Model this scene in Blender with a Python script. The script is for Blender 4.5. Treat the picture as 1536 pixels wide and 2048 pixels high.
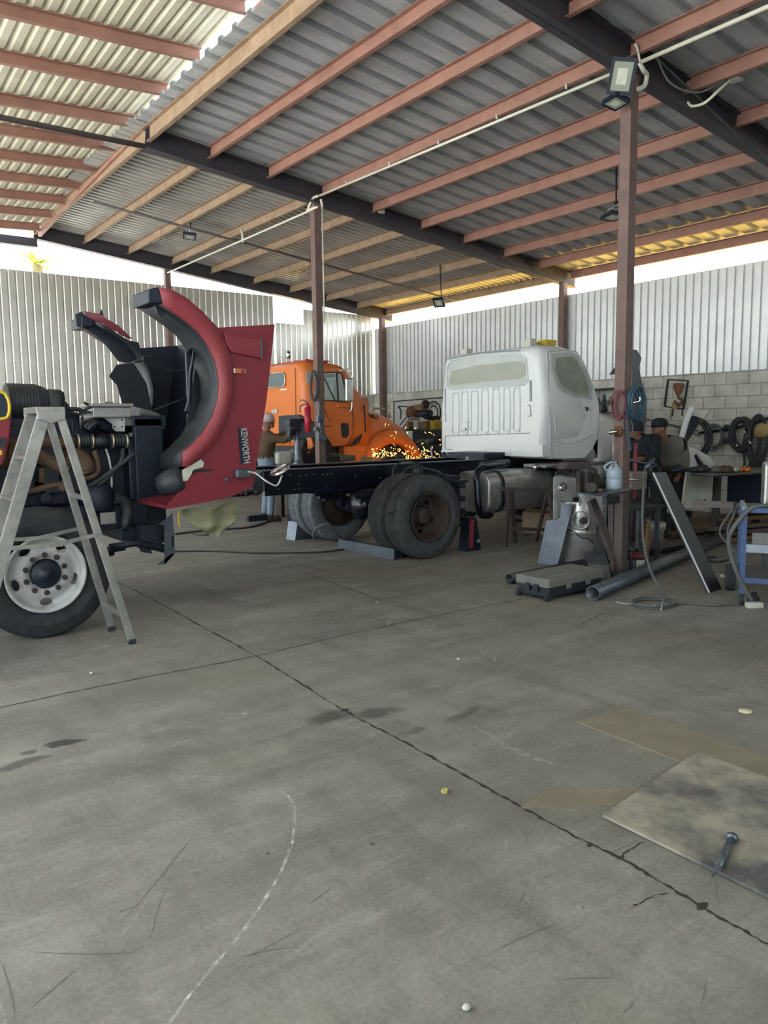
import bpy, bmesh, math, random
from mathutils import Vector, Matrix, Euler
from math import radians, sin, cos, pi, tan, atan2, hypot
random.seed(7)
S = bpy.context.scene
COL = S.collection
for o in list(bpy.data.objects): bpy.data.objects.remove(o)
V = Vector

# ---------------------------------------------------------------- camera
FPX, CX, CY = 1538.0, 768.0, 1024.0
CAM = V((0, 0, 1.6))
def _basis(yaw, pitch, roll):
    f = V((sin(yaw)*cos(pitch), cos(yaw)*cos(pitch), -sin(pitch)))
    r = V((cos(yaw), -sin(yaw), 0)); u = r.cross(f)
    return cos(roll)*r + sin(roll)*u, -sin(roll)*r + cos(roll)*u, f
RT, UP, FW = _basis(radians(37.129), radians(6.5217), radians(-0.6649))
cd = bpy.data.cameras.new('camera'); cam = bpy.data.objects.new('camera', cd); COL.objects.link(cam)
m = Matrix((RT, UP, -FW)).transposed().to_4x4(); m.translation = CAM; cam.matrix_world = m
cd.sensor_fit = 'HORIZONTAL'; cd.sensor_width = 36; cd.lens = 36*FPX/1536; cd.clip_start = .05; cd.clip_end = 300
S.camera = cam

# ---------------------------------------------------------------- light
S.view_settings.view_transform = 'Standard'; S.view_settings.look = 'None'
S.view_settings.gamma = 1; S.view_settings.use_curve_mapping = False
S.view_settings.exposure = EXPOSURE = 1.62
W = bpy.data.worlds.new('sky'); S.world = W; W.use_nodes = True
bg = W.node_tree.nodes['Background']; bg.inputs[0].default_value = (.86, .94, 1.0, 1); bg.inputs[1].default_value = 1.55
sl = bpy.data.lights.new('sun', 'SUN'); sl.energy = 10; sl.angle = radians(.6); sl.color = (1, .96, .89)
sun = bpy.data.objects.new('sun', sl); COL.objects.link(sun)
sun.rotation_euler = V((.25, -.30, -1.0)).to_track_quat('-Z', 'Y').to_euler()
try:
    S.cycles.use_denoising = True; S.cycles.max_bounces = 8; S.cycles.diffuse_bounces = 5
    S.cycles.glossy_bounces = 4; S.cycles.sample_clamp_indirect = 6; S.cycles.caustics_reflective = False; S.cycles.caustics_refractive = False
except Exception: pass

# ---------------------------------------------------------------- pixel measuring on real planes
def ray(x, y): return FW + RT*((x-CX)/FPX) - UP*((y-CY)/FPX)
def at(x, y, ax, val):
    d = ray(x, y); i = 'XYZ'.index(ax); return CAM + d*((val-CAM[i])/d[i])
def fl(x, y, z=0.0): return at(x, y, 'Z', z)
def tr(pts, ax, val): return [at(x, y, ax, val) for x, y in pts]

# ---------------------------------------------------------------- materials
def lin(c):
    if isinstance(c, str):
        c = tuple(int(c[i:i+2], 16)/255 for i in (0, 2, 4))
    return tuple((x/12.92 if x <= .04045 else ((x+.055)/1.055)**2.4) for x in c) + (1,)
M = {}
def mat(name, col, rough=.6, metal=0.0, col2=None, scale=6, lo=.35, hi=.7, bump=0, bscale=40, alpha=1, emit=0, trans=0, stretch=None, coat=0):
    mt = bpy.data.materials.new(name); mt.use_nodes = True; nt = mt.node_tree; b = nt.nodes['Principled BSDF']
    b.inputs['Base Color'].default_value = lin(col); b.inputs['Roughness'].default_value = rough; b.inputs['Metallic'].default_value = metal
    if coat: b.inputs['Coat Weight'].default_value = coat
    if alpha < 1: b.inputs['Alpha'].default_value = alpha
    if trans: b.inputs['Transmission Weight'].default_value = trans
    if emit: b.inputs['Emission Color'].default_value = lin(col); b.inputs['Emission Strength'].default_value = emit
    if col2 or bump:
        tc = nt.nodes.new('ShaderNodeTexCoord'); vec = tc.outputs['Object']
        if stretch:
            mp = nt.nodes.new('ShaderNodeMapping'); mp.inputs['Scale'].default_value = stretch; nt.links.new(vec, mp.inputs[0]); vec = mp.outputs[0]
    if col2:
        n = nt.nodes.new('ShaderNodeTexNoise'); n.inputs['Scale'].default_value = scale; n.inputs['Detail'].default_value = 6; n.inputs['Roughness'].default_value = .65
        nt.links.new(vec, n.inputs['Vector'])
        r = nt.nodes.new('ShaderNodeValToRGB'); r.color_ramp.elements[0].position = lo; r.color_ramp.elements[1].position = hi
        r.color_ramp.elements[0].color = lin(col); r.color_ramp.elements[1].color = lin(col2)
        nt.links.new(n.outputs['Fac'], r.inputs[0]); nt.links.new(r.outputs[0], b.inputs['Base Color'])
    if bump:
        n2 = nt.nodes.new('ShaderNodeTexNoise'); n2.inputs['Scale'].default_value = bscale; n2.inputs['Detail'].default_value = 4
        nt.links.new(vec, n2.inputs['Vector']); bp = nt.nodes.new('ShaderNodeBump'); bp.inputs['Strength'].default_value = bump; bp.inputs['Distance'].default_value = .01
        nt.links.new(n2.outputs['Fac'], bp.inputs['Height']); nt.links.new(bp.outputs[0], b.inputs['Normal'])
    M[name] = mt; return mt
mat('galv', 'b9bcb8', .42, .55, 'a3a6a2', 3, bump=.08, bscale=12)
mat('galv_wall', 'eef2f3', .32, .3, 'e0e5e6', 2.5, bump=.06, bscale=9)
mat('roof_near', 'bcc1c6', .5, .2, '90959b', 1.6, .3, .75, stretch=(1, 3, 1))
mat('roof_far', 'c2c2be', .5, .25, '989894', 1.4, .3, .75)
mat('roof_left', 'dcdac8', .5, .2, 'c6c3b0', 2.0)
mat('primer', 'a47b6d', .6, .05, '8c685d', 4, bump=.05)
mat('primer_dark', '5c5350', .55, .1, '484446', 3)
mat('rafter', '423f46', .55, .1, '34343e', 3)
mat('taupe', '857b74', .7)
mat('seam_grey', '9aa5a8', .6)
mat('galv_left', 'e2e3da', .26, .65, 'd2d3ca', 2.5, bump=.06, bscale=9)
mat('golden_bounce', 'd6a948', .95, 0, 'bf9a44', 1)
mat('primer_tan', 'a8917a', .65, .05, '8f7862', 5)
mat('column', '7c655e', .55, .1, '665550', 5, bump=.05)
mat('white_paint', 'e2e7e8', .3, 0, coat=.4)
mat('white_plastic', 'd8d8d0', .45)
mat('conduit', 'd9d6c4', .4)
mat('orange', 'e57f3a', .42, 0, 'dc7634', 2, coat=.15)
mat('red', '802a38', .42, 0, '7c2a36', 3, coat=.2)
mat('red_fade', '8e3840', .5, 0, '803039', 5)
mat('navy', '121c2e', .5, .1, '1a2638', 5)  # bluish haze over the black parts is put into this colour
mat('navy_gloss', '0d1626', .22, .2)  # glossy black, its colour holding the same bluish haze
mat('black_plastic', '20272f', .5, 0, '2b333b', 8)
mat('rubber', '24292e', .78, 0, '363b3e', 14, bump=.25, bscale=60)
mat('rubber_dusty', '4a4e50', .85, 0, '2f3438', 9, bump=.4, bscale=40)
mat('rubber_grey', '7c838a', .85, 0, '5d656d', 20, bump=.5, bscale=60, stretch=(1, .3, 1))
mat('rim_white', 'c6cbcc', .45, .15, 'a2a5a2', 7)
mat('rim_rust', '4c3f36', .75, .2, '332e2c', 9)
mat('alu', 'b4b6b4', .38, .6, '96989a', 9, bump=.05)
mat('alu_polish', 'c9cccc', .3, .7, 'aaaeae', 5)
mat('alu_dull', 'b2b5b2', .36, .65, '8e918e', 8, bump=.05)
mat('steel', '6d7680', .38, .7, '566068', 7)
mat('steel_blue', '69727d', .38, .6, '575f6a', 5)
mat('steel_dark', '2f363d', .5, .5, '3d444b', 8)
mat('channel', '2e383e', .4, .35, '37424a', 5)
mat('chrome', 'd8dcdc', .12, 1)
mat('rust', '6e4a34', .7, .3, '8a6a4a', 10)
mat('exhaust', '75604e', .65, .3, '54453a', 12)
mat('iron', '33302f', .6, .4, '47423e', 12, bump=.2)
mat('brass_clamp', 'c9c3a6', .3, .7)
mat('paper_masking', '9b9b7c', .8, 0, '85866c', 4)
mat('plastic_film', 'dfe5e2', .25, 0, 'c9d1c8', 5, .4, .65, bump=.6, bscale=9, alpha=.3, coat=.5)
mat('paper_olive', 'a3a67c', .8, 0, '969a70', 5)
mat('film_dark', 'cdd3cc', .25, 0, 'b7bfb4', 5, .4, .65, bump=.6, bscale=8, alpha=.3, coat=.5)
mat('paper_dark', '878a68', .8, 0, '5f6450', 6, .45, .55)
mat('yellow', 'c9b23a', .6)
mat('wood', 'b49b6c', .7, 0, '9c8458', 12, stretch=(1, 8, 1))
mat('cardboard', 'a08560', .8, 0, '8a7050', 8)
mat('plate_mill', '7b7a70', .5, .3, '605f58', 3, .3, .7)
mat('plate_thin', '938c79', .55, .1, '7a7363', 4, .3, .7)
mat('cable', '33393d', .6)
mat('cable_grey', '5b605f', .65)
mat('cable_blue', '36586e', .5)
mat('cable_red', '74404a', .5)
mat('green', '5aa86a', .5)
mat('red_tool', 'b02a3c', .4)
mat('blue_cart', '425781', .5, .1, '4d638e', 8)
mat('blue_light', '8fa0b0', .5, .2, 'a8b2ba', 6)
mat('glass', 'b3c6be', .1, 0)
mat('glass_dark', '5d6d70', .08, 0)
mat('amber', 'c9722a', .35)
mat('jug', 'a9bccb', .3, 0, alpha=.85)
mat('jug_liquid', '4f6f86', .3)
mat('skin', '7a5646', .65)
mat('cloth_black', '121924', .9, bump=.2)
mat('cloth_grey', '6c6a64', .9, 0, '5d5c58', 9, bump=.2)
mat('cloth_brown', '5a4632', .9, 0, '463626', 7, bump=.3)
mat('cloth_blue', '8495a5', .9, 0, '6a7b8c', 5, bump=.3)
mat('cloth_dark', '2b3136', .9, bump=.2)
mat('lamp_glass', '8d9384', .3)
mat('sticker', 'b2a2a0', .5)
mat('white_sign', 'c9cbc8', .6)
mat('black_ink', '23272c', .7)
mat('palm_leaf', 'a8b83a', .7)
mat('palm_trunk', '8a7a5e', .9)
mat('filler', 'c9cdc0', .7, 0, 'b7bbb0', 9)
mat('spark', 'ffac50', .5, emit=3.6)
mat('faint', '72716b', .9)
mat('crack', '35332f', .95)
mat('tan_ground', 'd0d0cc', .95, 0, 'bebdb8', 1)

# ---------------------------------------------------------------- mesh building
ROOTLOC = {}
def root_off(o):
    off = V((0, 0, 0))
    while o is not None:
        off += V(o.location); o = o.parent
    return off
class MB:
    def __init__(s): s.v = []; s.f = []; s.mi = []; s.sm = []; s.cur = 0; s.smooth = False
    def add(s, vs, fs, smooth=None):
        b = len(s.v); s.v += [V(p) for p in vs]
        for f in fs:
            s.f.append([b+i for i in f]); s.mi.append(s.cur); s.sm.append(s.smooth if smooth is None else smooth)
        return s
    def box(s, c, d, rot=None):
        c = V(c); x, y, z = d[0]/2, d[1]/2, d[2]/2
        vs = [V((sx*x, sy*y, sz*z)) for sz in (-1, 1) for sy in (-1, 1) for sx in (-1, 1)]
        if rot is not None: vs = [rot @ p for p in vs]
        return s.add([p+c for p in vs], [(0, 2, 3, 1), (4, 5, 7, 6), (0, 1, 5, 4), (2, 6, 7, 3), (0, 4, 6, 2), (1, 3, 7, 5)], False)
    def bmm(s, a, b):
        a, b = V(a), V(b); return s.box((a+b)/2, [abs(b[i]-a[i]) for i in range(3)])
    def bar(s, p0, p1, w, h, up=(0, 0, 1)):
        p0, p1 = V(p0), V(p1); d = (p1-p0); L = d.length; d.normalize(); u = V(up)
        if abs(d.dot(u)) > .98: u = V((1, 0, 0))
        r = d.cross(u).normalized(); u = r.cross(d).normalized()
        return s.box((p0+p1)/2, (w, L, h), Matrix((r, d, u)).transposed())
    def tube(s, pts, r, n=10, cap=True, closed=False):
        pts = [V(p) for p in pts]; N = len(pts); rs = r if isinstance(r, (list, tuple)) else [r]*N
        vs = []; prev = None
        for i, p in enumerate(pts):
            if closed: t = pts[(i+1) % N]-pts[i-1]
            elif i == 0: t = pts[1]-p
            elif i == N-1: t = p-pts[i-1]
            else: t = (pts[i+1]-p).normalized()+(p-pts[i-1]).normalized()
            t.normalize()
            if prev is None:
                a = V((0, 0, 1)) if abs(t.z) < .9 else V((1, 0, 0)); e = t.cross(a).normalized()
            else:
                e = (prev - t*prev.dot(t)); e = e.normalized() if e.length > 1e-6 else t.orthogonal().normalized()
            prev = e; g = t.cross(e)
            vs += [p + (e*cos(2*pi*k/n)+g*sin(2*pi*k/n))*rs[i] for k in range(n)]
        fs = []
        for i in range(N if closed else N-1):
            a = i*n; b = ((i+1) % N)*n
            fs += [(a+k, a+(k+1) % n, b+(k+1) % n, b+k) for k in range(n)]
        s.add(vs, fs, True)
        if cap and not closed:
            b = len(s.v)-len(vs)
            s.f.append([b+k for k in range(n)][::-1]); s.mi.append(s.cur); s.sm.append(False)
            s.f.append([b+(N-1)*n+k for k in range(n)]); s.mi.append(s.cur); s.sm.append(False)
        return s
    def lathe(s, prof, o=(0, 0, 0), axis=(0, 0, 1), n=32, closed=False, smooth=True, sharp=()):
        o = V(o); ax = V(axis).normalized(); e = ax.orthogonal().normalized(); g = ax.cross(e)
        if abs(ax.y) > .9: e = V((1, 0, 0)); g = ax.cross(e)
        vs = [o + ax*h + (e*cos(2*pi*k/n)+g*sin(2*pi*k/n))*r for r, h in prof for k in range(n)]
        N = len(prof); fs = []
        for i in range(N if closed else N-1):
            a = i*n; b = ((i+1) % N)*n
            fs += [(a+k, a+(k+1) % n, b+(k+1) % n, b+k) for k in range(n)]
        s.add(vs, fs, smooth)
        if not closed:
            b = len(s.v)-len(vs)
            if prof[0][0] > 1e-5: s.f.append([b+k for k in range(n)][::-1]); s.mi.append(s.cur); s.sm.append(False)
            if prof[-1][0] > 1e-5: s.f.append([b+(N-1)*n+k for k in range(n)]); s.mi.append(s.cur); s.sm.append(False)
        return s
    def cyl(s, p0, p1, r, n=20, r1=None):
        p0, p1 = V(p0), V(p1); d = p1-p0
        return s.lathe([(r, 0), (r if r1 is None else r1, d.length)], p0, d, n)
    def ball(s, c, r, n=16, rot=None):
        rr = r if isinstance(r, (tuple, list)) else (r, r, r); c = V(c); k = n//2; vs = []
        for i in range(k+1):
            t = pi*i/k
            for j in range(n):
                p = V((rr[0]*sin(t)*cos(2*pi*j/n), rr[1]*sin(t)*sin(2*pi*j/n), rr[2]*cos(t)))
                vs.append(c + (rot @ p if rot is not None else p))
        fs = [(i*n+j, (i+1)*n+j, (i+1)*n+(j+1) % n, i*n+(j+1) % n) for i in range(k) for j in range(n)]
        return s.add(vs, fs, True)
    def prism(s, pts, d, smooth=False):
        pts = [V(p) for p in pts]; d = V(d); n = len(pts)
        nrm = V((0, 0, 0))
        for i in range(n):
            a, b = pts[i], pts[(i+1) % n]; nrm += a.cross(b)
        if nrm.dot(d) > 0: pts = pts[::-1]
        fs = [list(range(n)), [n+i for i in range(n)][::-1]] + [(i, n+i, n+(i+1) % n, (i+1) % n) for i in range(n)]
        return s.add(pts+[p+d for p in pts], fs, smooth)
    def skin(s, rings, closed=True, cap=True, smooth=True):
        n = len(rings[0]); vs = [V(p) for r in rings for p in r]; fs = []
        for i in range(len(rings)-1):
            a, b = i*n, (i+1)*n
            for k in range(n if closed else n-1): fs.append((a+k, a+(k+1) % n, b+(k+1) % n, b+k))
        s.add(vs, fs, smooth)
        if cap:
            b = len(s.v)-len(vs)
            s.f.append([b+k for k in range(n)][::-1]); s.mi.append(s.cur); s.sm.append(False)
            s.f.append([b+len(vs)-n+k for k in range(n)]); s.mi.append(s.cur); s.sm.append(False)
        return s
    def build(s, name, mats, parent=None, bevel=0, seg=2, thick=0, kind=None, angle=35, fix=True):
        me = bpy.data.meshes.new(name); off = root_off(parent) if parent else V((0, 0, 0))
        me.from_pydata([p-off for p in s.v], [], s.f); 
        for x in (mats if isinstance(mats, (list, tuple)) else [mats]): me.materials.append(M[x] if isinstance(x, str) else x)
        me.polygons.foreach_set('material_index', s.mi); me.polygons.foreach_set('use_smooth', s.sm)
        me.update()
        if fix:
            bm = bmesh.new(); bm.from_mesh(me); bmesh.ops.recalc_face_normals(bm, faces=bm.faces); bm.to_mesh(me); bm.free()
        o = bpy.data.objects.new(name, me); COL.objects.link(o)
        if parent: o.parent = parent
        if bevel:
            b = o.modifiers.new('bevel', 'BEVEL'); b.width = bevel; b.segments = seg; b.limit_method = 'ANGLE'; b.angle_limit = radians(angle)
        if thick:
            t = o.modifiers.new('solid', 'SOLIDIFY'); t.thickness = thick; t.offset = 0
        if kind: o['kind'] = kind
        return o
def thing(name, label, cat, loc=(0, 0, 0), group=None):
    o = bpy.data.objects.new(name, None); COL.objects.link(o); o.location = loc; o.empty_display_size = .1
    o['label'] = label; o['category'] = cat
    if group: o['group'] = group
    return o
def tag(o, label, cat, group=None):
    o['label'] = label; o['category'] = cat
    if group: o['group'] = group
    return o
def one(mb, name, mats, label, cat, group=None, loc=None, **k):
    """A thing of one mesh, its origin at its own base."""
    xs = [p.x for p in mb.v]; ys = [p.y for p in mb.v]; zs = [p.z for p in mb.v]
    c = V(((min(xs)+max(xs))/2, (min(ys)+max(ys))/2, min(zs)))
    mb.v = [p-c for p in mb.v]
    o = mb.build(name, mats, **k); o.location = c
    return tag(o, label, cat, group)
def copy_tree(o, parent=None):
    c = o.copy(); COL.objects.link(c)
    if parent is not None: c.parent = parent
    for ch in list(o.children): copy_tree(ch, c)
    return c
def apply_mods(o):
    dg = bpy.context.evaluated_depsgraph_get(); dg.update(); ev = o.evaluated_get(dg)
    me = bpy.data.meshes.new_from_object(ev); old = o.data; o.modifiers.clear(); o.data = me
    return o
def cut(o, mb):
    c = mb.build('cutter', o.data.materials[0]); c.location = root_off(o.parent) * 0
    if o.parent: 
        off = root_off(o); c.data.transform(Matrix.Translation(-off)); c.location = off
        bpy.context.view_layer.update()
    b = o.modifiers.new('cut', 'BOOLEAN'); b.object = c; b.operation = 'DIFFERENCE'; b.solver = 'EXACT'
    bpy.context.view_layer.update(); apply_mods(o); bpy.data.objects.remove(c)
    return o
def text(s, name, mats, size, origin, u, v, parent=None, depth=.004, bold=0.0, space=1.0):
    """Raised lettering: u is the reading direction, v points up the letters."""
    cu = bpy.data.curves.new('t', 'FONT'); cu.body = s; cu.size = size; cu.extrude = depth; cu.offset = bold; cu.space_character = space
    ob = bpy.data.objects.new('t', cu); COL.objects.link(ob); bpy.context.view_layer.update()
    me = bpy.data.meshes.new_from_object(ob.evaluated_get(bpy.context.evaluated_depsgraph_get())); bpy.data.objects.remove(ob)
    u = V(u).normalized(); v = V(v); v = (v-u*v.dot(u)).normalized(); w = u.cross(v)
    mx = Matrix((u, v, w)).transposed().to_4x4(); mx.translation = V(origin) - (root_off(parent) if parent else V((0, 0, 0)))
    me.transform(mx); me.materials.clear(); me.materials.append(M[mats])
    o = bpy.data.objects.new(name, me); COL.objects.link(o)
    if parent: o.parent = parent
    return o
def arc(c, r, a0, a1, n, e, g):
    c, e, g = V(c), V(e), V(g)
    return [c + e*r*cos(a0+(a1-a0)*i/n) + g*r*sin(a0+(a1-a0)*i/n) for i in range(n+1)]
def smooth_path(pts, n=8):
    pts = [V(p) for p in pts]; out = []
    P = [pts[0]*2-pts[1]] + pts + [pts[-1]*2-pts[-2]]
    for i in range(1, len(P)-2):
        a, b, c, d = P[i-1:i+3]
        for k in range(n):
            t = k/n; out.append(.5*((2*b)+(c-a)*t+(2*a-5*b+4*c-d)*t*t+(3*b-a-3*c+d)*t**3))
    out.append(pts[-1]); return out
X, Y, Z = V((1, 0, 0)), V((0, 1, 0)), V((0, 0, 1))
# ================================================================ the setting
def floor_material():
    mt = bpy.data.materials.new('concrete'); mt.use_nodes = True; nt = mt.node_tree; L = nt.links; b = nt.nodes['Principled BSDF']
    N = lambda t: nt.nodes.new(t)
    geo = N('ShaderNodeTexCoord'); P = geo.outputs['Object']
    def noise(scale, detail=6, st=None, rot=0, rough=.6, dist=0):
        v = P
        if st or rot:
            mp = N('ShaderNodeMapping'); mp.inputs['Scale'].default_value = st or (1, 1, 1); mp.inputs['Rotation'].default_value = (0, 0, rot); L.new(v, mp.inputs[0]); v = mp.outputs[0]
        n = N('ShaderNodeTexNoise'); n.inputs['Scale'].default_value = scale; n.inputs['Detail'].default_value = detail; n.inputs['Roughness'].default_value = rough
        n.inputs['Distortion'].default_value = dist; L.new(v, n.inputs['Vector']); return n.outputs['Fac']
    def ramp(f, p0, p1, c0=(0, 0, 0, 1), c1=(1, 1, 1, 1)):
        r = N('ShaderNodeValToRGB'); r.color_ramp.elements[0].position = p0; r.color_ramp.elements[1].position = p1
        r.color_ramp.elements[0].color = c0; r.color_ramp.elements[1].color = c1; L.new(f, r.inputs[0]); return r.outputs[0]
    def mix(f, a, c):
        n = N('ShaderNodeMix'); n.data_type = 'RGBA'
        if isinstance(f, float): n.inputs[0].default_value = f
        else: L.new(f, n.inputs[0])
        for i, s in ((6, a), (7, c)):
            if isinstance(s, tuple): n.inputs[i].default_value = s
            else: L.new(s, n.inputs[i])
        return n.outputs[2]
    def math_(op, a, c=None):
        n = N('ShaderNodeMath'); n.operation = op
        for i, s in enumerate((a, c)):
            if s is None: continue
            if isinstance(s, (int, float)): n.inputs[i].default_value = s
            else: L.new(s, n.inputs[i])
        return n.outputs[0]
    base = ramp(noise(.55, 5, rough=.55), .35, .68, lin('7b7a75'), lin('908f89'))
    streak = ramp(noise(1.1, 7, (.35, 2.2, 1), radians(28), .7), .42, .72)
    base = mix(math_('MULTIPLY', streak, .6), base, lin('aeada5'))
    streak2 = ramp(noise(1.6, 8, (2.6, .4, 1), radians(10), .7), .5, .8)
    base = mix(math_('MULTIPLY', streak2, .6), base, lin('565551'))
    blot = ramp(noise(.9, 9, rough=.75, dist=.6), .56, .72)
    base = mix(math_('MULTIPLY', blot, .7), base, lin('5a584e'))
    mid = ramp(noise(3.2, 9, rough=.72, dist=.4), .40, .64)
    base = mix(math_('MULTIPLY', mid, .38), base, lin('5f5e58'))
    pale = ramp(noise(4.5, 8, (.5, 1.6, 1), radians(35), .75, .5), .56, .74)
    base = mix(math_('MULTIPLY', pale, .5), base, lin('b3b2aa'))
    warm = ramp(noise(.7, 4), .45, .65)
    base = mix(math_('MULTIPLY', warm, .30), base, lin('807b68'))
    vo = N('ShaderNodeTexVoronoi'); vo.inputs['Scale'].default_value = 7; vo.inputs['Randomness'].default_value = 1; L.new(P, vo.inputs['Vector'])
    sz = math_('MULTIPLY', ramp(noise(2.0, 3), .45, .75), .10)
    pits = ramp(math_('DIVIDE', vo.outputs['Distance'], math_('ADD', sz, .012)), .7, 1.0, (1, 1, 1, 1), (0, 0, 0, 1))
    base = mix(math_('MULTIPLY', pits, .6), base, lin('3f3d39'))
    fine = ramp(noise(60, 2), .3, .75, (.82, .82, .82, 1), (1.1, 1.1, 1.1, 1))
    mm = N('ShaderNodeMix'); mm.data_type = 'RGBA'; mm.blend_type = 'MULTIPLY'; mm.inputs[0].default_value = 1; L.new(base, mm.inputs[6]); L.new(fine, mm.inputs[7]); base = mm.outputs[2]
    # oil stains (centre, radii, angle, strength)
    sep = N('ShaderNodeSeparateXYZ'); wob = N('ShaderNodeTexNoise'); wob.inputs['Scale'].default_value = 5; wob.inputs['Detail'].default_value = 5; L.new(P, wob.inputs['Vector'])
    sc = N('ShaderNodeVectorMath'); sc.operation = 'SUBTRACT'; L.new(wob.outputs['Color'], sc.inputs[0]); sc.inputs[1].default_value = (.5, .5, .5)
    s2 = N('ShaderNodeVectorMath'); s2.operation = 'SCALE'; L.new(sc.outputs[0], s2.inputs[0]); s2.inputs['Scale'].default_value = .22
    ad = N('ShaderNodeVectorMath'); L.new(P, ad.inputs[0]); L.new(s2.outputs[0], ad.inputs[1]); L.new(ad.outputs[0], sep.inputs[0])
    def stain(px, py, rx, ry, k, soft=.5, col='2f3033', rot=0):
        nonlocal base
        c = fl(px, py); x = math_('SUBTRACT', sep.outputs[0], c.x); y = math_('SUBTRACT', sep.outputs[1], c.y)
        ca, sa = cos(rot), sin(rot)
        x2 = math_('ADD', math_('MULTIPLY', x, ca), math_('MULTIPLY', y, sa)); y2 = math_('SUBTRACT', math_('MULTIPLY', y, ca), math_('MULTIPLY', x, sa))
        d = math_('SQRT', math_('ADD', math_('POWER', math_('ABSOLUTE', math_('DIVIDE', x2, rx)), 2), math_('POWER', math_('ABSOLUTE', math_('DIVIDE', y2, ry)), 2)))
        f = ramp(d, 1-soft, 1.0, (k, k, k, 1), (0, 0, 0, 1)); base = mix(f, base, lin(col))
    stain(128, 1484, .10, .045, .85, .25, rot=-.2); stain(52, 1503, .06, .03, .6, .3); stain(45, 1525, .14, .05, .6, .4)
    stain(660, 1432, .17, .12, .7, .6); stain(755, 1425, .22, .07, .6, .6, rot=-.3); stain(930, 1430, .20, .05, .55, .6, rot=.2); stain(830, 1458, .10, .05, .5, .5); stain(1000, 1420, .5, .12, .35, .9)
    stain(420, 1190, .5, .35, .35, .9); stain(640, 1260, .8, .5, .22, .9)
    L.new(base, b.inputs['Base Color'])
    rr = ramp(noise(2.2, 5), .3, .7, (.62, .62, .62, 1), (.82, .82, .82, 1)); L.new(rr, b.inputs['Roughness'])
    bp = N('ShaderNodeBump'); bp.inputs['Strength'].default_value = .35; bp.inputs['Distance'].default_value = .006
    hh = math_('SUBTRACT', math_('MULTIPLY', noise(35, 6), .5), math_('MULTIPLY', pits, .8)); L.new(hh, bp.inputs['Height']); L.new(bp.outputs[0], b.inputs['Normal'])
    M['concrete'] = mt
floor_material()
def soft_mark(name, col, a):
    mt = mat(name, col, .9); nt = mt.node_tree; b = nt.nodes['Principled BSDF']; tc = nt.nodes.new('ShaderNodeTexCoord')
    n = nt.nodes.new('ShaderNodeTexNoise'); n.inputs['Scale'].default_value = 26; n.inputs['Detail'].default_value = 5; nt.links.new(tc.outputs['Object'], n.inputs['Vector'])
    r = nt.nodes.new('ShaderNodeValToRGB'); r.color_ramp.elements[0].position = .38; r.color_ramp.elements[1].position = .7; r.color_ramp.elements[0].color = (0, 0, 0, 1); r.color_ramp.elements[1].color = (a, a, a, 1)
    nt.links.new(n.outputs['Fac'], r.inputs[0]); nt.links.new(r.outputs[0], b.inputs['Alpha'])
soft_mark('chalk', 'd2d2cc', .85)
soft_mark('scuff', 'c3c2bc', .6)

f = MB()
f.add([(-2.6, -7, 0), (12.9, -7, 0), (12.9, 17.2, 0), (-2.6, 17.2, 0)], [(0, 1, 2, 3)])
def ribbon(pts, w, mi, z, jag=.35, n=7, taper=False):
    pts = smooth_path([V((p.x, p.y, 0)) for p in pts], n) if len(pts) > 2 else [pts[0].lerp(pts[1], i/60) for i in range(61)]
    rings = []; N = len(pts)
    for i, p in enumerate(pts):
        t = (pts[min(i+1, N-1)]-pts[max(i-1, 0)]); t.z = 0; t.normalize(); q = V((-t.y, t.x, 0))
        ww = w*(1+random.uniform(-jag, jag))*(sin(pi*(i+.4)/(N-.2)) if taper else 1); d = random.uniform(-jag, jag)*w*.5
        rings.append([V((p.x, p.y, z))+q*(ww/2+d), V((p.x, p.y, z))-q*(ww/2-d)])
    f.cur = mi; f.skin(rings, closed=False, cap=False, smooth=False)
j1 = [fl(*p) for p in [(232, 1163), (300, 1196), (420, 1262), (512, 1312), (600, 1366), (690, 1422), (800, 1480), (900, 1535), (1040, 1613), (1150, 1673), (1250, 1722), (1390, 1806), (1536, 1890)]]
ribbon(j1, .013, 1, .0012, .7, 14)
ribbon([V((2.55, 8.0, 0)), V((2.62, 17, 0))], .015, 1, .001)
ribbon([V((2.25, 1.0, 0)), V((2.2, -8, 0))], .02, 1, .001)
ribbon([fl(*p) for p in [(-300, 1475), (0, 1415), (150, 1383), (330, 1347), (512, 1312), (700, 1268), (900, 1226), (1050, 1197)]], .012, 1, .0012, .5, 14)
ribbon([V((5.1, 4.73, 0)), V((12.5, 4.75, 0))], .013, 1, .001)
ribbon([fl(*p) for p in [(240, 1161), (400, 1140), (530, 1121), (600, 1112)]], .012, 1, .001)
ribbon([V((4.8, 8.07, 0)), V((12.5, 8.1, 0))], .011, 1, .001)
ribbon([fl(*p) for p in [(540, 1122), (630, 1153), (760, 1200)]], .012, 1, .001)
ribbon([fl(1090, 1622), fl(1250, 1700), fl(1330, 1650)], .0, 1, .001)
ribbon([fl(1338, 1786), fl(1318, 1790), fl(1300, 1795), fl(1282, 1806), fl(1268, 1812)], .004, 1, .001, 1.2, 3)
ribbon([fl(1243, 1712), fl(1258, 1700), fl(1268, 1697), fl(1282, 1686), fl(1292, 1684)], .005, 1, .001, 1.2, 3)
ribbon([fl(1150, 1255), fl(1175, 1243), fl(1195, 1232), fl(1225, 1220)], .008, 1, .001, .6)
ribbon([fl(430, 1262), fl(460, 1258), fl(500, 1255)], .008, 1, .001, .6)
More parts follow.
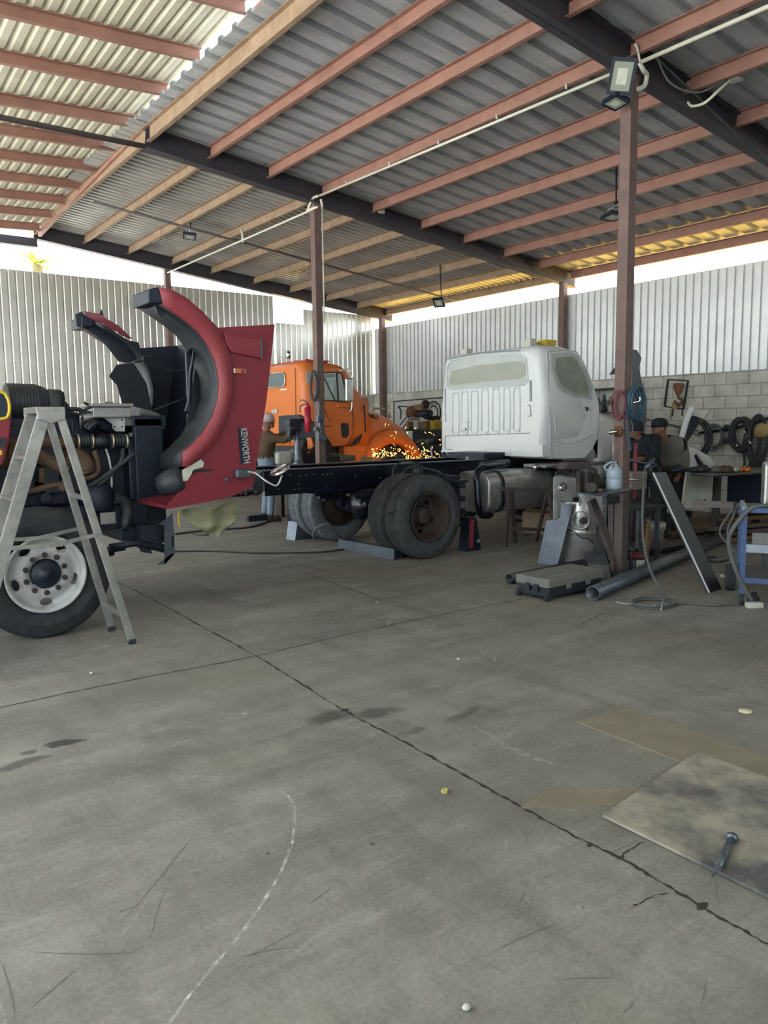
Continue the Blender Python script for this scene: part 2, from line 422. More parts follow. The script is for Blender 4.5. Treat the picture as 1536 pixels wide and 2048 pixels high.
for px, py, rx, ry in [(690, 1420, .03, .024), (1405, 1812, .035, .016), (1240, 1715, .022, .012), (1180, 1690, .02, .01)]:
    c = fl(px, py, .0016); f.cur = 1
    f.add([c + V((rx*cos(a)*random.uniform(.6, 1.1), ry*sin(a)*random.uniform(.6, 1.1), 0)) for a in [2*pi*i/14 for i in range(14)]], [list(range(14))])
ribbon([fl(*p) for p in [(330, 2060), (400, 1965), (480, 1870), (545, 1775), (580, 1700), (590, 1640), (583, 1600), (560, 1583), (540, 1582)]], .012, 2, .0014, .3, 14)
ribbon([fl(*p) for p in [(945, 1448), (1010, 1490), (1080, 1520), (1140, 1537)]], .05, 3, .0013, .3, 12, True)
ribbon([fl(*p) for p in [(443, 1427), (480, 1427), (515, 1429)]], .01, 2, .0013, .3)
ribbon([fl(*p) for p in [(365, 1552), (420, 1553), (468, 1555)]], .007, 2, .0013, .3)
ribbon([fl(*p) for p in [(0, 2005), (8, 2030), (14, 2060)]], .007, 2, .0013, .3)
ribbon([fl(*p) for p in [(1440, 1448), (1480, 1456), (1510, 1467)]], .007, 2, .0013, .3)
ribbon([fl(*p) for p in [(230, 1860), (320, 1755), (400, 1655)]], .004, 4, .001, .4, 7, True)
ribbon([fl(*p) for p in [(300, 1880), (315, 1820), (330, 1780)]], .004, 4, .001, .4, 7, True)
random.seed(21)
for k in range(46):
    px, py = random.uniform(0, 1536), random.uniform(1330, 2040); a = random.uniform(0, pi) if k % 3 else random.gauss(radians(20), .4); c = fl(px, py); L_ = random.uniform(.06, .35)
    p = [c+V((cos(a), sin(a), 0))*L_*t+V((-sin(a), cos(a), 0))*random.uniform(-.004, .004) for t in (-.5, 0, .5)]
    ribbon(p, random.uniform(.003, .006), 3 if k % 2 else 4, .0011, .4, 6, True)
for pts in ([(60, 1905), (180, 1908), (290, 1905)], [(0, 1920), (20, 1980), (30, 2040)], [(600, 1893), (540, 1900), (480, 1915)], [(1055, 1690), (1053, 1670), (1050, 1655)], [(440, 1442), (380, 1458), (330, 1472)]):
    ribbon([fl(*p) for p in pts], .006, 4, .0011, .4, 7, True)
f.build('floor', ['concrete', 'crack', 'chalk', 'scuff', 'faint'], kind='structure', fix=False)
g = MB(); g.add([(-90, -90, -.06), (90, -90, -.06), (90, 90, -.06), (-90, 90, -.06)], [(0, 1, 2, 3)])
g.build('ground', 'tan_ground', kind='structure', fix=False)
g = MB(); g.add([(13.0, -20, -.04), (40, -20, -.04), (40, 40, -.04), (13.0, 40, -.04)], [(0, 1, 2, 3)]); g.build('ground', 'golden_bounce', kind='structure', fix=False)  # golden ground added out of view to bounce warm light onto the eave

def profile(u0, u1, pitch, shape):
    out = []; u = u0
    while u < u1:
        for a, h in shape: out.append((u+a*pitch, h))
        u += pitch
    return out
BOX = [(0, 0), (.52, 0), (.60, 1), (.92, 1)]
PAN = [(0, 0), (.66, 0), (.70, 1), (.96, 1)]
STEEP = [(0, 0), (.60, 0), (.63, 1), (.88, 1), (.91, 0)]
RIB = [(0, 0), (.72, 0), (.75, 1), (.79, 1)]
TRAP = [(0, 0), (.50, 0), (.69, 1), (.81, 1)]
def sheet(name, prof, h, P, vs, mats, **k):
    mb = MB(); n = len(vs); 
    mb.add([P(u, v, a*h) for u, a in prof for v in vs], [(i*n+j, i*n+j+1, (i+1)*n+j+1, (i+1)*n+j) for i in range(len(prof)-1) for j in range(n-1)], False)
    return mb.build(name, mats, thick=.0015, **k)
def zr(x): return 5.30 - .110*(x-4.0)           # underside of the rafters
def ztop(x): return zr(x) + .30                 # roofing sheets
sheet('ceiling', profile(-6.6, 10.75, .33, PAN), .055, lambda u, v, h: V((v, u, ztop(v)+h)), [3.86, 13.1], 'roof_near', kind='structure')
sheet('ceiling', profile(10.38, 17.3, .165, BOX), .035, lambda u, v, h: V((v, u, ztop(v)+h-.012)), [3.80, 13.1], 'roof_far', kind='structure')
def zl(x, y): return 5.79 + .055*(x-4) - .052*(y-7.5)   # underside of the left roof's joists
sheet('ceiling', profile(-3.5, 4.02, .15, TRAP), .035, lambda u, v, h: V((u, v, zl(u, v)+.15+h)), [-6.6, 16.3], 'roof_left', kind='structure')

def beam_mb(p0, p1, w, h):      # I or C shaped beam hanging below the line p0-p1 (line = bottom edge)
    p0, p1 = V(p0), V(p1); d = (p1-p0).normalized(); r = d.cross(Z).normalized(); u = r.cross(d)
    mb = MB(); t = .012
    mb.bar(p0+u*t/2, p1+u*t/2, w, t); mb.bar(p0+u*(h-t/2), p1+u*(h-t/2), w, t); mb.bar(p0+u*h/2, p1+u*h/2, t, h)
    return mb
def channel_mb(p0, p1, w, h, side=1):
    p0, p1 = V(p0), V(p1); d = (p1-p0).normalized(); r = d.cross(Z).normalized()*side; u = V((0, 0, 1))
    mb = MB(); t = .008
    mb.bar(p0+u*h/2, p1+u*h/2, t, h); mb.bar(p0+r*w/2+u*t/2, p1+r*w/2+u*t/2, w, t); mb.bar(p0+r*w/2+u*(h-t/2), p1+r*w/2+u*(h-t/2), w, t)
    return mb
RY = [4.9, 10.5, 16.6]
for y in (-.8, 4.9, 10.5, 16.6):
    beam_mb((4.0, y, zr(4.0)), (12.9, y, zr(12.9)), .16, .27).build('rafter_beam', 'rafter', kind='structure')
MB().bar((-6, 16.6, 5.22), (4.05, 16.6, 5.22), .14, .16).build('rafter_beam', 'rafter', kind='structure')
MB().tube([(-4, 10.5, 5.26), (4.05, 10.5, 5.33)], .035).build('tie_beam', 'primer_dark', kind='structure')
PX = [4.93, 5.85, 6.78, 7.75, 8.78, 9.77, 10.8, 11.76]
for i, x in enumerate([4.06] + PX + [12.72]):
    big = i == 0
    zb = zr(x) + (.08 if big else .125); h = .21 if big else .16
    for k, (ya, yb) in enumerate([(-6.5, 4.87), (4.93, 10.44), (10.56, 17.15)]):
        dy = 0 if k < 2 else [0, .17, .1, .2, .0, .12, .05, .1, .05, 0][i]
        channel_mb((x+(0 if k < 2 else dy*.3), ya, zb), (x+(0 if k < 2 else dy*.3), yb, zb), .06, h, -1).build('purlin_beam', 'primer_tan' if k == 2 or big else 'primer', kind='structure')
for (x, y) in [(5.85, 15.0), (7.75, 12.6), (8.78, 14.3), (10.8, 15.6), (9.77, 12.0)]:   # lap plates on the far purlins
    MB().box((x+.03, y, zr(x)+.2), (.03, .45, .17)).build('lap_trim', 'primer_tan', kind='structure')
for y in [-6.4, -5.3, -4.2, -3.1, -2, -1.1, -.2, .9, 2.0, 3.15, 4.25, 5.3, 6.4, 7.55, 8.67, 9.65, 10.72, 11.66, 12.57, 13.48, 14.33, 15.2, 16.1]:
    p0, p1 = V((-3.5, y, zl(-3.5, y))), V((4.0, y, zl(4.0, y)))
    channel_mb(p0, p1, .06, .14, 1).build('joist_beam', 'primer', kind='structure')
MB().bar((4.04, -6.6, zl(4.04, -6.6)-.02), (4.04, 16.3, zl(4.04, 16.3)-.02), .05, .06).build('edge_trim', 'primer', kind='structure')
# posts carrying the rafters
POSTS = [(6.82, 4.9, 'brown painted square steel post beside the vise bench, hoses hung on it'), (6.68, 10.5, 'brown square steel post in front of the orange truck'), (6.68, 16.55, 'brown square steel post far behind the raised red fender'),
         (12.5, 16.5, 'dark corner post where the two corrugated walls meet'), (12.5, 10.45, 'brown post against the wall behind the white cab roof'), (12.5, 4.8, None)]
for x, y, lab in POSTS:
    t = MB().bmm((x-.062, y-.062, 0), (x+.062, y+.062, zr(x)+.005)); t.bmm((x-.12, y-.12, 0), (x+.12, y+.12, .012))
    t.build('steel_column', 'column', kind='structure', bevel=.008)
# right wall: grey blocks below, corrugated sheets above
def block_mat():
    mt = mat('blocks', '9a9b92', .85); nt = mt.node_tree; b = nt.nodes['Principled BSDF']; tc = nt.nodes.new('ShaderNodeTexCoord')
    sp = nt.nodes.new('ShaderNodeSeparateXYZ'); cb = nt.nodes.new('ShaderNodeCombineXYZ'); ad = nt.nodes.new('ShaderNodeMath'); ad.operation = 'ADD'
    nt.links.new(tc.outputs['Object'], sp.inputs[0]); nt.links.new(sp.outputs[0], ad.inputs[0]); nt.links.new(sp.outputs[1], ad.inputs[1]); nt.links.new(ad.outputs[0], cb.inputs[0]); nt.links.new(sp.outputs[2], cb.inputs[1])
    br = nt.nodes.new('ShaderNodeTexBrick'); br.inputs['Scale'].default_value = 1; br.inputs['Brick Width'].default_value = .4; br.inputs['Row Height'].default_value = .2; br.inputs['Mortar Size'].default_value = .008
    br.inputs['Color1'].default_value = lin('e2e3da'); br.inputs['Color2'].default_value = lin('d0d1c8'); br.inputs['Mortar'].default_value = lin('a8a9a2')
    nt.links.new(cb.outputs[0], br.inputs['Vector']); n = nt.nodes.new('ShaderNodeTexNoise'); n.inputs['Scale'].default_value = 3; n.inputs['Detail'].default_value = 6; nt.links.new(tc.outputs['Object'], n.inputs['Vector'])
    mx = nt.nodes.new('ShaderNodeMix'); mx.data_type = 'RGBA'; mx.blend_type = 'MULTIPLY'; mx.inputs[0].default_value = 1; r = nt.nodes.new('ShaderNodeValToRGB'); r.color_ramp.elements[0].color = (.7, .7, .7, 1); r.color_ramp.elements[1].color = (1.05, 1.05, 1.02, 1); r.color_ramp.elements[0].position = .3; r.color_ramp.elements[1].position = .65
    nt.links.new(n.outputs[0], r.inputs[0]); nt.links.new(br.outputs[0], mx.inputs[6]); nt.links.new(r.outputs[0], mx.inputs[7]); nt.links.new(mx.outputs[2], b.inputs['Base Color'])
    bp = nt.nodes.new('ShaderNodeBump'); bp.inputs['Strength'].default_value = .6; bp.inputs['Distance'].default_value = .01; bp.invert = True; nt.links.new(br.outputs['Fac'], bp.inputs['Height']); nt.links.new(bp.outputs[0], b.inputs['Normal'])
block_mat()
MB().bmm((12.6, -7, 0), (12.75, 17.05, 2.42)).build('wall_right', 'blocks', kind='structure')
sheet('wall_right', profile(-7, 17.0, .15, STEEP), -.04, lambda u, v, h: V((12.62-h, u, v)), [2.40, 4.15], 'galv_wall', kind='structure')
MB().bmm((8.9, 17.0, 0), (12.6, 17.15, 2.38)).build('wall_left', 'blocks', kind='structure')
xa, xb = at(553, 640, 'Y', 17).x, at(609, 640, 'Y', 17).x
zgap = at(580, 647, 'Y', 17).z
for (x0, x1, z0, z1) in [(-9, xa, .2, 4.75), (xa, xb, 2.3, zgap), (xb, 12.6, 2.3, 4.5)]:
    sheet('wall_left', profile(x0, x1-.02, .15, RIB), .028, lambda u, v, h: V((u, 17.05+h, v)), [z0, z1], 'galv_left', kind='structure')

MB().bmm((-1.0, -6.75, 0), (12.6, -6.6, 4.6)).build('shade_wall_back', 'blocks', kind='structure')  # unseen wall added to block light from behind the camera
MB().bmm((-3.65, -6.75, 0), (-3.5, 1.2, 4.9)).build('wall_left', 'blocks', kind='structure')  # unseen wall added to cut side light on the near floor
# ================================================================ wheels shared by the trucks
def tyre_mb(c, ax, R=.5, w=.27, rin=.285, grooves=4, n=48, depth=.012):
    """Tyre around c, axis ax pointing outward."""
    h = w/2; mb = MB()
    prof = [(rin, -h*.72), (rin+.03, -h*.92), (R-.10, -h), (R-.035, -h*.93), (R-.006, -h*.80)]
    t0, t1 = -h*.76, h*.76; gw = .012
    for i in range(grooves):
        u = t0 + (t1-t0)*(i+1)/(grooves+1)
        prof += [(R, u-gw), (R-depth, u-gw*.7), (R-depth, u+gw*.7), (R, u+gw)]
    prof += [(R-.006, h*.80), (R-.035, h*.93), (R-.10, h), (R-.105, h*1.015), (R-.115, h), (rin+.03, h*.92), (rin, h*.72)]
    return mb.lathe(prof, c, ax, n, closed=True)
def front_rim(c, ax, parent, mats='rim_white'):
    c = V(c); ax = V(ax)
    prof = [(.287, -.10), (.287, .105), (.298, .118), (.292, .127), (.272, .118), (.262, .075), (.235, .055), (.205, .058), (.175, .078), (.115, .080), (.113, .066), (.18, .062), (.215, .042), (.25, .05), (.262, -.1)]
    mb = MB().lathe(prof, c, ax, 56, closed=True)
    rim = mb.build('rim', mats, parent)
    e = X; g = ax.cross(e); cutter = MB()
    for k in range(5):
        a = radians(270+72*k); p = c + e*.222*cos(a) + g*.222*sin(a)
        rd = e*cos(a)+g*sin(a); tg = ax.cross(rd)
        ring = [p + rd*.026*cos(q) + tg*.046*sin(q) for q in [2*pi*i/16 for i in range(16)]]
        cutter.skin([[v-ax*.15 for v in ring], [v+ax*.15 for v in ring]], smooth=False)
    cut(rim, cutter)
    for k in range(10):
        a = radians(18+36*k); p = c + e*.145*cos(a) + g*.145*sin(a) + ax*.078
        MB().lathe([(.021, 0), (.021, .022), (.015, .03), (.0, .032)], p, ax, 6, smooth=False).build('lug_nut', 'iron', rim)
    return rim

# ================================================================ red truck with its hood tipped forward
red = thing('red_truck', 'red truck with its hood tipped forward and the engine laid bare', 'truck', (1.4, 7.1, 0))
WC = V((1.42, 6.26, .5))
front = tyre_mb(WC, -Y, .5, .28, .285, 5).build('tire', 'rubber', red)
front_rim(WC + V((0, -.03, 0)), -Y, red)
MB().lathe([(.108, .02), (.108, .10), (.085, .118), (.05, .122), (.045, .14), (.0, .142)], WC + V((0, -.03, 0)), -Y, 28).build('hub', 'navy', red)
WF = V((1.42, 8.0, .5)); tyre_mb(WF, Y, .5, .28, .285, 5).build('tire', 'rubber', red); MB().lathe([(.285, -.1), (.285, .1), (.2, .05), (0, .05)], WF, Y, 32).build('rim', 'rim_white', red)
fr = MB()
for y in (6.72, 7.56): fr.bmm((-2.6, y-.04, .72), (2.42, y+.04, .94))
fr.bmm((2.15, 6.6, .62), (2.4, 7.7, .74)); fr.bmm((.2, 6.72, .74), (.32, 7.56, .9))
fr.build('frame_rail', 'navy', red, bevel=.01)
MB().tube([(1.42, 6.4, .46), (1.42, 6.7, .40), (1.42, 7.56, .40), (1.42, 7.9, .46)], .06).build('front_axle', 'navy', red)
for y in (6.66, 7.62):
    lf = MB()
    for k in range(3): lf.tube(smooth_path([(.65+.1*k, y, .62-.035*k), (1.42, y, .50-.035*k), (2.2-.1*k, y, .56-.035*k)]), .03, 6)
    lf.build('leaf_spring', 'navy', red)
YE = 6.8
def ez(x, y): return at(x/5.12, 760+y/5.12, 'Y', YE)
# engine block and sump
eb = MB().bmm((.7, 6.85, .95), (2.02, 7.4, 1.62)); eb.bmm((.75, 6.95, .62), (1.9, 7.35, .95)); eb.bmm((.9, 6.9, 1.6), (1.95, 7.3, 1.72))
for k in range(6): eb.bmm((.8+.2*k, 6.78, 1.05), (.93+.2*k, 6.86, 1.5))
for k in range(5): eb.cyl((.95+.22*k, 6.83, 1.02), (.95+.22*k, 6.76, 1.02), .05, 12)
eb.build('engine_block', 'navy', red, bevel=.015)
MB().bmm((2.03, 6.95, .95), (2.36, 7.8, 1.62)).build('fan_shroud', 'navy', red, bevel=.02)
pipe = MB().tube([ez(300, 600), ez(420, 625), ez(560, 640), ez(760, 640)], .055, 14)
pipe.build('intake_pipe', 'exhaust', red)
hz = MB()
for a, b in ((770, 940), (1120, 1290)):
    A, B = ez(a, 628), ez(b, 620); N = 22
    MB().tube([A.lerp(B, i/N) for i in range(N+1)], [.053 + (.006 if i % 4 < 2 else 0) for i in range(N+1)], 16).build('rubber_hose', 'black_plastic', red)
MB().tube([ez(930, 630), ez(1130, 625)], .051, 16).build('intake_pipe', 'steel_dark', red)
for a in (785, 930, 1135, 1280):
    p = ez(a, 627); q = ez(a+20, 627)
    MB().tube([p, q], .064, 18).build('hose_clamp', 'brass_clamp', red)
ex = MB().tube(smooth_path([ez(230, 700), ez(330, 730), ez(440, 800), ez(560, 860), ez(690, 930)]), .062, 14)
ex.tube(smooth_path([ez(660, 790), ez(780, 800), ez(850, 860), ez(880, 950)]), [.09+.0*i for i in range(25)], 16)
ex.lathe([(.075, -.012), (.098, -.012), (.098, .012), (.075, .012)], ez(865, 905), (ez(880, 950)-ez(850, 860)), 18, closed=True)
ex.tube(smooth_path([ez(960, 720), ez(1000, 850), ez(990, 950), ez(900, 1000), ez(800, 1000)]), .028, 10)
ex.tube(smooth_path([ez(430, 590), ez(560, 580), ez(690, 600)]), .02, 8)
ex.build('exhaust_pipe', 'exhaust', red)
tb = MB(); c = ez(170, 740)
tb.lathe([(.05, -.10), (.10, -.09), (.125, -.06), (.125, .05), (.14, .05), (.14, .065), (.06, .08), (.06, .14), (0, .14)], c, X, 28)
tb.ball(c+V((-.1, 0, 0)), (.12, .1, .13)); tb.build('turbocharger', 'exhaust', red)
MB().lathe([(.135, 0), (.15, 0), (.15, .022), (.135, .022)], c+V((.04, 0, 0)), X, 28, closed=True).build('turbo_flange', 'rust', red)
# air filter canister with ribs, end cap
YF = 7.0
def af(x, y): return at(x/5.12, 760+y/5.12, 'Y', YF)
a0, a1 = af(60, 235), af(470, 245); N = 40
MB().tube([a0.lerp(a1, i/N) for i in range(N+1)], [.165 - .0*i - (.008 if i % 3 == 0 else 0) - .03*max(0, (i-30)/10) for i in range(N+1)], 24).build('air_filter', 'black_plastic', red)
cp = MB().lathe([(.12, 0), (.135, .0), (.135, .10), (.115, .13), (.07, .14), (0, .14)], af(480, 250), (1, -.25, -.1), 26); cp.tube(smooth_path([af(560, 240), af(640, 280), af(670, 360)]), .055, 12)
cp.build('filter_cap', 'steel_dark', red)
MB().tube(smooth_path([af(80, 75), af(250, 70), af(420, 110), af(560, 130)]), .012, 6).build('filter_strap', 'black_plastic', red)
MB().bmm(at(10, 838, 'Y', 6.95), at(70, 846, 'Y', 7.2)).build('filter_bracket', 'navy', red)
# silver cover with its bracket plate and hose elbow
bx = MB(); p0, p1 = ez(930, 300), ez(1330, 385)
bx.bmm((p0.x, 6.75, p1.z), (p1.x, 7.0, p0.z+.02)); bx.bmm((p0.x-.02, 6.72, p0.z+.02), (p1.x+.015, 7.03, p0.z+.05)); bx.bmm((p0.x+.12, 6.8, p0.z+.05), (p0.x+.2, 6.95, p0.z+.07))
bx.build('coolant_tank', 'alu', red, bevel=.012)
bp = MB().prism([ez(1045, 390), ez(1280, 388), ez(1278, 525), ez(1185, 525), ez(1120, 460), ez(1045, 430)], (0, .008, 0)).build('bracket_plate', 'rim_white', red)
hb = MB()
for x, y in ((1082, 412), (1250, 410), (1172, 480), (1250, 478)): hb.cyl(ez(x, y)+V((0, .002, 0)), ez(x, y)+V((0, -.003, 0)), .008, 10)
hb.build('bolt_hole', 'navy', bp)
MB().tube(smooth_path([ez(1120, 500), ez(1000, 440), ez(930, 470), ez(890, 520)]), [.05+.015*min(1, i/12) for i in range(25)], 16).build('hose_elbow', 'navy_gloss', red)
MB().tube(smooth_path([ez(850, 390), ez(930, 380), ez(990, 410)]), .035, 10).build('foil_sleeve', 'alu', red)
wr = MB()
for pts, r in (([(690, 290), (760, 290), (830, 320), (900, 290), (960, 260)], .012), ([(700, 330), (800, 350), (900, 330), (960, 360)], .014), ([(860, 230), (900, 250), (960, 255)], .012), ([(740, 420), (745, 560)], .012), ([(840, 380), (830, 500)], .01), ([(720, 300), (800, 300), (860, 330)], .018)):
    wr.tube(smooth_path([ez(*p) for p in pts]), r, 8)
wr.build('wiring_loom', 'black_plastic', red)
MB().tube(smooth_path([ez(1470, 330), ez(1530, 380), ez(1520, 470), ez(1420, 540), ez(1320, 570)]), .022, 10).build('coolant_hose', 'cable_grey', red)
MB().tube(smooth_path([ez(1440, 330), ez(1540, 345), ez(1640, 400), ez(1660, 500)]), .03, 10).build('coolant_hose', 'cable_grey', red)
h2 = MB().tube(smooth_path([ez(1400, 735), ez(1250, 850), ez(1080, 980), ez(860, 1130)]), .024, 10); h2.tube(smooth_path([ez(1260, 700), ez(1240, 830), ez(1120, 980), ez(950, 1120)]), .02, 10)
h2.build('coolant_hose', 'cable', red)
MB().tube(smooth_path([ez(1085, 705), ez(1120, 820), ez(1140, 950), ez(1145, 1100)]), .010, 8).build('coolant_line', 'rim_white', red)
YE = 6.62
cn = MB().lathe([(.13, 0), (.14, .02), (.14, .16), (.10, .21), (0, .215)], ez(1050, 1345)+V((0, .12, 0)), Z, 24).build('air_dryer', 'navy', red)
MB().tube(smooth_path([ez(1180, 1210), ez(1270, 1240), ez(1310, 1350), ez(1280, 1480), ez(1240, 1500)]), .05, 10).build('frame_horn', 'steel_dark', red)
MB().bmm(ez(1020, 1360)+V((0, -.02, 0)), ez(1185, 1470)).build('relay_box', 'alu', red, bevel=.008)
st = MB().tube([ez(930, 1420), ez(1020, 1415)], .012, 8); st.ball(ez(980, 1415), .02); st.build('steering_rod', 'iron', red)
YE = 6.8
lw = MB().tube(smooth_path([ez(160, 1130), ez(340, 1130), ez(520, 1080), ez(700, 1060)]), .03, 8); lw.bmm(ez(360, 1040), ez(450, 1140)); lw.cyl(ez(430, 900), ez(430, 1050), .03, 12); lw.tube(smooth_path([ez(560, 1130), ez(640, 1050), ez(700, 1000)]), .02, 8); lw.ball(ez(650, 1090), .05)
lw.build('engine_fitting', 'exhaust', red)
# radiator pack
rd = MB().bmm((2.40, 6.78, .62), (2.62, 7.85, 1.66)); rd.bmm((2.36, 6.74, .55), (2.62, 6.80, 1.68)); rd.bmm((2.34, 6.74, 1.60), (2.66, 7.9, 1.70)); rd.bmm((2.32, 6.8, .95), (2.42, 7.8, 1.5))
rd.build('radiator', 'navy', red, bevel=.012)
for z in (.8, 1.0, 1.15, 1.3, 1.45): MB().box((2.55, 6.73, z), (.05, .012, .012)).build('radiator_clip', 'steel_dark', red)
# crossmember, tow eye and bumper bracket under the nose
YB = 6.45
def c1(x, y, Yp): return at(x/2.695, 540+y/2.695, 'Y', Yp)
cm = MB().tube([c1(590, 1495, YB), c1(740, 1470, YB), c1(900, 1510, YB)], .03, 8); cm.bmm(c1(760, 1380, YB), c1(850, 1495, YB)+V((0, .3, 0)))
cm.prism([c1(750, 1490, YB), c1(810, 1488, YB), c1(820, 1530, YB), c1(765, 1520, YB)], (0, .03, 0)); cm.prism([c1(820, 1440, YB), c1(885, 1480, YB), c1(890, 1515, YB), c1(800, 1490, YB)], (0, .2, 0)); cm.build('tow_bracket', 'navy', red)
bb = MB().prism([c1(862, 1368, 6.35), c1(930, 1312, 6.35), c1(940, 1420, 6.35), c1(942, 1530, 6.35), c1(888, 1588, 6.35), c1(888, 1372, 6.35)], (0, .012, 0))
bb.prism([c1(862, 1368, 6.35), c1(888, 1372, 6.35), c1(888, 1376, 6.35), c1(862, 1372, 6.35)], (0, .25, 0)); bb.prism([c1(850, 1588, 6.35), c1(888, 1588, 6.35), c1(942, 1530, 6.35), c1(925, 1530, 6.35)], (0, .012, 0))
bb.build('bumper_bracket', 'steel', red)
bb2 = MB().bmm(c1(925, 1435, 6.345), c1(938, 1490, 6.352)).build('bracket_slot', 'navy', red)
# cab cowl at the edge of the frame, with the rest of the cab behind it
cow = [at(-60, 772, 'Y', 6.2), at(4, 780, 'Y', 6.2), at(18, 790, 'Y', 6.2), at(25, 830, 'Y', 6.2), at(20, 880, 'Y', 6.2), at(7, 930, 'Y', 6.2), at(-60, 940, 'Y', 6.2)]
MB().prism(cow, (0, 1.9, 0)).build('cowl', 'red', red, bevel=.015)
seal = [at(-60, 779, 'Y', 6.19), at(0, 783, 'Y', 6.19), at(14, 794, 'Y', 6.19), at(19, 812, 'Y', 6.19), at(16, 832, 'Y', 6.19), at(0, 838, 'Y', 6.19), at(-60, 840, 'Y', 6.19)]
MB().prism(seal, (0, .02, 0)).build('cowl_opening', 'navy', red)
MB().tube(smooth_path(seal, 5), .012, 8).build('door_seal', 'yellow', red)
MB().prism([at(-30, 876, 'Y', 6.195), at(14, 876, 'Y', 6.195), at(10, 895, 'Y', 6.195), at(-30, 895, 'Y', 6.195)], (0, .01, 0)).build('cowl_vent', 'black_plastic', red)
MB().bmm(at(-6, 901, 'Y', 6.19), at(4, 910, 'Y', 6.2)).build('warning_plate', 'yellow', red)
cabp = [(-.9, 6.2, 1.0), (.93, 6.2, 1.0), (.93, 6.2, 1.86), (.55, 6.2, 2.55), (.35, 6.2, 2.68), (-.9, 6.2, 2.68)]
MB().prism(cabp, (0, 1.95, 0)).build('cab', 'red', red, bevel=.05)
MB().prism([(.85, 6.19, 1.9), (.5, 6.19, 2.5), (-.3, 6.19, 2.5), (-.3, 6.19, 1.85)], (0, .02, 0)).build('cab_window', 'glass_dark', red)
# ---- the hood, standing on its nose
YN, YR = 6.05, 8.15
arch_out = [c1(*p, YN) for p in [(850, 92), (930, 110), (1010, 155), (1090, 225), (1170, 310), (1220, 400), (1250, 520), (1258, 620), (1240, 740), (1200, 850), (1165, 920), (1090, 1000), (1010, 1060)]]
arch_in = [c1(*p, YN) for p in [(872, 182), (940, 230), (1010, 280), (1070, 330), (1120, 400), (1165, 490), (1185, 600), (1180, 690), (1150, 790), (1095, 880), (1030, 950), (985, 985), (985, 1060)]]
panel = [c1(*p, YN) for p in [(1170, 310), (1485, 292), (1440, 700), (1400, 950), (1365, 1172), (1290, 1205), (1200, 1235), (1060, 1262), (905, 1290), (905, 1268), (985, 1180), (1000, 1130), (1020, 1100), (1010, 1060), (1090, 1000), (1165, 920), (1200, 850), (1240, 740), (1258, 620), (1250, 520), (1220, 400)]]
sp = MB().prism([p+V((0, .012, 0)) for p in panel], (0, .02, 0)); sp.build('hood_side', 'red', red)
def flare(pin, pout, dy):
    mb = MB(); ri, s = [], (1 if dy > 0 else -1)
    for a, b in zip(pin, pout):
        mid = a.lerp(b, .5)
        ri.append([a+V((0, .05*s, 0)), a+V((0, -.018*s, 0)), a.lerp(b, .55)+V((0, -.026*s, 0)), b.lerp(a, .08)+V((0, -.02*s, 0)), b+V((0, -.01*s, 0)), b+V((0, .03*s, 0)), mid+V((0, .03*s, 0))])
    return mb.skin(ri, smooth=True)
flare(arch_in, arch_out, 1).build('fender_flare', 'red_fade', red)
far = [V((p.x, YR, p.z)) for p in arch_in]; faro = [V((p.x, YR, p.z)) for p in arch_out]
flare(far, faro, -1).build('fender_flare', 'red', red)
# inner liners (deep strips behind each arch), a black cap at each torn tip
def liner(pin, y0, y1, name='wheel_liner'):
    mb = MB(); cs = sum((p for p in pin[:10]), V())/10
    mb.skin([[V((p.x, y0, p.z)), V((p.x, (y0+y1)/2, p.z))+(p-V((2.35, p.y, 1.9))).normalized()*.05, V((p.x, y1, p.z))+(p-V((2.35, p.y, 1.9))).normalized()*.03] for p in pin], closed=False, cap=False)
    return mb.build(name, 'black_plastic', red, thick=.012)
liner(arch_in, YN+.03, YN+.52); liner(arch_in, YR-.03, YR-.5)
for y0, y1 in ((YN-.02, YN+.33), (YR+.02, YR-.33)):
    t0, t1, t2, t3 = c1(795, 105, YN), c1(850, 92, YN), c1(880, 182, YN), c1(795, 180, YN)
    MB().prism([V((p.x, y0, p.z)) for p in (t0, t1, t2, t3)], (0, y1-y0, 0)).build('fender_tip', 'navy', red, bevel=.012)
MB().prism([c1(838, 190, YN+.1), c1(905, 205, YN+.1), c1(890, 240, YN+.1), c1(875, 262, YN+.1), c1(848, 235, YN+.1)], (0, .02, 0)).build('torn_flap', 'black_plastic', red)
MB().prism([c1(*p, YR-.34) for p in [(452, 222), (540, 236), (575, 262), (640, 300), (715, 372), (690, 368), (655, 352), (628, 330), (590, 318), (560, 290), (520, 278), (470, 250)]], (0, .012, 0)).build('torn_skin', 'red', red)
MB().prism([c1(535, 240, YR-.33), c1(548, 212, YR-.33), c1(560, 245, YR-.33)], (0, .01, 0)).build('torn_flap', 'navy', red)
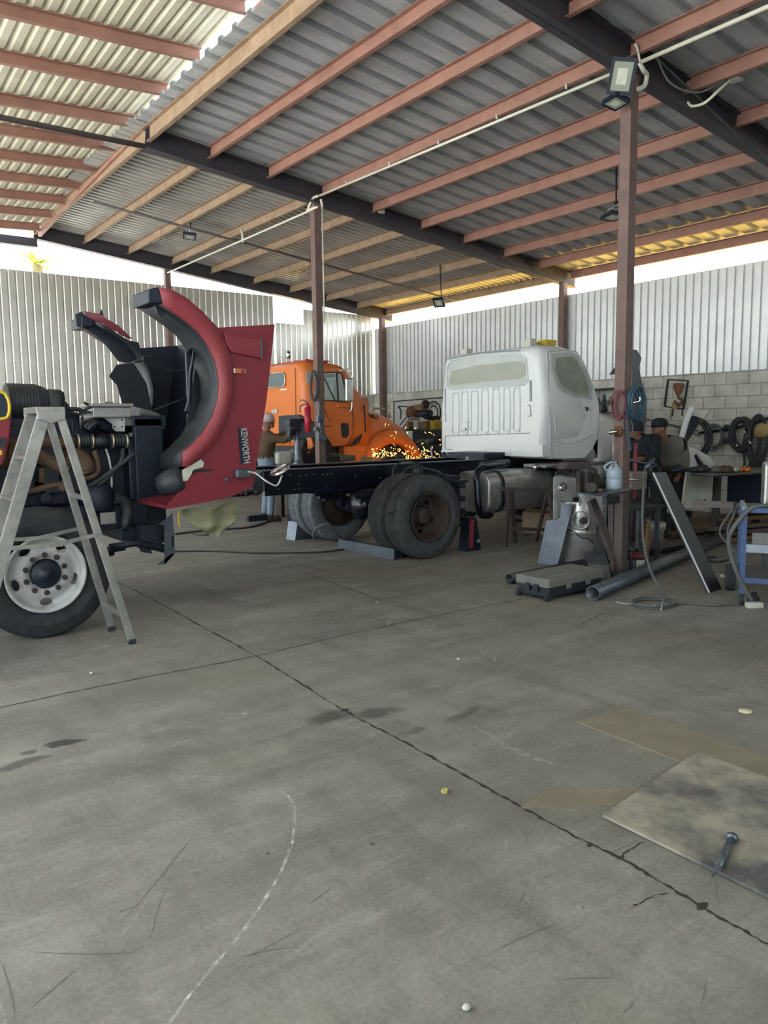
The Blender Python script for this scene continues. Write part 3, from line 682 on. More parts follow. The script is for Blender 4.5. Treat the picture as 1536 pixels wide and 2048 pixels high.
# deep inner fender wall seen through the arch
gl = MB().prism([c1(*p, YN+.5) for p in [(1060, 330), (1120, 340), (1200, 480), (1230, 650), (1190, 850), (1060, 1000), (1010, 990), (1010, 780), (1040, 620), (1060, 450)]], (0, .02, 0)).build('inner_fender', 'black_plastic', red)
MB().prism([c1(*p, YN+.49) for p in [(1110, 635), (1180, 628), (1190, 760), (1160, 800), (1085, 775), (1080, 700)]], (0, .015, 0)).build('fender_opening', 'navy', red)
MB().tube(smooth_path([c1(*p, YN+.42) for p in [(1010, 450), (1035, 430), (1040, 470), (1025, 560), (1020, 690), (1000, 770)]]), .016, 8).build('hood_strut', 'navy_gloss', red)
MB().bmm(c1(1003, 440, YN+.44), c1(1035, 690, YN+.47)).build('strut_bracket', 'black_plastic', red)
MB().prism([c1(1125, 570, YN+.485), c1(1150, 565, YN+.485), c1(1182, 600, YN+.485), c1(1178, 615, YN+.485), c1(1135, 600, YN+.485)], (0, .01, 0)).build('scraped_patch', 'rim_white', red)
# top skin of the hood (now upright, facing away to the right), nose panel below, far side, rear stiffener
q0, q1, q2 = c1(1485, 292, YN), c1(1440, 700, YN), c1(1365, 1172, YN)
tp = MB()
for a, b in ((q0, q1), (q1, q2)):
    tp.prism([V((a.x, YN+.01, a.z)), V((a.x, YR, a.z)), V((b.x, YR, b.z)), V((b.x, YN+.01, b.z))], (-.03, 0, 0))
tp.build('hood_top', 'red', red)
inn = MB()
inn.prism([V((q0.x-.045, YN+.05, q0.z-.01)), V((q0.x-.045, YR-.04, q0.z-.01)), V((q2.x-.045, YR-.04, q2.z)), V((q2.x-.045, YN+.05, q2.z))], (-.02, 0, 0))
inn.prism([V((2.98, YR-.02, 2.38)), V((q0.x-.06, YR-.02, q0.z-.04)), V((q2.x-.06, YR-.02, q2.z)), V((2.6, YR-.02, 1.0)), V((2.86, YR-.02, 1.7)), V((3.0, YR-.02, 2.05))], (0, .01, 0))
inn.bmm((2.55, YN+.55, .99), (3.1, YR-.55, 1.03))
inn.prism([V((p.x, YR-.045, p.z-.006)) for p in panel], (0, .01, 0))
inn.build('hood_lining', 'navy', red)
fs = MB().prism([V((p.x, YR, p.z)) for p in panel], (0, -.02, 0)); fs.build('hood_side', 'red', red)
nose = MB(); n0, n1 = c1(1365, 1172, YN), c1(905, 1290, YN)
nose.prism([V((n0.x, YN+.02, n0.z)), V((n0.x, YR, n0.z)), V((n1.x, YR, n1.z)), V((n1.x, YN+.02, n1.z))], (0, 0, .03)); nose.build('hood_nose', 'red', red)
MB().prism([V((2.9, 7.25, 1.02)), V((2.9, 7.8, 1.02)), V((2.75, 7.75, 1.6)), V((2.7, 7.3, 1.55))], (.02, 0, 0)).build('headlamp_housing', 'black_plastic', red)
MB().prism([c1(*p, 7.65) for p in [(630, 510), (720, 500), (790, 610), (820, 760), (660, 720), (630, 620), (588, 572)]], (0, .012, 0)).build('splash_flap', 'black_plastic', red)
MB().prism([c1(*p, YR-.3) for p in [(404, 240), (440, 222), (470, 252), (520, 280), (560, 292), (600, 322), (640, 352), (700, 380), (748, 388), (765, 440), (760, 470), (700, 500), (640, 492), (600, 440), (560, 390), (520, 355), (470, 322), (412, 300)]], (0, .03, 0)).build('fender_brace', 'black_plastic', red, bevel=.01)
cb = MB().tube(smooth_path([c1(*p, 7.5) for p in [(720, 495), (770, 490), (775, 465), (835, 475)]], 4), .012, 6); cb.tube(smooth_path([c1(*p, 7.3) for p in [(770, 495), (850, 520), (930, 545), (1010, 540)]]), .01, 6); cb.tube([c1(830, 755, 7.2), c1(1000, 690, 7.0)], .006, 6)
cb.build('hood_cable', 'steel_dark', red)
# headlamp bowl peeking under the arch
hb = MB(); hc = c1(955, 1160, YN+.1)
hb.lathe([(.0, -.02), (.08, -.02), (.11, .02), (.105, .12), (.07, .2), (0, .22)], c1(980, 1130, YN+.06), (-.75, .5, -.2), 24); hb.build('headlamp', 'black_plastic', red)
MB().prism([c1(*p, YN) for p in [(985, 1078), (1085, 1020), (1100, 1040), (1095, 1062), (1040, 1078), (1030, 1105), (1010, 1135), (985, 1140)]], (0, .012, 0)).build('filler_patch', 'filler', red)
MB().prism([c1(*p, YN+.004) for p in [(1035, 1088), (1050, 1075), (1142, 1073), (1142, 1082), (1060, 1090), (1040, 1100)]], (0, .006, 0)).build('crack_gap', 'navy', red)
scoop = [c1(*p, YN) for p in [(1205, 335), (1245, 352), (1410, 375), (1415, 478), (1245, 445), (1215, 400)]]
MB().prism(scoop, (0, -.018, 0)).build('air_scoop', 'red_fade', red, bevel=.008)
MB().prism([c1(*p, YN-.02) for p in [(1402, 372), (1412, 374), (1417, 480), (1406, 478)]], (0, .02, 0)).build('scoop_edge', 'steel', red)
ml = MB().bmm(c1(1260, 528, YN-.005), c1(1322, 560, YN+.015)).build('marker_lamp', 'chrome', red, bevel=.004)
MB().bmm(c1(1268, 534, YN-.012), c1(1300, 556, YN)).build('lamp_lens', 'amber', ml); MB().bmm(c1(1300, 534, YN-.012), c1(1316, 556, YN)).build('lamp_lens', 'red_tool', ml)
bk = MB().prism([c1(*p, YN) for p in [(1285, 850), (1318, 852), (1333, 1045), (1300, 1045)]], (0, .012, 0)).build('badge', 'navy', red)
u = (c1(1322, 1040, YN)-c1(1305, 852, YN)).normalized()
L = (c1(1322, 1040, YN)-c1(1305, 852, YN)).length
tx = text('KENWORTH', 'badge_lettering', 'rim_white', .088, c1(1297, 853, YN)+V((0, .004, 0)), u, X, bk, .006, .0012)
w = max(v.co.dot(u) for v in tx.data.vertices)-min(v.co.dot(u) for v in tx.data.vertices)
o0 = c1(1297, 853, YN) - root_off(bk)
tx.data.transform(Matrix.Translation(o0) @ Matrix.Scale(L/w, 4, u) @ Matrix.Translation(-o0))
mr = MB().bmm(c1(1275, 1075, YN-.06), c1(1338, 1117, YN+.01)).build('mirror_mount', 'steel', red, bevel=.015)
ma = MB().tube(smooth_path([at(496, 943, 'Y', 5.98), at(512, 947, 'Y', 5.9), at(532, 962, 'Y', 5.82), at(550, 971, 'Y', 5.78), at(558, 966, 'Y', 5.77), at(564, 950, 'Y', 5.76)]), .009, 10).build('mirror_arm', 'alu', red)
mc = at(560, 940, 'Y', 5.76); d1 = (at(579, 930, 'Y', 5.72)-at(541, 948, 'Y', 5.8)).normalized(); nn = d1.cross(V((.3, -1, .1))).normalized()
mm_ = MB().lathe([(0, -.012), (.085, -.008), (.09, .002), (.08, .012), (0, .022)], mc, nn, 28).build('hood_mirror', 'chrome', red)
MB().ball(c1(1225, 1130, YN), (.022, .006, .022)).build('paint_blister', 'steel', red)
MB().tube([c1(1030, 690, YN+.3), c1(1015, 770, YN+.25)], .008, 6).build('hood_cable', 'navy_gloss', red)
# masking sheet and tape hanging under the hood
sh = MB(); A, B, C_ = c1(980, 1298, YN+.25), c1(1295, 1248, YN+.25), c1(1178, 1448, YN+.25)
rows = []
for i in range(13):
    t = i/12; l = A.lerp(C_, t)+V((-.03*sin(pi*t), 0, -.02*sin(pi*t))); r = B.lerp(C_, t)+V((.03*sin(pi*t), 0, -.01*sin(pi*t)))
    rows.append([l.lerp(r, k/10)+V((0, .07*sin(k*.9+i*.35)*(1-t)+.04*sin(i*.8), 0)) for k in range(11)])
sh.skin(rows, closed=False, cap=False)
one(sh, 'masking_sheet', 'paper_masking', 'drab olive masking sheet hanging in a point under the tipped red hood', 'masking sheet', thick=.002)
tp_ = MB().tube(smooth_path([c1(968, 1296, YN+.2), c1(962, 1340, YN+.2), c1(968, 1385, YN+.2)]), .008, 6)
one(tp_, 'masking_tape', 'yellow', 'yellow tape strip dangling below the red hood', 'tape')
# ================================================================ stepladder
lad = thing('stepladder', 'worn aluminium stepladder standing open in front of the red truck', 'ladder', (1.35, 5.8, 0))
y0, y1 = 5.58, 6.05
def ly(z, near): # rails close in towards the top
    t = z/1.73; return (y0+.07*t) if near else (y1-.07*t)
xt, xb, xf = 1.41, 1.86, .78
for near in (True, False):
    MB().bar((xt-.05, ly(1.7, near), 1.70), (xf, ly(0, near), .02), .085, .028, (0, 1, 0)).build('front_rail', 'alu_dull', lad, bevel=.004)
    r = MB(); p0, p1 = V((xt+.05, ly(1.7, near), 1.70)), V((xb, ly(0, near), .03)); r.bar(p0, p1, .055, .026, (0, 1, 0))
    ra = r.build('rear_rail', 'alu_dull', lad, bevel=.004)
    MB().box((xb, ly(0, near), .018), (.05, .04, .036)).build('rubber_foot', 'rubber', ra); 
    MB().box((xf, ly(0, near), .018), (.07, .04, .036)).build('rubber_foot', 'rubber', ra)
for z in (.28, .56, .84, 1.12, 1.40):
    t = 1-z/1.7; x = xt-.05+(xf-xt+.05)*t
    MB().bmm((x-.045, ly(z, True)+.012, z-.012), (x+.045, ly(z, False)-.012, z+.012)).build('step', 'alu_dull', lad)
for z in (.22, 1.1):
    t = 1-z/1.7; x = xt+.05+(xb-xt-.05)*t
    MB().bar((x, ly(z, True), z), (x, ly(z, False), z), .02, .035).build('rear_brace', 'alu_dull', lad)
tcap = MB().bmm((xt-.105, y0+.05, 1.70), (xt+.085, y1-.05, 1.745)); 
for y in (y0+.05, y1-.05): tcap.prism([(xt-.105, y, 1.72), (xt+.085, y, 1.72), (xt+.08, y, 1.655), (xt+.03, y, 1.645), (xt-.01, y, 1.625), (xt-.05, y, 1.645), (xt-.1, y, 1.655)], (0, .012 if y > 5.8 else -.012, 0))
tcap.build('top_cap', 'alu_dull', lad, bevel=.006)
for near in (True, False):
    z = .82; xa = xt-.05+(xf-xt+.05)*(1-z/1.7)+.03; xc = xt+.05+(xb-xt-.05)*(1-z/1.7)
    yy = ly(z, near)+(-.02 if near else .02)
    b = MB().bar((xa, yy, z-.02), ((xa+xc)/2+.04, yy, z-.03), .008, .028); b.bar(((xa+xc)/2-.04, yy-.008, z-.03), (xc, yy-.008, z+.02), .008, .028); b.build('spreader', 'alu_dull', lad)
# ================================================================ white truck, cab and bare chassis
wt = thing('white_truck', 'white cab and bare black chassis truck with masked windows', 'truck', (7.5, 8.1, 0))
# chassis rails
for y, s, x0 in ((7.67, 1, 4.13), (8.53, -1, 4.3)):
    r = MB(); r.bmm((x0, y-.006, .81), (10.9, y+.006, 1.09)); r.bmm((x0, y, 1.078), (10.9, y+s*.085, 1.09)); r.bmm((x0, y, .81), (10.9, y+s*.085, .822))
    ra = r.build('chassis_rail', 'navy_gloss', wt)
    if s > 0:
        bo = MB()
        for px, py in [(557, 949), (580, 950), (600, 951), (612, 950), (627, 949), (646, 949), (654, 949), (662, 949), (597, 968), (589, 979), (598, 978), (557, 978), (653, 975), (710, 951), (760, 955)]:
            p = at(px, py, 'Y', 7.664); bo.cyl(p+V((0, .004, 0)), p+V((0, -.006, 0)), .011, 10)
        bo.build('rivet', 'steel', ra)
MB().bmm((4.13, 7.655, 1.09), (7.6, 7.76, 1.102)).build('rail_highlight', 'steel', wt)  # pale strip put in for the highlight along the rail's top edge
MB().bmm((4.3, 8.44, 1.09), (7.6, 8.54, 1.102)).build('rail_highlight', 'steel', wt)
for x in (4.35, 5.3, 6.7, 7.8, 9.2):
    c = MB().bmm((x-.005, 7.68, .83), (x+.005, 8.52, 1.07)); c.bmm((x, 7.68, 1.06), (x+.06, 8.52, 1.07)); c.bmm((x, 7.68, .83), (x+.06, 8.52, .84)); c.build('crossmember', 'navy', wt)
MB().prism([at(508, 955, 'Y', 7.70), at(527, 941, 'Y', 7.68), at(527, 985, 'Y', 7.68), at(504, 978, 'Y', 7.70)], (0, .5, 0)).build('end_crossmember', 'steel_dark', wt)
for px, py in ((936, 918),):
    a = at(px, 928, 'Y', 7.68); MB().bmm(a+V((-.02, 0, 0)), a+V((.02, .02, .1))).build('rail_tab', 'rim_white', wt)
MB().bmm((7.6, 7.72, 1.09), (10.4, 8.48, 1.18)).build('cab_subframe', 'navy', wt)
# rear axle and dual wheels
AX = V((5.88, 8.1, .5))
ax = MB().tube([(5.88, 7.1, .5), (5.88, 7.7, .5), (5.88, 7.85, .52), (5.88, 8.35, .52), (5.88, 8.5, .5), (5.88, 9.1, .5)], [.07, .08, .14, .14, .08, .07], 16)
ax.build('axle_housing', 'navy', wt)
dc = at(715, 1010, 'Y', 8.1)
MB().lathe([(.2, 0), (.21, .02), (.2, .06), (.16, .11), (.08, .14), (0, .145)], (5.78, 8.1, .56), -X, 30).build('differential_cover', 'navy_gloss', wt)
MB().lathe([(.2, 0), (.15, .2), (.08, .3), (0, .3)], (5.9, 8.1, .54), X, 24).build('pinion_housing', 'navy', wt)
for y in (7.58, 8.62):
    l = MB()
    for k in range(5): l.bar((5.2+.08*k, y, .76-.04*k), (6.55-.08*k, y, .76-.04*k), .07, .03)
    l.bmm((5.76, y-.06, .5), (6.0, y+.06, .82)); l.build('leaf_spring', 'navy', wt)
def rear_rim(c, ax_, outer):
    c = V(c); a = V(ax_)
    prof = [(.286, -.12), (.286, .125), (.298, .135), (.292, .143), (.274, .13), (.262, .06), (.245, -.02), (.225, -.06), (.15, -.075), (.10, -.075), (.10, .02), (.085, .045), (.0, .05), (.0, -.1), (.22, -.1), (.27, -.03)]
    rim = MB().lathe(prof, c, a, 48, closed=True).build('rim', 'rim_rust', wt)
    if outer:
        e = X; g = a.cross(e); ct = MB()
        for k in range(5):
            q = radians(54+72*k); p = c + e*.19*cos(q)+g*.19*sin(q); rd_ = e*cos(q)+g*sin(q); tg = a.cross(rd_)
            ring = [p + rd_*.022*cos(w_)+tg*.038*sin(w_) for w_ in [2*pi*i/12 for i in range(12)]]
            ct.skin([[v-a*.04 for v in ring], [v-a*.13 for v in ring]], smooth=False)
        cut(rim, ct)
        for k in range(10):
            q = radians(36*k); p = c+e*.135*cos(q)+g*.135*sin(q)-a*.07
            MB().lathe([(.018, 0), (.018, .03), (0, .032)], p, a, 6, smooth=False).build('lug_nut', 'iron', rim)
    return rim
for y, s, dirty in ((6.985, -1, 1), (7.33, -1, 1), (8.87, 1, 0), (9.215, 1, 0)):
    c = V((5.88, y, .5)); tyre_mb(c, (0, s, 0), .5, .27, .285, 5, 56).build('tire', 'rubber_dusty' if dirty else 'rubber_grey', wt)
    rear_rim(c, (0, s, 0), y in (6.985, 9.215))
# brake chamber and air hoses on top of the near tyre
bc = at(836, 937, 'Y', 7.3)
MB().lathe([(.06, 0), (.065, .01), (.065, .05), (.055, .06), (.055, .10), (0, .105)], bc+V((0, 0, -.07)), Z, 20).build('brake_chamber', 'steel_dark', wt)
hs = MB()
for pts in ([(836, 930), (810, 940), (800, 965), (815, 990)], [(840, 925), (800, 925), (785, 950), (800, 1010), (760, 1035)], [(845, 935), (880, 945), (900, 965)], [(830, 945), (800, 960), (780, 975)]):
    hs.tube(smooth_path([at(x, y, 'Y', 6.9) if k else at(x, y, 'Y', 7.2) for k, (x, y) in enumerate(pts)]), .010, 6)
hs.build('air_hose', 'cable', wt)
# mud bracket, tanks and exhaust
mb = MB(); x0 = at(925, 965, 'Y', 7.2)
for k in range(4): mb.cyl((6.55, 7.0, .35+.16*k), (6.55, 7.5, .35+.16*k), .035, 10)
mb.bmm((6.50, 7.1, .3), (6.58, 7.5, .95)); mb.bmm((6.46, 6.98, .86), (6.6, 7.3, .90)); mb.build('spring_hanger', 'navy', wt)
def rounded(c, hx, hz, r, n=6):
    pts = []
    for qx, qz, a0 in ((1, 1, 0), (-1, 1, 90), (-1, -1, 180), (1, -1, 270)):
        for k in range(n+1):
            a = radians(a0+90*k/n); pts.append((c[0]+qx*(hx-r)+r*cos(a), c[1]+qz*(hz-r)+r*sin(a)))
    return pts
tk = rounded((7.32, .70), .31, .27, .16)
TX0, TX1 = 6.98, 8.55
tm = MB().skin([[V((TX0+.02, 7.32+(a-7.32)*.93, .70+(b-.70)*.93)) for a, b in tk]] + [[V((xx, a, b)) for a, b in tk] for xx in (TX0+.035, TX0+.06, 7.6, TX1)])
tank = tm.build('fuel_tank', 'alu_dull', wt)
for xx in (7.22, 8.2):
    MB().skin([[V((xx, 7.32+(a-7.32)*1.03, .70+(b-.70)*1.03)) for a, b in tk], [V((xx+.06, 7.32+(a-7.32)*1.03, .70+(b-.70)*1.03)) for a, b in tk]]).build('tank_strap', 'navy', tank)
MB().cyl((7.95, 7.12, .95), (7.95, 7.05, 1.02), .035, 16).build('filler_cap', 'chrome', tank)
MB().tube(smooth_path([(7.55, 7.25, 1.05), (7.15, 7.15, 1.035), (6.98, 7.12, 1.02), (6.87, 7.10, .95), (6.84, 7.06, .75), (6.85, 7.04, .52), (6.92, 7.06, .42), (7.1, 7.1, .40)]), .042, 12).build('exhaust_pipe', 'navy_gloss', wt)
MB().tube([(7.05, 7.2, 1.055), (7.6, 7.26, 1.06)], .05, 14).build('exhaust_sleeve', 'steel_dark', wt)
MB().bmm((8.0, 6.95, .98), (9.3, 7.35, 1.03)).build('cab_step', 'alu_dull', wt, bevel=.01)
ud = MB()
for px, py, rx in ((925, 1030, .09), (945, 1025, .06), (940, 1005, .05)): ud.ball(at(px, py, 'Y', 7.6), rx)
ud.tube(smooth_path([at(930, 1010, 'Y', 7.5), at(955, 1020, 'Y', 7.5), at(985, 1030, 'Y', 7.5)]), .025, 8); ud.tube([at(1030, 1040, 'Y', 8), at(1056, 1044, 'Y', 8)], .02, 8)
ud.build('axle_linkage', 'iron', wt)
# front wheel and axle
for y, s in ((7.1, -1), (9.1, 1)):
    c = V((9.95, y, .5)); tyre_mb(c, (0, s, 0), .5, .28, .285, 4, 40).build('tire', 'rubber', wt); MB().lathe([(.285, -.1), (.285, .1), (.2, .05), (.1, .08), (0, .08)], c, (0, s, 0), 30).build('rim', 'rim_white', wt)
# cab
YC0, YC1 = 7.0, 9.14
def cabring(x, z0, z1, ins, top):
    yc = (YC0+YC1)/2; hw = (YC1-YC0)/2; w0 = hw-ins; w1 = hw-ins-top; r = .10; out = []
    P = [(-w0, z0), (-w0, z0+.5), (-w0, z1-.75), (-w1, z1-r*1.3), (-w1+r*.35, z1-r*.4), (-w1+r*1.3, z1)]
    L_ = P + [(-p[0], p[1]) for p in P[::-1]]
    return [V((x, yc+a, b)) for a, b in L_]
rings = [cabring(8.02, 1.13, 2.55, .09, .10), cabring(8.0, 1.13, 2.58, .06, .09) if False else cabring(8.035, 1.13, 2.59, .05, .09), cabring(8.08, 1.13, 2.625, .015, .08), cabring(8.16, 1.10, 2.645, 0, .08), cabring(8.5, 1.08, 2.655, 0, .08), cabring(8.72, 1.08, 2.62, 0, .09), cabring(8.85, 1.08, 2.50, .005, .10), cabring(8.97, 1.08, 2.27, .01, .10), cabring(9.12, 1.08, 1.95, .02, .05), cabring(9.2, 1.08, 1.86, .02, .02)]
cab = MB().skin(rings).build('cab', 'white_paint', wt)
XB = 8.015
def bk_(x, y, off=0): return at(x, y, 'X', XB-off)
win = [bk_(*p) for p in [(902, 722), (960, 712), (1040, 708), (1052, 716), (1056, 762), (1048, 770), (960, 776), (900, 779), (893, 772), (896, 730)]]
MB().prism([bk_(*p, .004) for p in [(903, 742), (960, 730), (1042, 722), (1050, 728), (1051, 750), (1040, 758), (960, 764), (906, 770), (899, 766)]], (-.003, 0, 0)).build('masking_paper', 'paper_olive', wt)
MB().prism([p+V((-.012, 0, 0)) for p in win], (.003, 0, 0)).build('rear_window_film', 'plastic_film', wt, bevel=.006)
wf = MB().tube([p+V((-.004, 0, 0)) for p in win]+[win[0]+V((-.004, 0, 0))], .009, 8); wf.build('window_gasket', 'white_paint', wt)
rib = MB()
for (xa, xb, ya, yb) in [(905, 917, 786, 866), (923, 935, 784, 864), (942, 955, 782, 863), (963, 976, 780, 862), (985, 998, 778, 861), (1007, 1019, 776, 860), (1027, 1039, 775, 859)]:
    pts = [bk_(xa, yb, .002), bk_(xa, ya+8, .002), bk_((xa*3+xb)/4, ya+1, .002), bk_((xa+xb*3)/4, ya, .002), bk_(xb, ya+6, .002), bk_(xb, yb-2, .002), bk_((xa+xb)/2+2, yb+2, .002), bk_(xa, yb, .002)]
    rib.tube(smooth_path(pts, 4), .011, 6)
rib.build('pressed_rib', 'white_paint', wt)
pl = MB()
for pts in ([(891, 776), (890, 820)], [(1062, 760), (1063, 802), (1060, 802), (1060, 762)], [(1055, 812), (1060, 810), (1062, 832), (1056, 832)], [(890, 822), (892, 842), (889, 842)], [(890, 872), (1060, 866)], [(890, 872), (890, 898), (905, 900)]):
    pl.tube([bk_(x, y, .001) for x, y in pts], .006, 6)
pl.tube(smooth_path([bk_(*p, .0) for p in [(898, 718), (960, 705), (1040, 701)]]), .008, 6); pl.build('panel_seam', 'seam_grey', wt)
MB().bmm(bk_(922, 842, .03), bk_(938, 862, -.01)).build('cab_latch', 'white_paint', wt, bevel=.012)
MB().bmm(bk_(930, 856, .034), bk_(934, 860, .02)).build('latch_keyhole', 'navy', wt)
for px in (879, 884, 1057): pass
ft = MB(); ft.prism([bk_(882, 900), bk_(912, 898), bk_(910, 915), bk_(884, 912)], (.02, 0, 0)); ft.prism([bk_(958, 897), bk_(972, 897), bk_(970, 904), bk_(958, 904)], (.02, 0, 0)); ft.prism([bk_(1007, 896), bk_(1022, 896), bk_(1021, 912), bk_(1018, 912)], (.02, 0, 0)); ft.prism([bk_(1058, 890), bk_(1085, 890), bk_(1085, 914), bk_(1058, 912)], (.06, 0, 0))
ft.build('cab_skirt', 'white_paint', wt)
for px in (888, 903): MB().cyl(at(px, 910, 'X', 7.98), at(px, 910, 'X', 8.0), .05, 16).build('skirt_hole', 'navy', wt)
YD = YC0
def sd(x, y, off=0): return at(x, y, 'Y', YD-off)
door = [sd(*p) for p in [(1102, 704), (1130, 700), (1160, 702), (1172, 722), (1188, 772), (1195, 800), (1197, 830), (1194, 875), (1182, 900), (1168, 916), (1102, 917), (1100, 850)]]
def tumble(pts):   # follow the cab side, which leans in above the belt
    return [V((p.x, YC0 + max(0, (p.z-1.88))*.115 - .012, p.z)) for p in pts]
dm = MB().prism(tumble(door), (0, .03, 0)).build('door', 'white_paint', wt, bevel=.006)
MB().tube(tumble([p for p in door])+[tumble(door)[0]], .006, 6).build('door_seam', 'seam_grey', dm)
wn = [sd(*p) for p in [(1108, 706), (1150, 703), (1162, 712), (1176, 745), (1184, 775), (1182, 800), (1150, 795), (1125, 785), (1115, 775), (1107, 745)]]
MB().prism([p+V((0, -.004, 0)) for p in tumble([sd(*q) for q in [(1118, 716), (1150, 712), (1160, 720), (1172, 750), (1178, 775), (1176, 794), (1150, 786), (1132, 778), (1122, 765), (1116, 740)]])], (0, .003, 0)).build('masking_paper', 'paper_dark', dm)
MB().prism([p+V((0, -.014, 0)) for p in tumble(wn)], (0, .003, 0)).build('window_film', 'film_dark', dm)
hd = MB(); p = sd(1174, 818, .012); hd.bmm(p+V((-.02, -.004, -.03)), p+V((.02, .0, .03))); hd.cyl(p+V((-.05, 0, .02)), p+V((-.05, -.004, .02)), .008, 8); hd.cyl(p+V((.045, 0, 0)), p+V((.045, -.004, 0)), .008, 8)
hd.build('handle_hole', 'navy', dm)
MB().tube([sd(1110, 832, .012), sd(1117, 832, .012), sd(1118, 872, .012), sd(1111, 874, .012), sd(1110, 832, .012)], .006, 6).build('grab_recess', 'white_paint', dm)
MB().tube(smooth_path([sd(1112, 882, .012), sd(1145, 886, .012), sd(1185, 868, .012)]), .007, 6).build('door_crease', 'white_paint', dm)
ws = MB().prism([(8.885, 7.2, 2.45), (8.885, 8.94, 2.45), (9.115, 8.98, 1.98), (9.115, 7.16, 1.98)], (.012, 0, .006)).build('windshield', 'glass_dark', wt)
# hood and front fenders
hr = []
for x, z1, ins in ((9.18, 1.86, .02), (9.35, 1.84, .02), (9.7, 1.78, .03), (10.1, 1.70, .05), (10.5, 1.60, .07), (10.72, 1.45, .10), (10.8, 1.2, .13), (10.82, .85, .13)):
    y0_, y1_ = 7.0+ins, 9.14-ins; zb = .62 if x > 9.3 else 1.0
    hr.append([V((x, y0_, zb)), V((x, y0_, 1.0)), V((x, y0_+.02, 1.3)), V((x, y0_+.16, z1-.22)), V((x, y0_+.5, z1)), V((x, y1_-.5, z1)), V((x, y1_-.16, z1-.22)), V((x, y1_-.02, 1.3)), V((x, y1_, 1.0)), V((x, y1_, zb))])
hood = MB().skin(hr).build('hood', 'white_paint', wt)
ct = MB().cyl((9.95, 6.8, .52), (9.95, 7.5, .52), .62, 36); ct.cyl((9.95, 8.6, .52), (9.95, 9.4, .52), .62, 36); cut(hood, ct)
MB().lathe([(.6, 0), (.6, .4)], (9.95, 7.08, .52), Y, 30).build('wheel_liner', 'navy', wt)
MB().lathe([(.016, 0), (.03, 0), (.03, .012), (.016, .012)], at(1211, 919, 'Y', 7.05), -Y, 16, closed=True).build('liner_washer', 'rim_white', wt)
gr = MB()
for k in range(4): gr.bmm((10.82, 7.4, .95+.1*k), (10.84, 8.74, 1.0+.1*k))
gr.build('grille', 'steel_dark', wt)
# bits on the roof
for (px, py, w, h, lab) in ((934, 692, .10, .08, 'pale masking block near the back left corner of the white cab roof'), (1060, 673, .13, .11, 'pale masking block on the near edge of the white cab roof')):
    p = at(px, py, 'X', 8.2); b = MB().box((p.x, p.y, 2.64+h/2), (w, w, h))
    one(b, 'masking_block', 'filler', lab, 'block', bevel=.006)
b = MB().box((8.55, 7.42, 2.70), (.22, .16, .10)); b.tube([(8.28, 7.5, 2.69), (8.46, 7.46, 2.71)], .02, 8)
one(b, 'paint_brush', 'yellow', 'yellow bristled brush lying on the white cab roof', 'brush', bevel=.01)
# ================================================================ orange truck
ot = thing('orange_truck', 'orange truck with black number on its hood parked before the corrugated wall', 'truck', (8.6, 13.1, 0))
YO = 12.0; XO = 7.325
def os_(x, y, off=0): return at(x, y, 'Y', YO-off)
def ob_(x, y, off=0): return at(x, y, 'X', XO-off)
def ring(x, z0, z1, ins, top, r=.14):
    yc = 13.1; hw = 1.1-ins; P = [(-hw, z0), (-hw, 1.75), (-hw+top*.35, 2.1), (-hw+top, z1-r), (-hw+top+r*.35, z1-r*.3), (-hw+top+r*1.2, z1)]
    return [V((x, yc+a, b)) for a, b in P + [(-a, b) for a, b in P[::-1]]]
MB().skin([ring(7.33, 1.3, 2.66, .16, .06), ring(7.36, 1.22, 2.71, .07, .06), ring(7.43, 1.2, 2.75, .015, .06), ring(7.55, 1.2, 2.77, 0, .07), ring(7.9, 1.2, 2.76, 0, .07), ring(8.2, 1.2, 2.72, 0, .08), ring(8.38, 1.2, 2.62, 0, .09), ring(8.5, 1.2, 2.40, 0, .08), ring(8.66, 1.2, 2.06, 0, .03), ring(8.74, 1.2, 1.95, 0, .02)]).build('cab', 'orange', ot)
rf = MB()
for k in range(6): rf.ball((7.75+.0*k, 12.2+.36*k, 2.80), (.07, .05, .035), 10)
rf.bmm((7.5, 12.2, 2.76), (8.0, 14.0, 2.785)); rf.build('roof_light_bar', 'red_tool', ot)
wnd = MB().prism([ob_(*p) for p in [(500, 752), (545, 747), (566, 745), (570, 750), (570, 768), (566, 773), (545, 775), (500, 778)]], (-.012, 0, 0)).build('rear_window', 'glass_dark', ot)
pts = [ob_(*p, .012) for p in [(500, 752), (545, 747), (566, 745), (570, 750), (570, 768), (566, 773), (545, 775), (500, 778)]]
MB().tube(pts+[pts[0]], .012, 6).build('window_frame', 'chrome', wnd)
MB().bmm(ob_(543, 819, .02), ob_(556, 826, 0)).build('rear_plate', 'rim_white', ot)
MB().bmm(ob_(560, 778, .006), ob_(574, 780, 0)).build('trim_strip', 'chrome', ot)
MB().tube([ob_(590, 735, .002), ob_(592, 850, .002)], .005, 6).build('panel_seam', 'rust', ot)
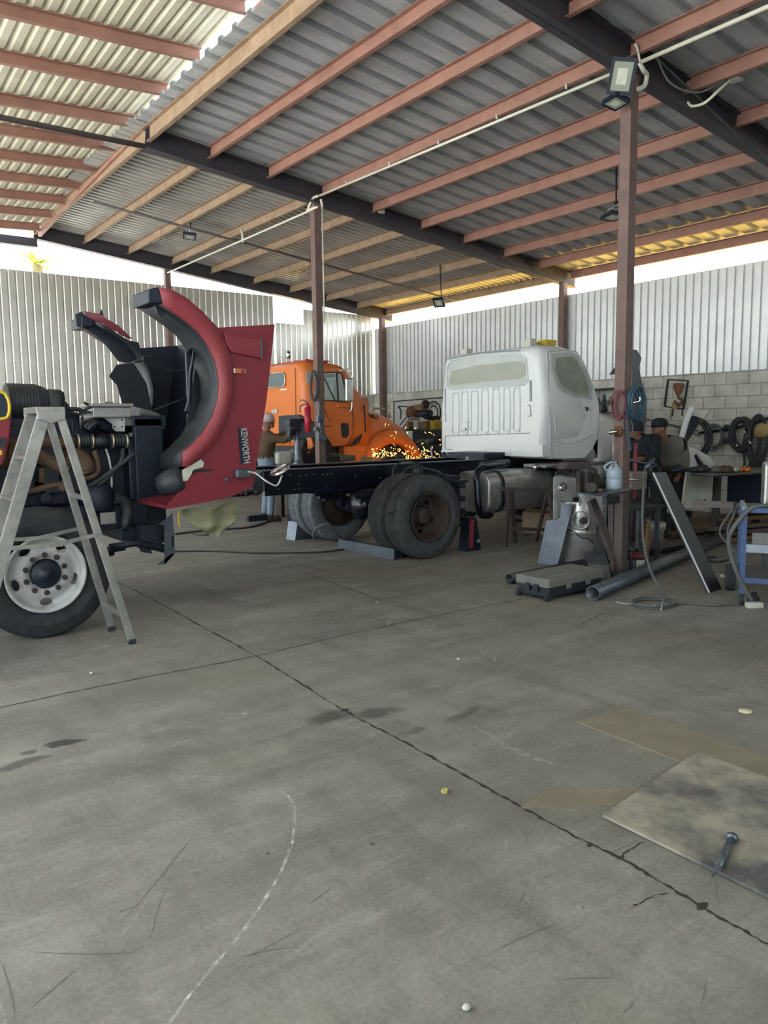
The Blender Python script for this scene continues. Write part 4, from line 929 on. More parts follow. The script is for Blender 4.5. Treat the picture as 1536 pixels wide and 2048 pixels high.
# lower back of the cab: dark cutouts, legs of orange skirt
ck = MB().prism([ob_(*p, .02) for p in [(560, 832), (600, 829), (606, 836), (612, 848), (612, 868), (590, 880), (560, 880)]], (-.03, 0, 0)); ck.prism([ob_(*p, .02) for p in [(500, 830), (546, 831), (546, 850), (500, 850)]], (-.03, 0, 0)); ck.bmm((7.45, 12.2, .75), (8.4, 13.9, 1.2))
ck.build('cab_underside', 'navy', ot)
sk = MB().prism([ob_(*p) for p in [(546, 880), (600, 868), (618, 862), (626, 892), (612, 912), (606, 894), (590, 886), (565, 880), (552, 888)]], (.03, 0, 0)); sk.build('cab_skirt', 'orange', ot)
MB().lathe([(.33, 0), (.36, .05), (.36, .2), (.0, .2)], at(636, 905, 'Y', 11.95), Y, 28).build('step_tank', 'navy', ot)
ex = MB().cyl((7.32, 12.04, 1.3), (7.32, 12.04, 2.55), .05, 12)
# side door and window
def tb(pts, off=.004): return [V((p.x, YO+max(0, (p.z-1.75))*.075-off, p.z)) for p in pts]
dr = MB().prism(tb([os_(*p) for p in [(640, 738), (676, 735), (690, 738), (700, 765), (708, 815), (710, 862), (702, 880), (690, 890), (652, 893), (650, 880), (640, 876)]], .012), (0, .03, 0)).build('door', 'orange', ot, bevel=.006)
w1 = MB().prism(tb([os_(*p) for p in [(641, 747), (674, 745), (676, 801), (641, 799)]], .02), (0, .02, 0)); w1.prism(tb([os_(*p) for p in [(678, 746), (684, 748), (694, 802), (678, 801)]], .02), (0, .02, 0)); w1.build('door_window', 'glass', dr)
wf = MB()
for q in ([(641, 746), (674, 744), (686, 747), (697, 803), (641, 800)], [(675, 745), (676, 802)], [(650, 755), (669, 800)]):
    pp = tb([os_(*p) for p in q], .024); wf.tube(pp, .012, 6)
wf.build('window_frame', 'black_plastic', dr)
MB().prism(tb([os_(*p) for p in [(645, 748), (673, 748), (671, 754), (648, 753)]], .02), (0, .015, 0)).build('door_mirror_visor', 'alu', dr)
vt = MB().prism([p+V((0, -.02, 0)) for p in [os_(*q) for q in [(683, 846), (694, 846), (697, 852), (697, 870), (692, 876), (685, 876), (682, 870), (681, 852)]]], (0, .03, 0)).build('door_vent', 'black_plastic', dr, bevel=.01)
MB().bmm(os_(676, 806, .05), os_(696, 815, 0)).build('mirror_bracket', 'orange', ot, bevel=.01)
mi = MB().tube(smooth_path([os_(678, 742, .02), os_(700, 740, .16), os_(703, 760, .2), os_(704, 812, .2), os_(700, 822, .18), os_(693, 818, .08)]), .014, 8); mi.build('mirror_arm', 'chrome', ot)
m0 = os_(698, 780, .22); MB().box(m0, (.16, .08, .44)).build('mirror_housing', 'chrome', ot, bevel=.03)
sg = MB()
sg.bmm(os_(613, 742, .01), os_(624, 767, 0)); sg.build('side_placard', 'rim_white', ot)
hl = MB().tube(smooth_path([os_(650, 820, .01), os_(656, 835, .01), os_(661, 843, .01)]), .008, 6); hl.tube([os_(652, 853, .02), os_(660, 853, .02)], .012, 6); hl.build('door_handle', 'rust', dr)
# hood with the wheel arch, front fender, step panel
prof = [(8.76, 1.96), (8.95, 1.93), (9.2, 1.88), (9.5, 1.76), (9.8, 1.60), (10.05, 1.38), (10.2, 1.15), (10.28, .9), (10.3, .7)]
rg = []
for x, z in prof:
    w = .98 - .05*max(0, (x-9.6)); a = 13.1-w; b = 13.1+w
    rg.append([V((x, a, .62 if x < 10.25 else .6)), V((x, a, z*.55+.35)), V((x, a+.06, max(z-.2, .64))), V((x, a+.22, max(z-.06, .65))), V((x, 13.1-.3, max(z, .66))), V((x, 13.1+.3, max(z, .66))), V((x, b-.22, max(z-.06, .65))), V((x, b-.06, max(z-.2, .64))), V((x, b, z*.55+.35)), V((x, b, .62 if x < 10.25 else .6))])
hd = MB().skin(rg).build('hood', 'orange', ot)
FC = os_(785, 935); FC = V((9.33, 12.0, .62))
ct = MB().cyl((FC.x, 11.5, FC.z), (FC.x, 12.7, FC.z), .60, 36); cut(hd, ct)
MB().lathe([(.595, 0), (.595, .42), (0, .43)], (FC.x, 12.14, FC.z), Y, 32).build('wheel_liner', 'navy', ot)
fd = []
for k in range(25):
    a = radians(-12+204*k/24); co, si = cos(a), sin(a)
    ri, ro = .60, .74 + .10*max(0, sin(a))
    fd.append([V((FC.x+ri*co, 12.3, FC.z+ri*si)), V((FC.x+ri*co, 11.97, FC.z+ri*si)), V((FC.x+(ri+ro)/2*co, 11.93, FC.z+(ri+ro)/2*si)), V((FC.x+ro*co, 12.0, FC.z+ro*si)), V((FC.x+(ro+.1)*co, 12.2, FC.z+(ro+.06)*si))])
MB().skin(fd, closed=True).build('front_fender', 'orange', ot)
MB().prism([os_(*p, -.03) for p in [(688, 893), (724, 889), (748, 893), (742, 918), (735, 935), (690, 935)]], (0, .5, 0)).build('step_panel', 'orange', ot, bevel=.02)
c = V((FC.x, 12.16, .5)); tyre_mb(c, -Y, .5, .28, .285, 4, 36).build('tire', 'rubber', ot); MB().lathe([(.285, -.1), (.285, .1), (.2, .05), (.1, .09), (0, .09)], c, -Y, 28).build('rim', 'rim_rust', ot)
c = V((FC.x, 14.05, .5)); tyre_mb(c, Y, .5, .28, .285, 4, 36).build('tire', 'rubber', ot)
gp = MB().tube([os_(728, 810, .0), os_(731, 865, .0)], .014, 8); gp.tube([os_(*p, -.02) for p in [(727, 809), (728, 830), (730, 862)]], .014, 8); gp.build('hood_gap', 'navy', ot)
hv = MB()
for k in range(3): hv.tube([os_(702+7*k, 893-3*k, .01), os_(712+6*k, 878-5*k, .01)], .016, 8)
hv.build('hood_vent', 'black_plastic', ot)
MB().tube(smooth_path([os_(706, 755, .01), os_(705, 820, .01), os_(706, 862, .01), os_(694, 892, .01)]), .010, 6).build('door_seam', 'rust', ot)
MB().bmm((7.2, 12.7, .7), (10.1, 12.8, .95)).build('chassis_rail', 'navy', ot); MB().bmm((5.2, 13.4, .7), (10.1, 13.5, .95)).build('chassis_rail', 'navy', ot)
MB().bmm((10.2, 12.2, .5), (10.4, 14.0, .78)).build('bumper', 'steel', ot, bevel=.03)
text('5467', 'hood_number', 'black_ink', .20, V((8.76, 12.19, 1.755)), V((.55, .0, -.13)), V((0, .16, .14)), ot, .03, .004)
mf = MB().tube(smooth_path([V((9.2, 12.6, 1.86)), V((9.3, 12.55, 1.92)), V((9.5, 12.5, 1.9))]), .02, 8); mf.tube([V((9.55, 12.4, 1.72)), V((9.55, 12.4, 1.98))], .02, 8); mf.build('hood_mirror', 'chrome', ot)
hk = MB().tube(smooth_path([V((7.5, 12.9, 2.78)), V((7.5, 12.95, 2.88)), V((7.5, 13.1, 2.9))]), .015, 8); hk.ball((7.5, 12.85, 2.92), (.05, .07, .08)); hk.build('work_lamp', 'chrome', ot)

# ================================================================ drill press, engine clutter in front of it
dp = thing('drill_press', 'dark drill press with a round column standing before the orange cab', 'drill press', (6.55, 10.95, 0))
YP = 10.95
def dpx(x, y, o=0): return at(x, y, 'Y', YP-o)
MB().box((6.45, YP, .93), (.62, .42, .05)).build('base_plate', 'steel_dark', dp, bevel=.01)
MB().bmm((6.40, YP-.17, 0), (6.74, YP+.17, .905)).build('pedestal', 'steel_dark', dp, bevel=.01)
MB().lathe([(.11, 0), (.075, .03), (.06, .1), (.055, .3), (.05, .62)], dpx(596, 928), Z, 20).build('column', 'steel', dp)
h = MB(); p0 = dpx(598, 850)
h.box(p0+V((-.02, 0, 0)), (.42, .2, .2)); h.cyl(p0+V((-.18, 0, -.08)), p0+V((-.18, 0, -.22)), .05, 14); h.cyl(p0+V((-.18, 0, -.2)), p0+V((-.18, 0, -.3)), .022, 10, .012)
h.build('drill_head', 'steel_dark', dp, bevel=.03)
MB().bmm(dpx(603, 846, .12), dpx(614, 875, -.12)).build('motor_mount', 'steel', dp); mt_ = MB().box(dpx(617, 859), (.22, .2, .26)); mt_.build('motor', 'navy', dp, bevel=.04)
fh = MB()
for a in (0, 2.1, 4.2): fh.tube([dpx(582, 856, .12), dpx(582, 856, .12)+V((.14*cos(a), -.03, .14*sin(a)))], .010, 6)
fh.build('feed_handle', 'steel', dp)
MB().tube([dpx(600, 899), dpx(625, 900)], .02, 8).build('table_arm', 'steel_dark', dp)

def lump(name, mats, parts, label, cat, group=None, loc=None, bevel=.01):
    mb = MB()
    for k in parts: k(mb)
    return one(mb, name, mats, label, cat, group, bevel=bevel)
# bench behind the rail carrying engine parts
yb = 11.4
bn = thing('low_workbench', 'low dark bench of engine parts between drill press and orange truck', 'bench', (7.0, 11.4, 0))
MB().bmm((6.78, 11.15, .82), (8.6, 11.65, .86)).build('bench_top', 'steel_dark', bn)
for x in (6.83, 8.55):
    for y in (11.2, 11.6): MB().bmm((x-.03, y-.03, 0), (x+.03, y+.03, .82)).build('leg', 'steel_dark', bn)
def bp_(x, y, o=0): return at(x, y, 'Y', 11.35-o)
b = MB().box(bp_(563, 918)+V((0, 0, .02)), (.30, .25, .22)); one(b, 'coolant_jug', 'filler', 'white and pink dusty canister beside the person in brown jacket', 'canister', bevel=.04)
b = MB().box(bp_(585, 912), (.22, .2, .1)); b.cyl(bp_(580, 905), bp_(600, 903), .05); one(b, 'engine_cover', 'filler', 'pinkish cover plate behind the drill press base', 'cover', bevel=.02)
b = MB().box((6.25, 11.85, 1.02), (.36, .3, .06)); b.ball((6.3, 11.85, 1.12), (.14, .1, .07)); b.box((6.42, 11.85, 1.15), (.2, .14, .05)); b.bmm((6.5, 11.75, .9), (6.72, 11.95, 1.0)); b.bmm((6.64, 11.75, 0), (6.72, 11.95, 1.0)); one(b, 'engine_part', 'iron', 'dark oily engine casting on a stand beside the person at the drill', 'engine part', bevel=.02)
b = MB().tube(smooth_path([at(548, 905, 'Y', 11.3), at(560, 909, 'Y', 11.25), at(578, 907, 'Y', 11.25), at(588, 911, 'Y', 11.3)]), .018, 8); one(b, 'green_hose', 'green', 'bright green hose lying over the engine parts', 'hose')
b = MB().cyl(bp_(650, 912), bp_(668, 916), .10, 18); b.box(bp_(660, 922), (.34, .25, .12)); b.ball(bp_(648, 906), .06); b.cyl(bp_(672, 908), bp_(676, 915), .05, 10); one(b, 'transmission', 'iron', 'greasy gearbox lump right of the brown post', 'gearbox', bevel=.02)
b = MB().box(bp_(688, 916), (.32, .3, .1)); b.prism([bp_(670, 910), bp_(680, 906), bp_(700, 912), bp_(704, 918), bp_(672, 920)], (0, .2, 0)); one(b, 'oil_pan', 'plate_mill', 'grey oil pan in front of the orange step panel', 'oil pan', bevel=.02)
b = MB().box(at(742, 922, 'Y', 11.2)+V((.0, 0, 0)), (.42, .05, .14)); b.box(at(728, 922, 'Y', 11.2), (.04, .06, .2)); b.box(at(742, 934, 'Y', 11.2)-V((0, 0, .45)), (.3, .2, .9)); one(b, 'cardboard_box', 'cardboard', 'tan cardboard box top seen just above the black chassis', 'box')
b = MB().box(at(780, 922, 'Y', 11.2), (.3, .2, .16)); b.box(at(780, 935, 'Y', 11.2)-V((0, 0, .45)), (.3, .2, .9)); one(b, 'battery', 'navy', 'dark battery box beside the tan cardboard box', 'battery', bevel=.01)
b = MB().prism([at(*p, 'Y', 10.9) for p in [(793, 911), (808, 910), (812, 928), (795, 930)]], (0, .03, 0)); q = at(803, 940, 'Y', 10.9); b.box((q.x, 10.95, q.z/2), (.06, .06, q.z)); one(b, 'sheet_offcut', 'steel_blue', 'blue grey steel offcut standing left of the sparks', 'offcut')
b = MB().tube([at(862, 895, 'Y', 10.6), at(866, 928, 'Y', 10.6)], .015, 8); q = at(866, 928, 'Y', 10.6); b.tube([q, V((q.x, q.y, 0))], .015, 8); one(b, 'white_rod', 'filler', 'thin white rod standing among the sparks', 'rod')
# sparks
b = MB().box(fl(513, 1036, .08), (.34, .1, .1)); one(b, 'timber_block', 'navy', 'dark block on the floor beside the boots of the person at the drill', 'block', bevel=.01)
rb_ = MB(); random.seed(14)
for k in range(60): rb_.ball(V((random.uniform(7.2, 9.5), random.uniform(15.9, 16.5), .04)), (random.uniform(.04, .16), random.uniform(.04, .1), random.uniform(.03, .12)), 8)
rb_.v = [V((p.x, p.y, max(p.z, .001))) for p in rb_.v]; o = rb_.build('rubble', 'iron'); o['kind'] = 'stuff'; tag(o, 'low dark rubble along the foot of the far corrugated wall', 'rubble')
sp = MB(); random.seed(5)
for i in range(300):
    t = random.random(); x = 745+150*t; 
    y = random.gauss(912+8*t, 8 + 7*t)
    if random.random() < .12: x = random.uniform(770, 905); y = random.uniform(840, 915)
    if y > 934: y = 930
    d = random.uniform(11.0, 11.9); p = at(x, y, 'Y', d); r = random.choice([.003, .005, .007, .009])
    L = random.choice([.0, .02, .04, .06]); dv = V((random.uniform(-1, .2), random.uniform(-.3, .3), random.uniform(-.5, .7))).normalized()
    if L: sp.tube([p, p+dv*L], r*.6, 4)
    else: sp.ball(p, r, 6)
o = sp.build('sparks', 'spark'); o['kind'] = 'stuff'; tag(o, 'orange grinding sparks spraying in front of the orange truck wheel', 'sparks')
# hose reel on the middle post etc.
pc = V((6.64, 10.42, 0))
hk = MB(); c = at(632, 772, 'X', 6.55)
e, g = Y, Z
for r, k in ((.17, 0), (.19, .02), (.155, -.02), (.2, .0)):
    hk.tube([c+V((-.03+k, 0, 0))+Y*(r*.62*cos(a)+k)+Z*r*1.2*sin(a) for a in [2*pi*i/30 for i in range(30)]], .014, 6, closed=True)
one(hk, 'cable_coil', 'cable', 'black cable coil hung on the post before the orange cab door', 'cable')
b = MB().lathe([(.0, 0), (.035, 0), (.04, .03), (.02, .05), (0, .05)], at(635, 775, 'X', 6.55), -X, 14); one(b, 'plug_end', 'red_fade', 'reddish plug inside the black cable coil on the post', 'plug')
b = MB().cyl((6.58, 10.7, 1.48), (6.58, 10.7, 1.86), .055, 18); b.lathe([(.055, 0), (.03, .06), (.02, .1), (0, .1)], (6.58, 10.7, 1.86), Z, 18)
fe = thing('fire_extinguisher', 'red fire extinguisher hung on the post behind the drill press', 'fire extinguisher', (6.58, 10.7, 1.48)); b.build('cylinder', 'red_tool', fe)
MB().tube(smooth_path([(6.58, 10.7, 1.96), (6.5, 10.72, 2.0), (6.46, 10.76, 1.98)]), .012, 6).build('handle', 'alu', fe); MB().tube(smooth_path([(6.58, 10.7, 1.95), (6.5, 10.78, 1.9), (6.5, 10.8, 1.8)]), .010, 6).build('hose', 'cable', fe)
eb = MB()
for (x, y, w, hh) in [(637, 838, .06, .10), (640, 852, .05, .12), (646, 845, .05, .10), (632, 858, .06, .06), (640, 872, .10, .12), (648, 875, .08, .10)]:
    p = at(x, y, 'Y', 10.42); eb.box(p, (w, .06, hh))
eb.tube(smooth_path([at(640, 800, 'Y', 10.42), at(638, 830, 'Y', 10.42), at(642, 870, 'Y', 10.42)]), .012, 6)
one(eb, 'switch_box', 'steel', 'cluster of dusty switch boxes on the post before the orange door', 'switch box', bevel=.006)
# ================================================================ people
def skin_mesh(name, nodes, edges, mats, parent=None, sub=2):
    me = bpy.data.meshes.new(name); keys = list(nodes); idx = {k: i for i, k in enumerate(keys)}
    off = root_off(parent) if parent else V((0, 0, 0))
    me.from_pydata([V(nodes[k][0])-off for k in keys], [(idx[a], idx[b]) for a, b in edges], [])
    o = bpy.data.objects.new(name, me); COL.objects.link(o)
    if parent: o.parent = parent
    o.modifiers.new('skin', 'SKIN'); 
    for k in keys:
        r = nodes[k][1]; sv = me.skin_vertices[0].data[idx[k]]; sv.radius = r if isinstance(r, tuple) else (r, r); sv.use_root = (idx[k] == 0)
    s = o.modifiers.new('sub', 'SUBSURF'); s.levels = s.render_levels = sub
    bpy.context.view_layer.update(); apply_mods(o)
    o.data.materials.clear(); o.data.materials.append(M[mats]); o.data.polygons.foreach_set('use_smooth', [True]*len(o.data.polygons))
    return o
def person(label, J, cloth, loc, headdir, hat=None):
    """J: joints in world space; headdir: horizontal facing of the face."""
    root = thing('person', label, 'person', loc)
    n, e = {}, []
    n['pelvis'] = (J['pelvis'], (.14, .11)); n['waist'] = (V(J['pelvis']).lerp(V(J['chest']), .5), (.125, .10)); n['chest'] = (J['chest'], (.155, .11)); n['neckbase'] = (V(J['chest']).lerp(V(J['head']), .5), (.07, .07)); n['neck'] = (V(J['chest']).lerp(V(J['head']), .68), (.055, .055)); n['skull'] = (J['head'], (.085, .095)); n['crown'] = (V(J['head'])+(V(J['head'])-V(J['chest'])).normalized()*.09, (.075, .085))
    e += [('pelvis', 'waist'), ('waist', 'chest'), ('chest', 'neckbase'), ('neckbase', 'neck'), ('neck', 'skull'), ('skull', 'crown')]
    for s in 'lr':
        for a, b, r in (('hip', 'pelvis', .085), ('knee', 'hip', .052), ('ankle', 'knee', .042), ('toe', 'ankle', .04), ('sh', 'chest', .06), ('el', 'sh', .042), ('wr', 'el', .032)):
            n[a+s] = (J[a+s], r); e.append((b if b in n else b+s, a+s))
        hd = (V(J['wr'+s])-V(J['el'+s])).normalized(); side = hd.cross(Z).normalized() if abs(hd.z) < .95 else X; cu = side.cross(hd)
        pm = V(J['wr'+s])+hd*.07; n['palm'+s] = (pm, (.038, .018)); e.append(('wr'+s, 'palm'+s))
        for k, (w, l) in enumerate(((-.028, .07), (-.009, .08), (.010, .075), (.028, .058))):
            b0 = pm+hd*.03+side*w; b1 = b0+hd*l*.5+cu*.01; b2 = b1+hd*l*.3-cu*.03; 
            n[f'f{k}a{s}'] = (b0, .010); n[f'f{k}b{s}'] = (b1, .009); n[f'f{k}c{s}'] = (b2, .008); e += [('palm'+s, f'f{k}a{s}'), (f'f{k}a{s}', f'f{k}b{s}'), (f'f{k}b{s}', f'f{k}c{s}')]
        t0 = V(J['wr'+s])+hd*.04-side*.04; t1 = t0+hd*.04-side*.015-cu*.02; n['ta'+s] = (t0, .012); n['tb'+s] = (t1, .010); e += [('palm'+s, 'ta'+s), ('ta'+s, 'tb'+s)]
    body = skin_mesh('body', n, e, 'skin', root)
    base = body.data.copy(); off0 = root_off(root)
    hd_ = V(headdir).normalized(); hc = V(J['head'])+Z*.03; side = hd_.cross(Z).normalized(); R3 = Matrix((side, hd_, side.cross(hd_))).transposed()
    hm = MB().ball(hc, (.078, .098, .118), 18, R3); hm.ball(hc+hd_*.10-Z*.01, (.016, .022, .026), 10, R3); hm.ball(hc+hd_*.07-Z*.075, (.05, .045, .04), 12, R3)
    hm.ball(hc+hd_*.092-Z*.052, (.026, .012, .008), 10, R3)
    for s in (-1, 1): hm.ball(hc+side*.078*s-Z*.01, (.014, .03, .036), 10, R3)
    off = root_off(root); hm.v = [p-off for p in hm.v]
    me = bpy.data.meshes.new('h'); me.from_pydata(hm.v, [], hm.f); me.polygons.foreach_set('use_smooth', [True]*len(me.polygons))
    bm = bmesh.new(); bm.from_mesh(body.data); bm.from_mesh(me); bm.to_mesh(body.data); bm.free()
    body.data.polygons.foreach_set('use_smooth', [True]*len(body.data.polygons))
    ey = MB()
    for s in (-1, 1): ey.ball(hc+hd_*.086+side*.032*s+Z*.018, (.014, .01, .008), 8, R3)
    ey.build('eyes', 'black_ink', root)
    def seg_of(p):
        best = None
        for a, b in e:
            A, B = V(n[a][0]), V(n[b][0]); d = B-A; t = max(0, min(1, (p-A).dot(d)/max(d.length_squared, 1e-9)))
            ra = n[a][1] if isinstance(n[a][1], tuple) else (n[a][1],)*2; rb = n[b][1] if isinstance(n[b][1], tuple) else (n[b][1],)*2
            q = (p-(A+d*t)).length - (ra[0]*(1-t)+rb[0]*t)
            if best is None or q < best[0]: best = (q, a, b, t)
        return best[1:]
    segs = [seg_of(V(v.co)+off0) for v in base.vertices]
    def garment(name, pick, grow, mats):
        keep = [f for f in base.polygons if all(pick(*segs[i]) for i in f.vertices)]
        ids = sorted({i for f in keep for i in f.vertices}); mp = {k: q for q, k in enumerate(ids)}
        mb = MB(); mb.add([V(base.vertices[i].co)+V(base.vertices[i].normal)*grow+off0 for i in ids], [[mp[i] for i in f.vertices] for f in keep], True)
        return mb.build(name, mats, root, thick=.006)
    crop, short = cloth.get('crop'), cloth.get('short')
    def top(a, b, t):
        if a == 'pelvis': return b == 'waist' and (not crop or t > .5)
        if b in ('chest', 'shl', 'shr', 'ell', 'elr', 'neckbase'): return b != 'neckbase' or t < .75
        return b in ('wrl', 'wrr') and t < .88
    def legs(a, b, t):
        if a == 'pelvis': return b != 'waist' or t < (1.1 if crop else .35)
        return b in ('hipl', 'hipr', 'kneel', 'kneer') or (b in ('anklel', 'ankler') and t < .95)
    garment(cloth['topname'], top, .024, cloth['top'])
    garment('trousers', legs, .016, cloth['bottom'])
    for s in 'lr':
        a, t = V(J['ankle'+s]), V(J['toe'+s]); d = (t-a); d.z = 0; d.normalize(); q = V((-d.y, d.x, 0))
        rg = []
        for k, (f_, w, h) in enumerate(((-.07, .035, .07), (-.05, .045, .11), (.02, .045, .12), (.08, .05, .075), (.15, .05, .06), (.19, .03, .04))):
            c = V((a.x, a.y, 0))+d*f_; rg.append([c+q*w, c-q*w, c-q*w*.8+Z*h, c+q*w*.8+Z*h])
        MB().skin(rg).build('boot', 'iron', root, bevel=.012)
    if hat:
        top = hc+Z*.045
        if hat == 'cap':
            m = MB()
            rg = [[top + (side*.098*cos(a)*r + hd_*.115*sin(a)*r) + Z*h for a in [2*pi*i/20 for i in range(20)]] for r, h in ((1, -.02), (1.02, .02), (.92, .06), (.6, .092), (.15, .102))]
            m.skin(rg); pk = [top+hd_*.09-side*.075, top+hd_*.17-side*.06, top+hd_*.195, top+hd_*.17+side*.06, top+hd_*.09+side*.075]
            m.prism([p-Z*.012 for p in pk], (0, 0, .01)); m.build('cap', cloth['hat'], root)
        else:
            rg = [[top + (side*.096*cos(a)*r + hd_*.112*sin(a)*r) + Z*h for a in [2*pi*i/20 for i in range(20)]] for r, h in ((1.0, -.06), (1.03, 0), (.95, .05), (.6, .085), (.15, .095))]
            MB().skin(rg).build('beanie', cloth['hat'], root)
    else:
        rg = [[hc+Z*.03 + (side*.088*cos(a)*r + (hd_*.108*sin(a))*r - hd_*.01) + Z*h for a in [2*pi*i/20 for i in range(20)]] for r, h in ((1.0, -.02), (1.03, .03), (.9, .075), (.5, .10), (.1, .106))]
        MB().skin(rg).build('hair', 'black_ink', root)
    return root
# A at the drill press: upright, both arms raised forward to the machine (+X-ish)
ax_, ay = 6.2, 11.45
person('person in brown work jacket and pale jeans reaching up to the drill press', dict(pelvis=(ax_, ay, .93), chest=(ax_-.0, ay, 1.36), head=(ax_+.04, ay-.03, 1.64), hipl=(ax_+.02, ay+.1, .88), hipr=(ax_, ay-.1, .88), kneel=(ax_+.06, ay+.12, .49), kneer=(ax_+.03, ay-.11, .49), anklel=(ax_+.02, ay+.13, .09), ankler=(ax_-.01, ay-.12, .09), toel=(ax_+.16, ay+.1, .04), toer=(ax_+.13, ay-.16, .04),
    shl=(ax_+.05, ay+.17, 1.42), shr=(ax_+.03, ay-.17, 1.40), ell=(ax_+.24, ay+.1, 1.34), elr=(ax_+.20, ay-.34, 1.36), wrl=(ax_+.38, ay-.2, 1.55), wrr=(ax_+.33, ay-.48, 1.60)),
    dict(topname='jacket', top='cloth_brown', bottom='cloth_blue', hat='sticker', crop=True), (ax_, ay, 0), (.75, -.6, 0), 'beanie')
# B black shirt bent over the bench, C grey shirt behind, both facing the white truck's nose
bx_, by = 8.95, 6.05
person('person in black shirt and dark beanie bending over the bench with a red bar', dict(pelvis=(bx_+.02, by-.05, .93), chest=(bx_-.08, by+.0, 1.28), head=(bx_-.20, by+.04, 1.455), hipl=(bx_, by+.06, .88), hipr=(bx_+.04, by-.14, .88), kneel=(bx_, by+.10, .49), kneer=(bx_+.04, by-.15, .49), anklel=(bx_+.02, by+.1, .09), ankler=(bx_+.06, by-.15, .09), toel=(bx_-.12, by+.16, .04), toer=(bx_-.08, by-.1, .04),
    shl=(bx_-.12, by+.18, 1.36), shr=(bx_-.04, by-.17, 1.36), ell=(bx_-.3, by+.22, 1.12), elr=(bx_-.2, by-.27, 1.13), wrl=(bx_-.45, by+.1, 1.08), wrr=(bx_-.40, by-.2, 1.12)),
    dict(topname='shirt', top='cloth_black', bottom='cloth_dark', hat='cloth_black'), (bx_, by, 0), (-.8, .35, 0), 'beanie')
cx_, cy_ = 9.45, 5.98
person('person in grey work shirt and black cap standing behind the black shirt', dict(pelvis=(cx_+.02, cy_, .94), chest=(cx_-.03, cy_+.02, 1.24), head=(cx_-.19, cy_+.08, 1.465), hipl=(cx_, cy_+.1, .88), hipr=(cx_+.03, cy_-.1, .88), kneel=(cx_-.02, cy_+.12, .49), kneer=(cx_, cy_-.12, .49), anklel=(cx_, cy_+.12, .09), ankler=(cx_+.03, cy_-.12, .09), toel=(cx_-.14, cy_+.16, .04), toer=(cx_-.11, cy_-.08, .04),
    shl=(cx_-.06, cy_+.16, 1.31), shr=(cx_+.02, cy_-.13, 1.30), ell=(cx_-.1, cy_+.2, 1.04), elr=(cx_+.06, cy_-.16, 1.02), wrl=(cx_-.3, cy_+.18, .98), wrr=(cx_-.10, cy_-.19, .90)),
    dict(topname='shirt', top='cloth_grey', bottom='cloth_dark', hat='cloth_black'), (cx_, cy_, 0), (-.8, .3, 0), 'cap')
# ================================================================ vise bench fixed to the near post
vb = thing('vise_bench', 'narrow steel bench with a slanted brace beside the brown post', 'workbench', (6.62, 4.9, 0))
zt = .87
c4 = [at(1158, 985, 'Z', zt), at(1196, 993, 'Z', zt), at(1243, 986, 'Z', zt)]
# top: from the post towards the tank
MB().prism([c4[0], c4[1], c4[2], c4[2]+V((.30, .12, 0)), c4[0]+V((.34, .1, 0))], (0, 0, .014)).build('bench_top', 'steel', vb)
MB().bar(c4[1]+V((.1, 0, -.05)), c4[2]+V((.1, 0, -.05)), .05, .08).build('apron', 'steel_dark', vb)
lp = fl(1240, 1156)
MB().bmm((lp.x-.05, lp.y-.05, 0), (lp.x+.05, lp.y+.05, zt)).build('leg', 'primer_dark', vb)
b0 = at(1182, 1000, 'Y', 5.0); b1 = at(1230, 1118, 'Y', 4.78)
MB().bar(b0, b1, .10, .05, (0, 1, 0)).build('brace', 'rust' if False else 'primer_dark', vb)
MB().bar(at(1226, 1004, 'Y', 4.83), at(1226, 1120, 'Y', 4.83), .08, .06, (0, 1, 0)).build('leg', 'primer_dark', vb)
MB().bmm(lp+V((-.16, -.16, 0)), lp+V((.2, .2, .012))).build('foot_plate', 'steel_dark', vb)
vs = thing('bench_vise', 'heavy dark vise bolted on the narrow steel bench', 'vise', at(1185, 985, 'Z', zt))
def vp(x, y, o=0): return at(x, y, 'Y', 5.02-o)
v = MB().box(vp(1174, 962), (.10, .08, .19)); v.prism([vp(1158, 942), vp(1170, 940), vp(1172, 985), vp(1159, 985)], (0, .05, 0)); v.build('fixed_jaw', 'iron', vs, bevel=.015)
v = MB().box(vp(1189, 962), (.10, .08, .14)); v.ball(vp(1186, 945), .05); v.cyl(vp(1190, 965), vp(1214, 968), .05, 14); v.cyl(vp(1183, 975, .1), vp(1183, 975, -.1), .06, 12); v.build('moving_jaw', 'iron', vs, bevel=.015)
v = MB().lathe([(.09, 0), (.09, .02), (.06, .05), (.06, .08)], vp(1180, 985), Z, 16); v.build('swivel_base', 'iron', vs)
one(MB().prism([at(1138, 925, 'Y', 5.15), at(1183, 925, 'Y', 5.15), at(1183, 938, 'Y', 5.15), at(1130, 938, 'Y', 5.15)], (0, .12, 0)).tube([at(1160, 938, 'Y', 5.2), at(1160, 985, 'Y', 5.2)], .012, 6), 'steel_bracket', 'primer_dark', 'small brown channel piece lying above the polished tank by the vise', 'bracket')
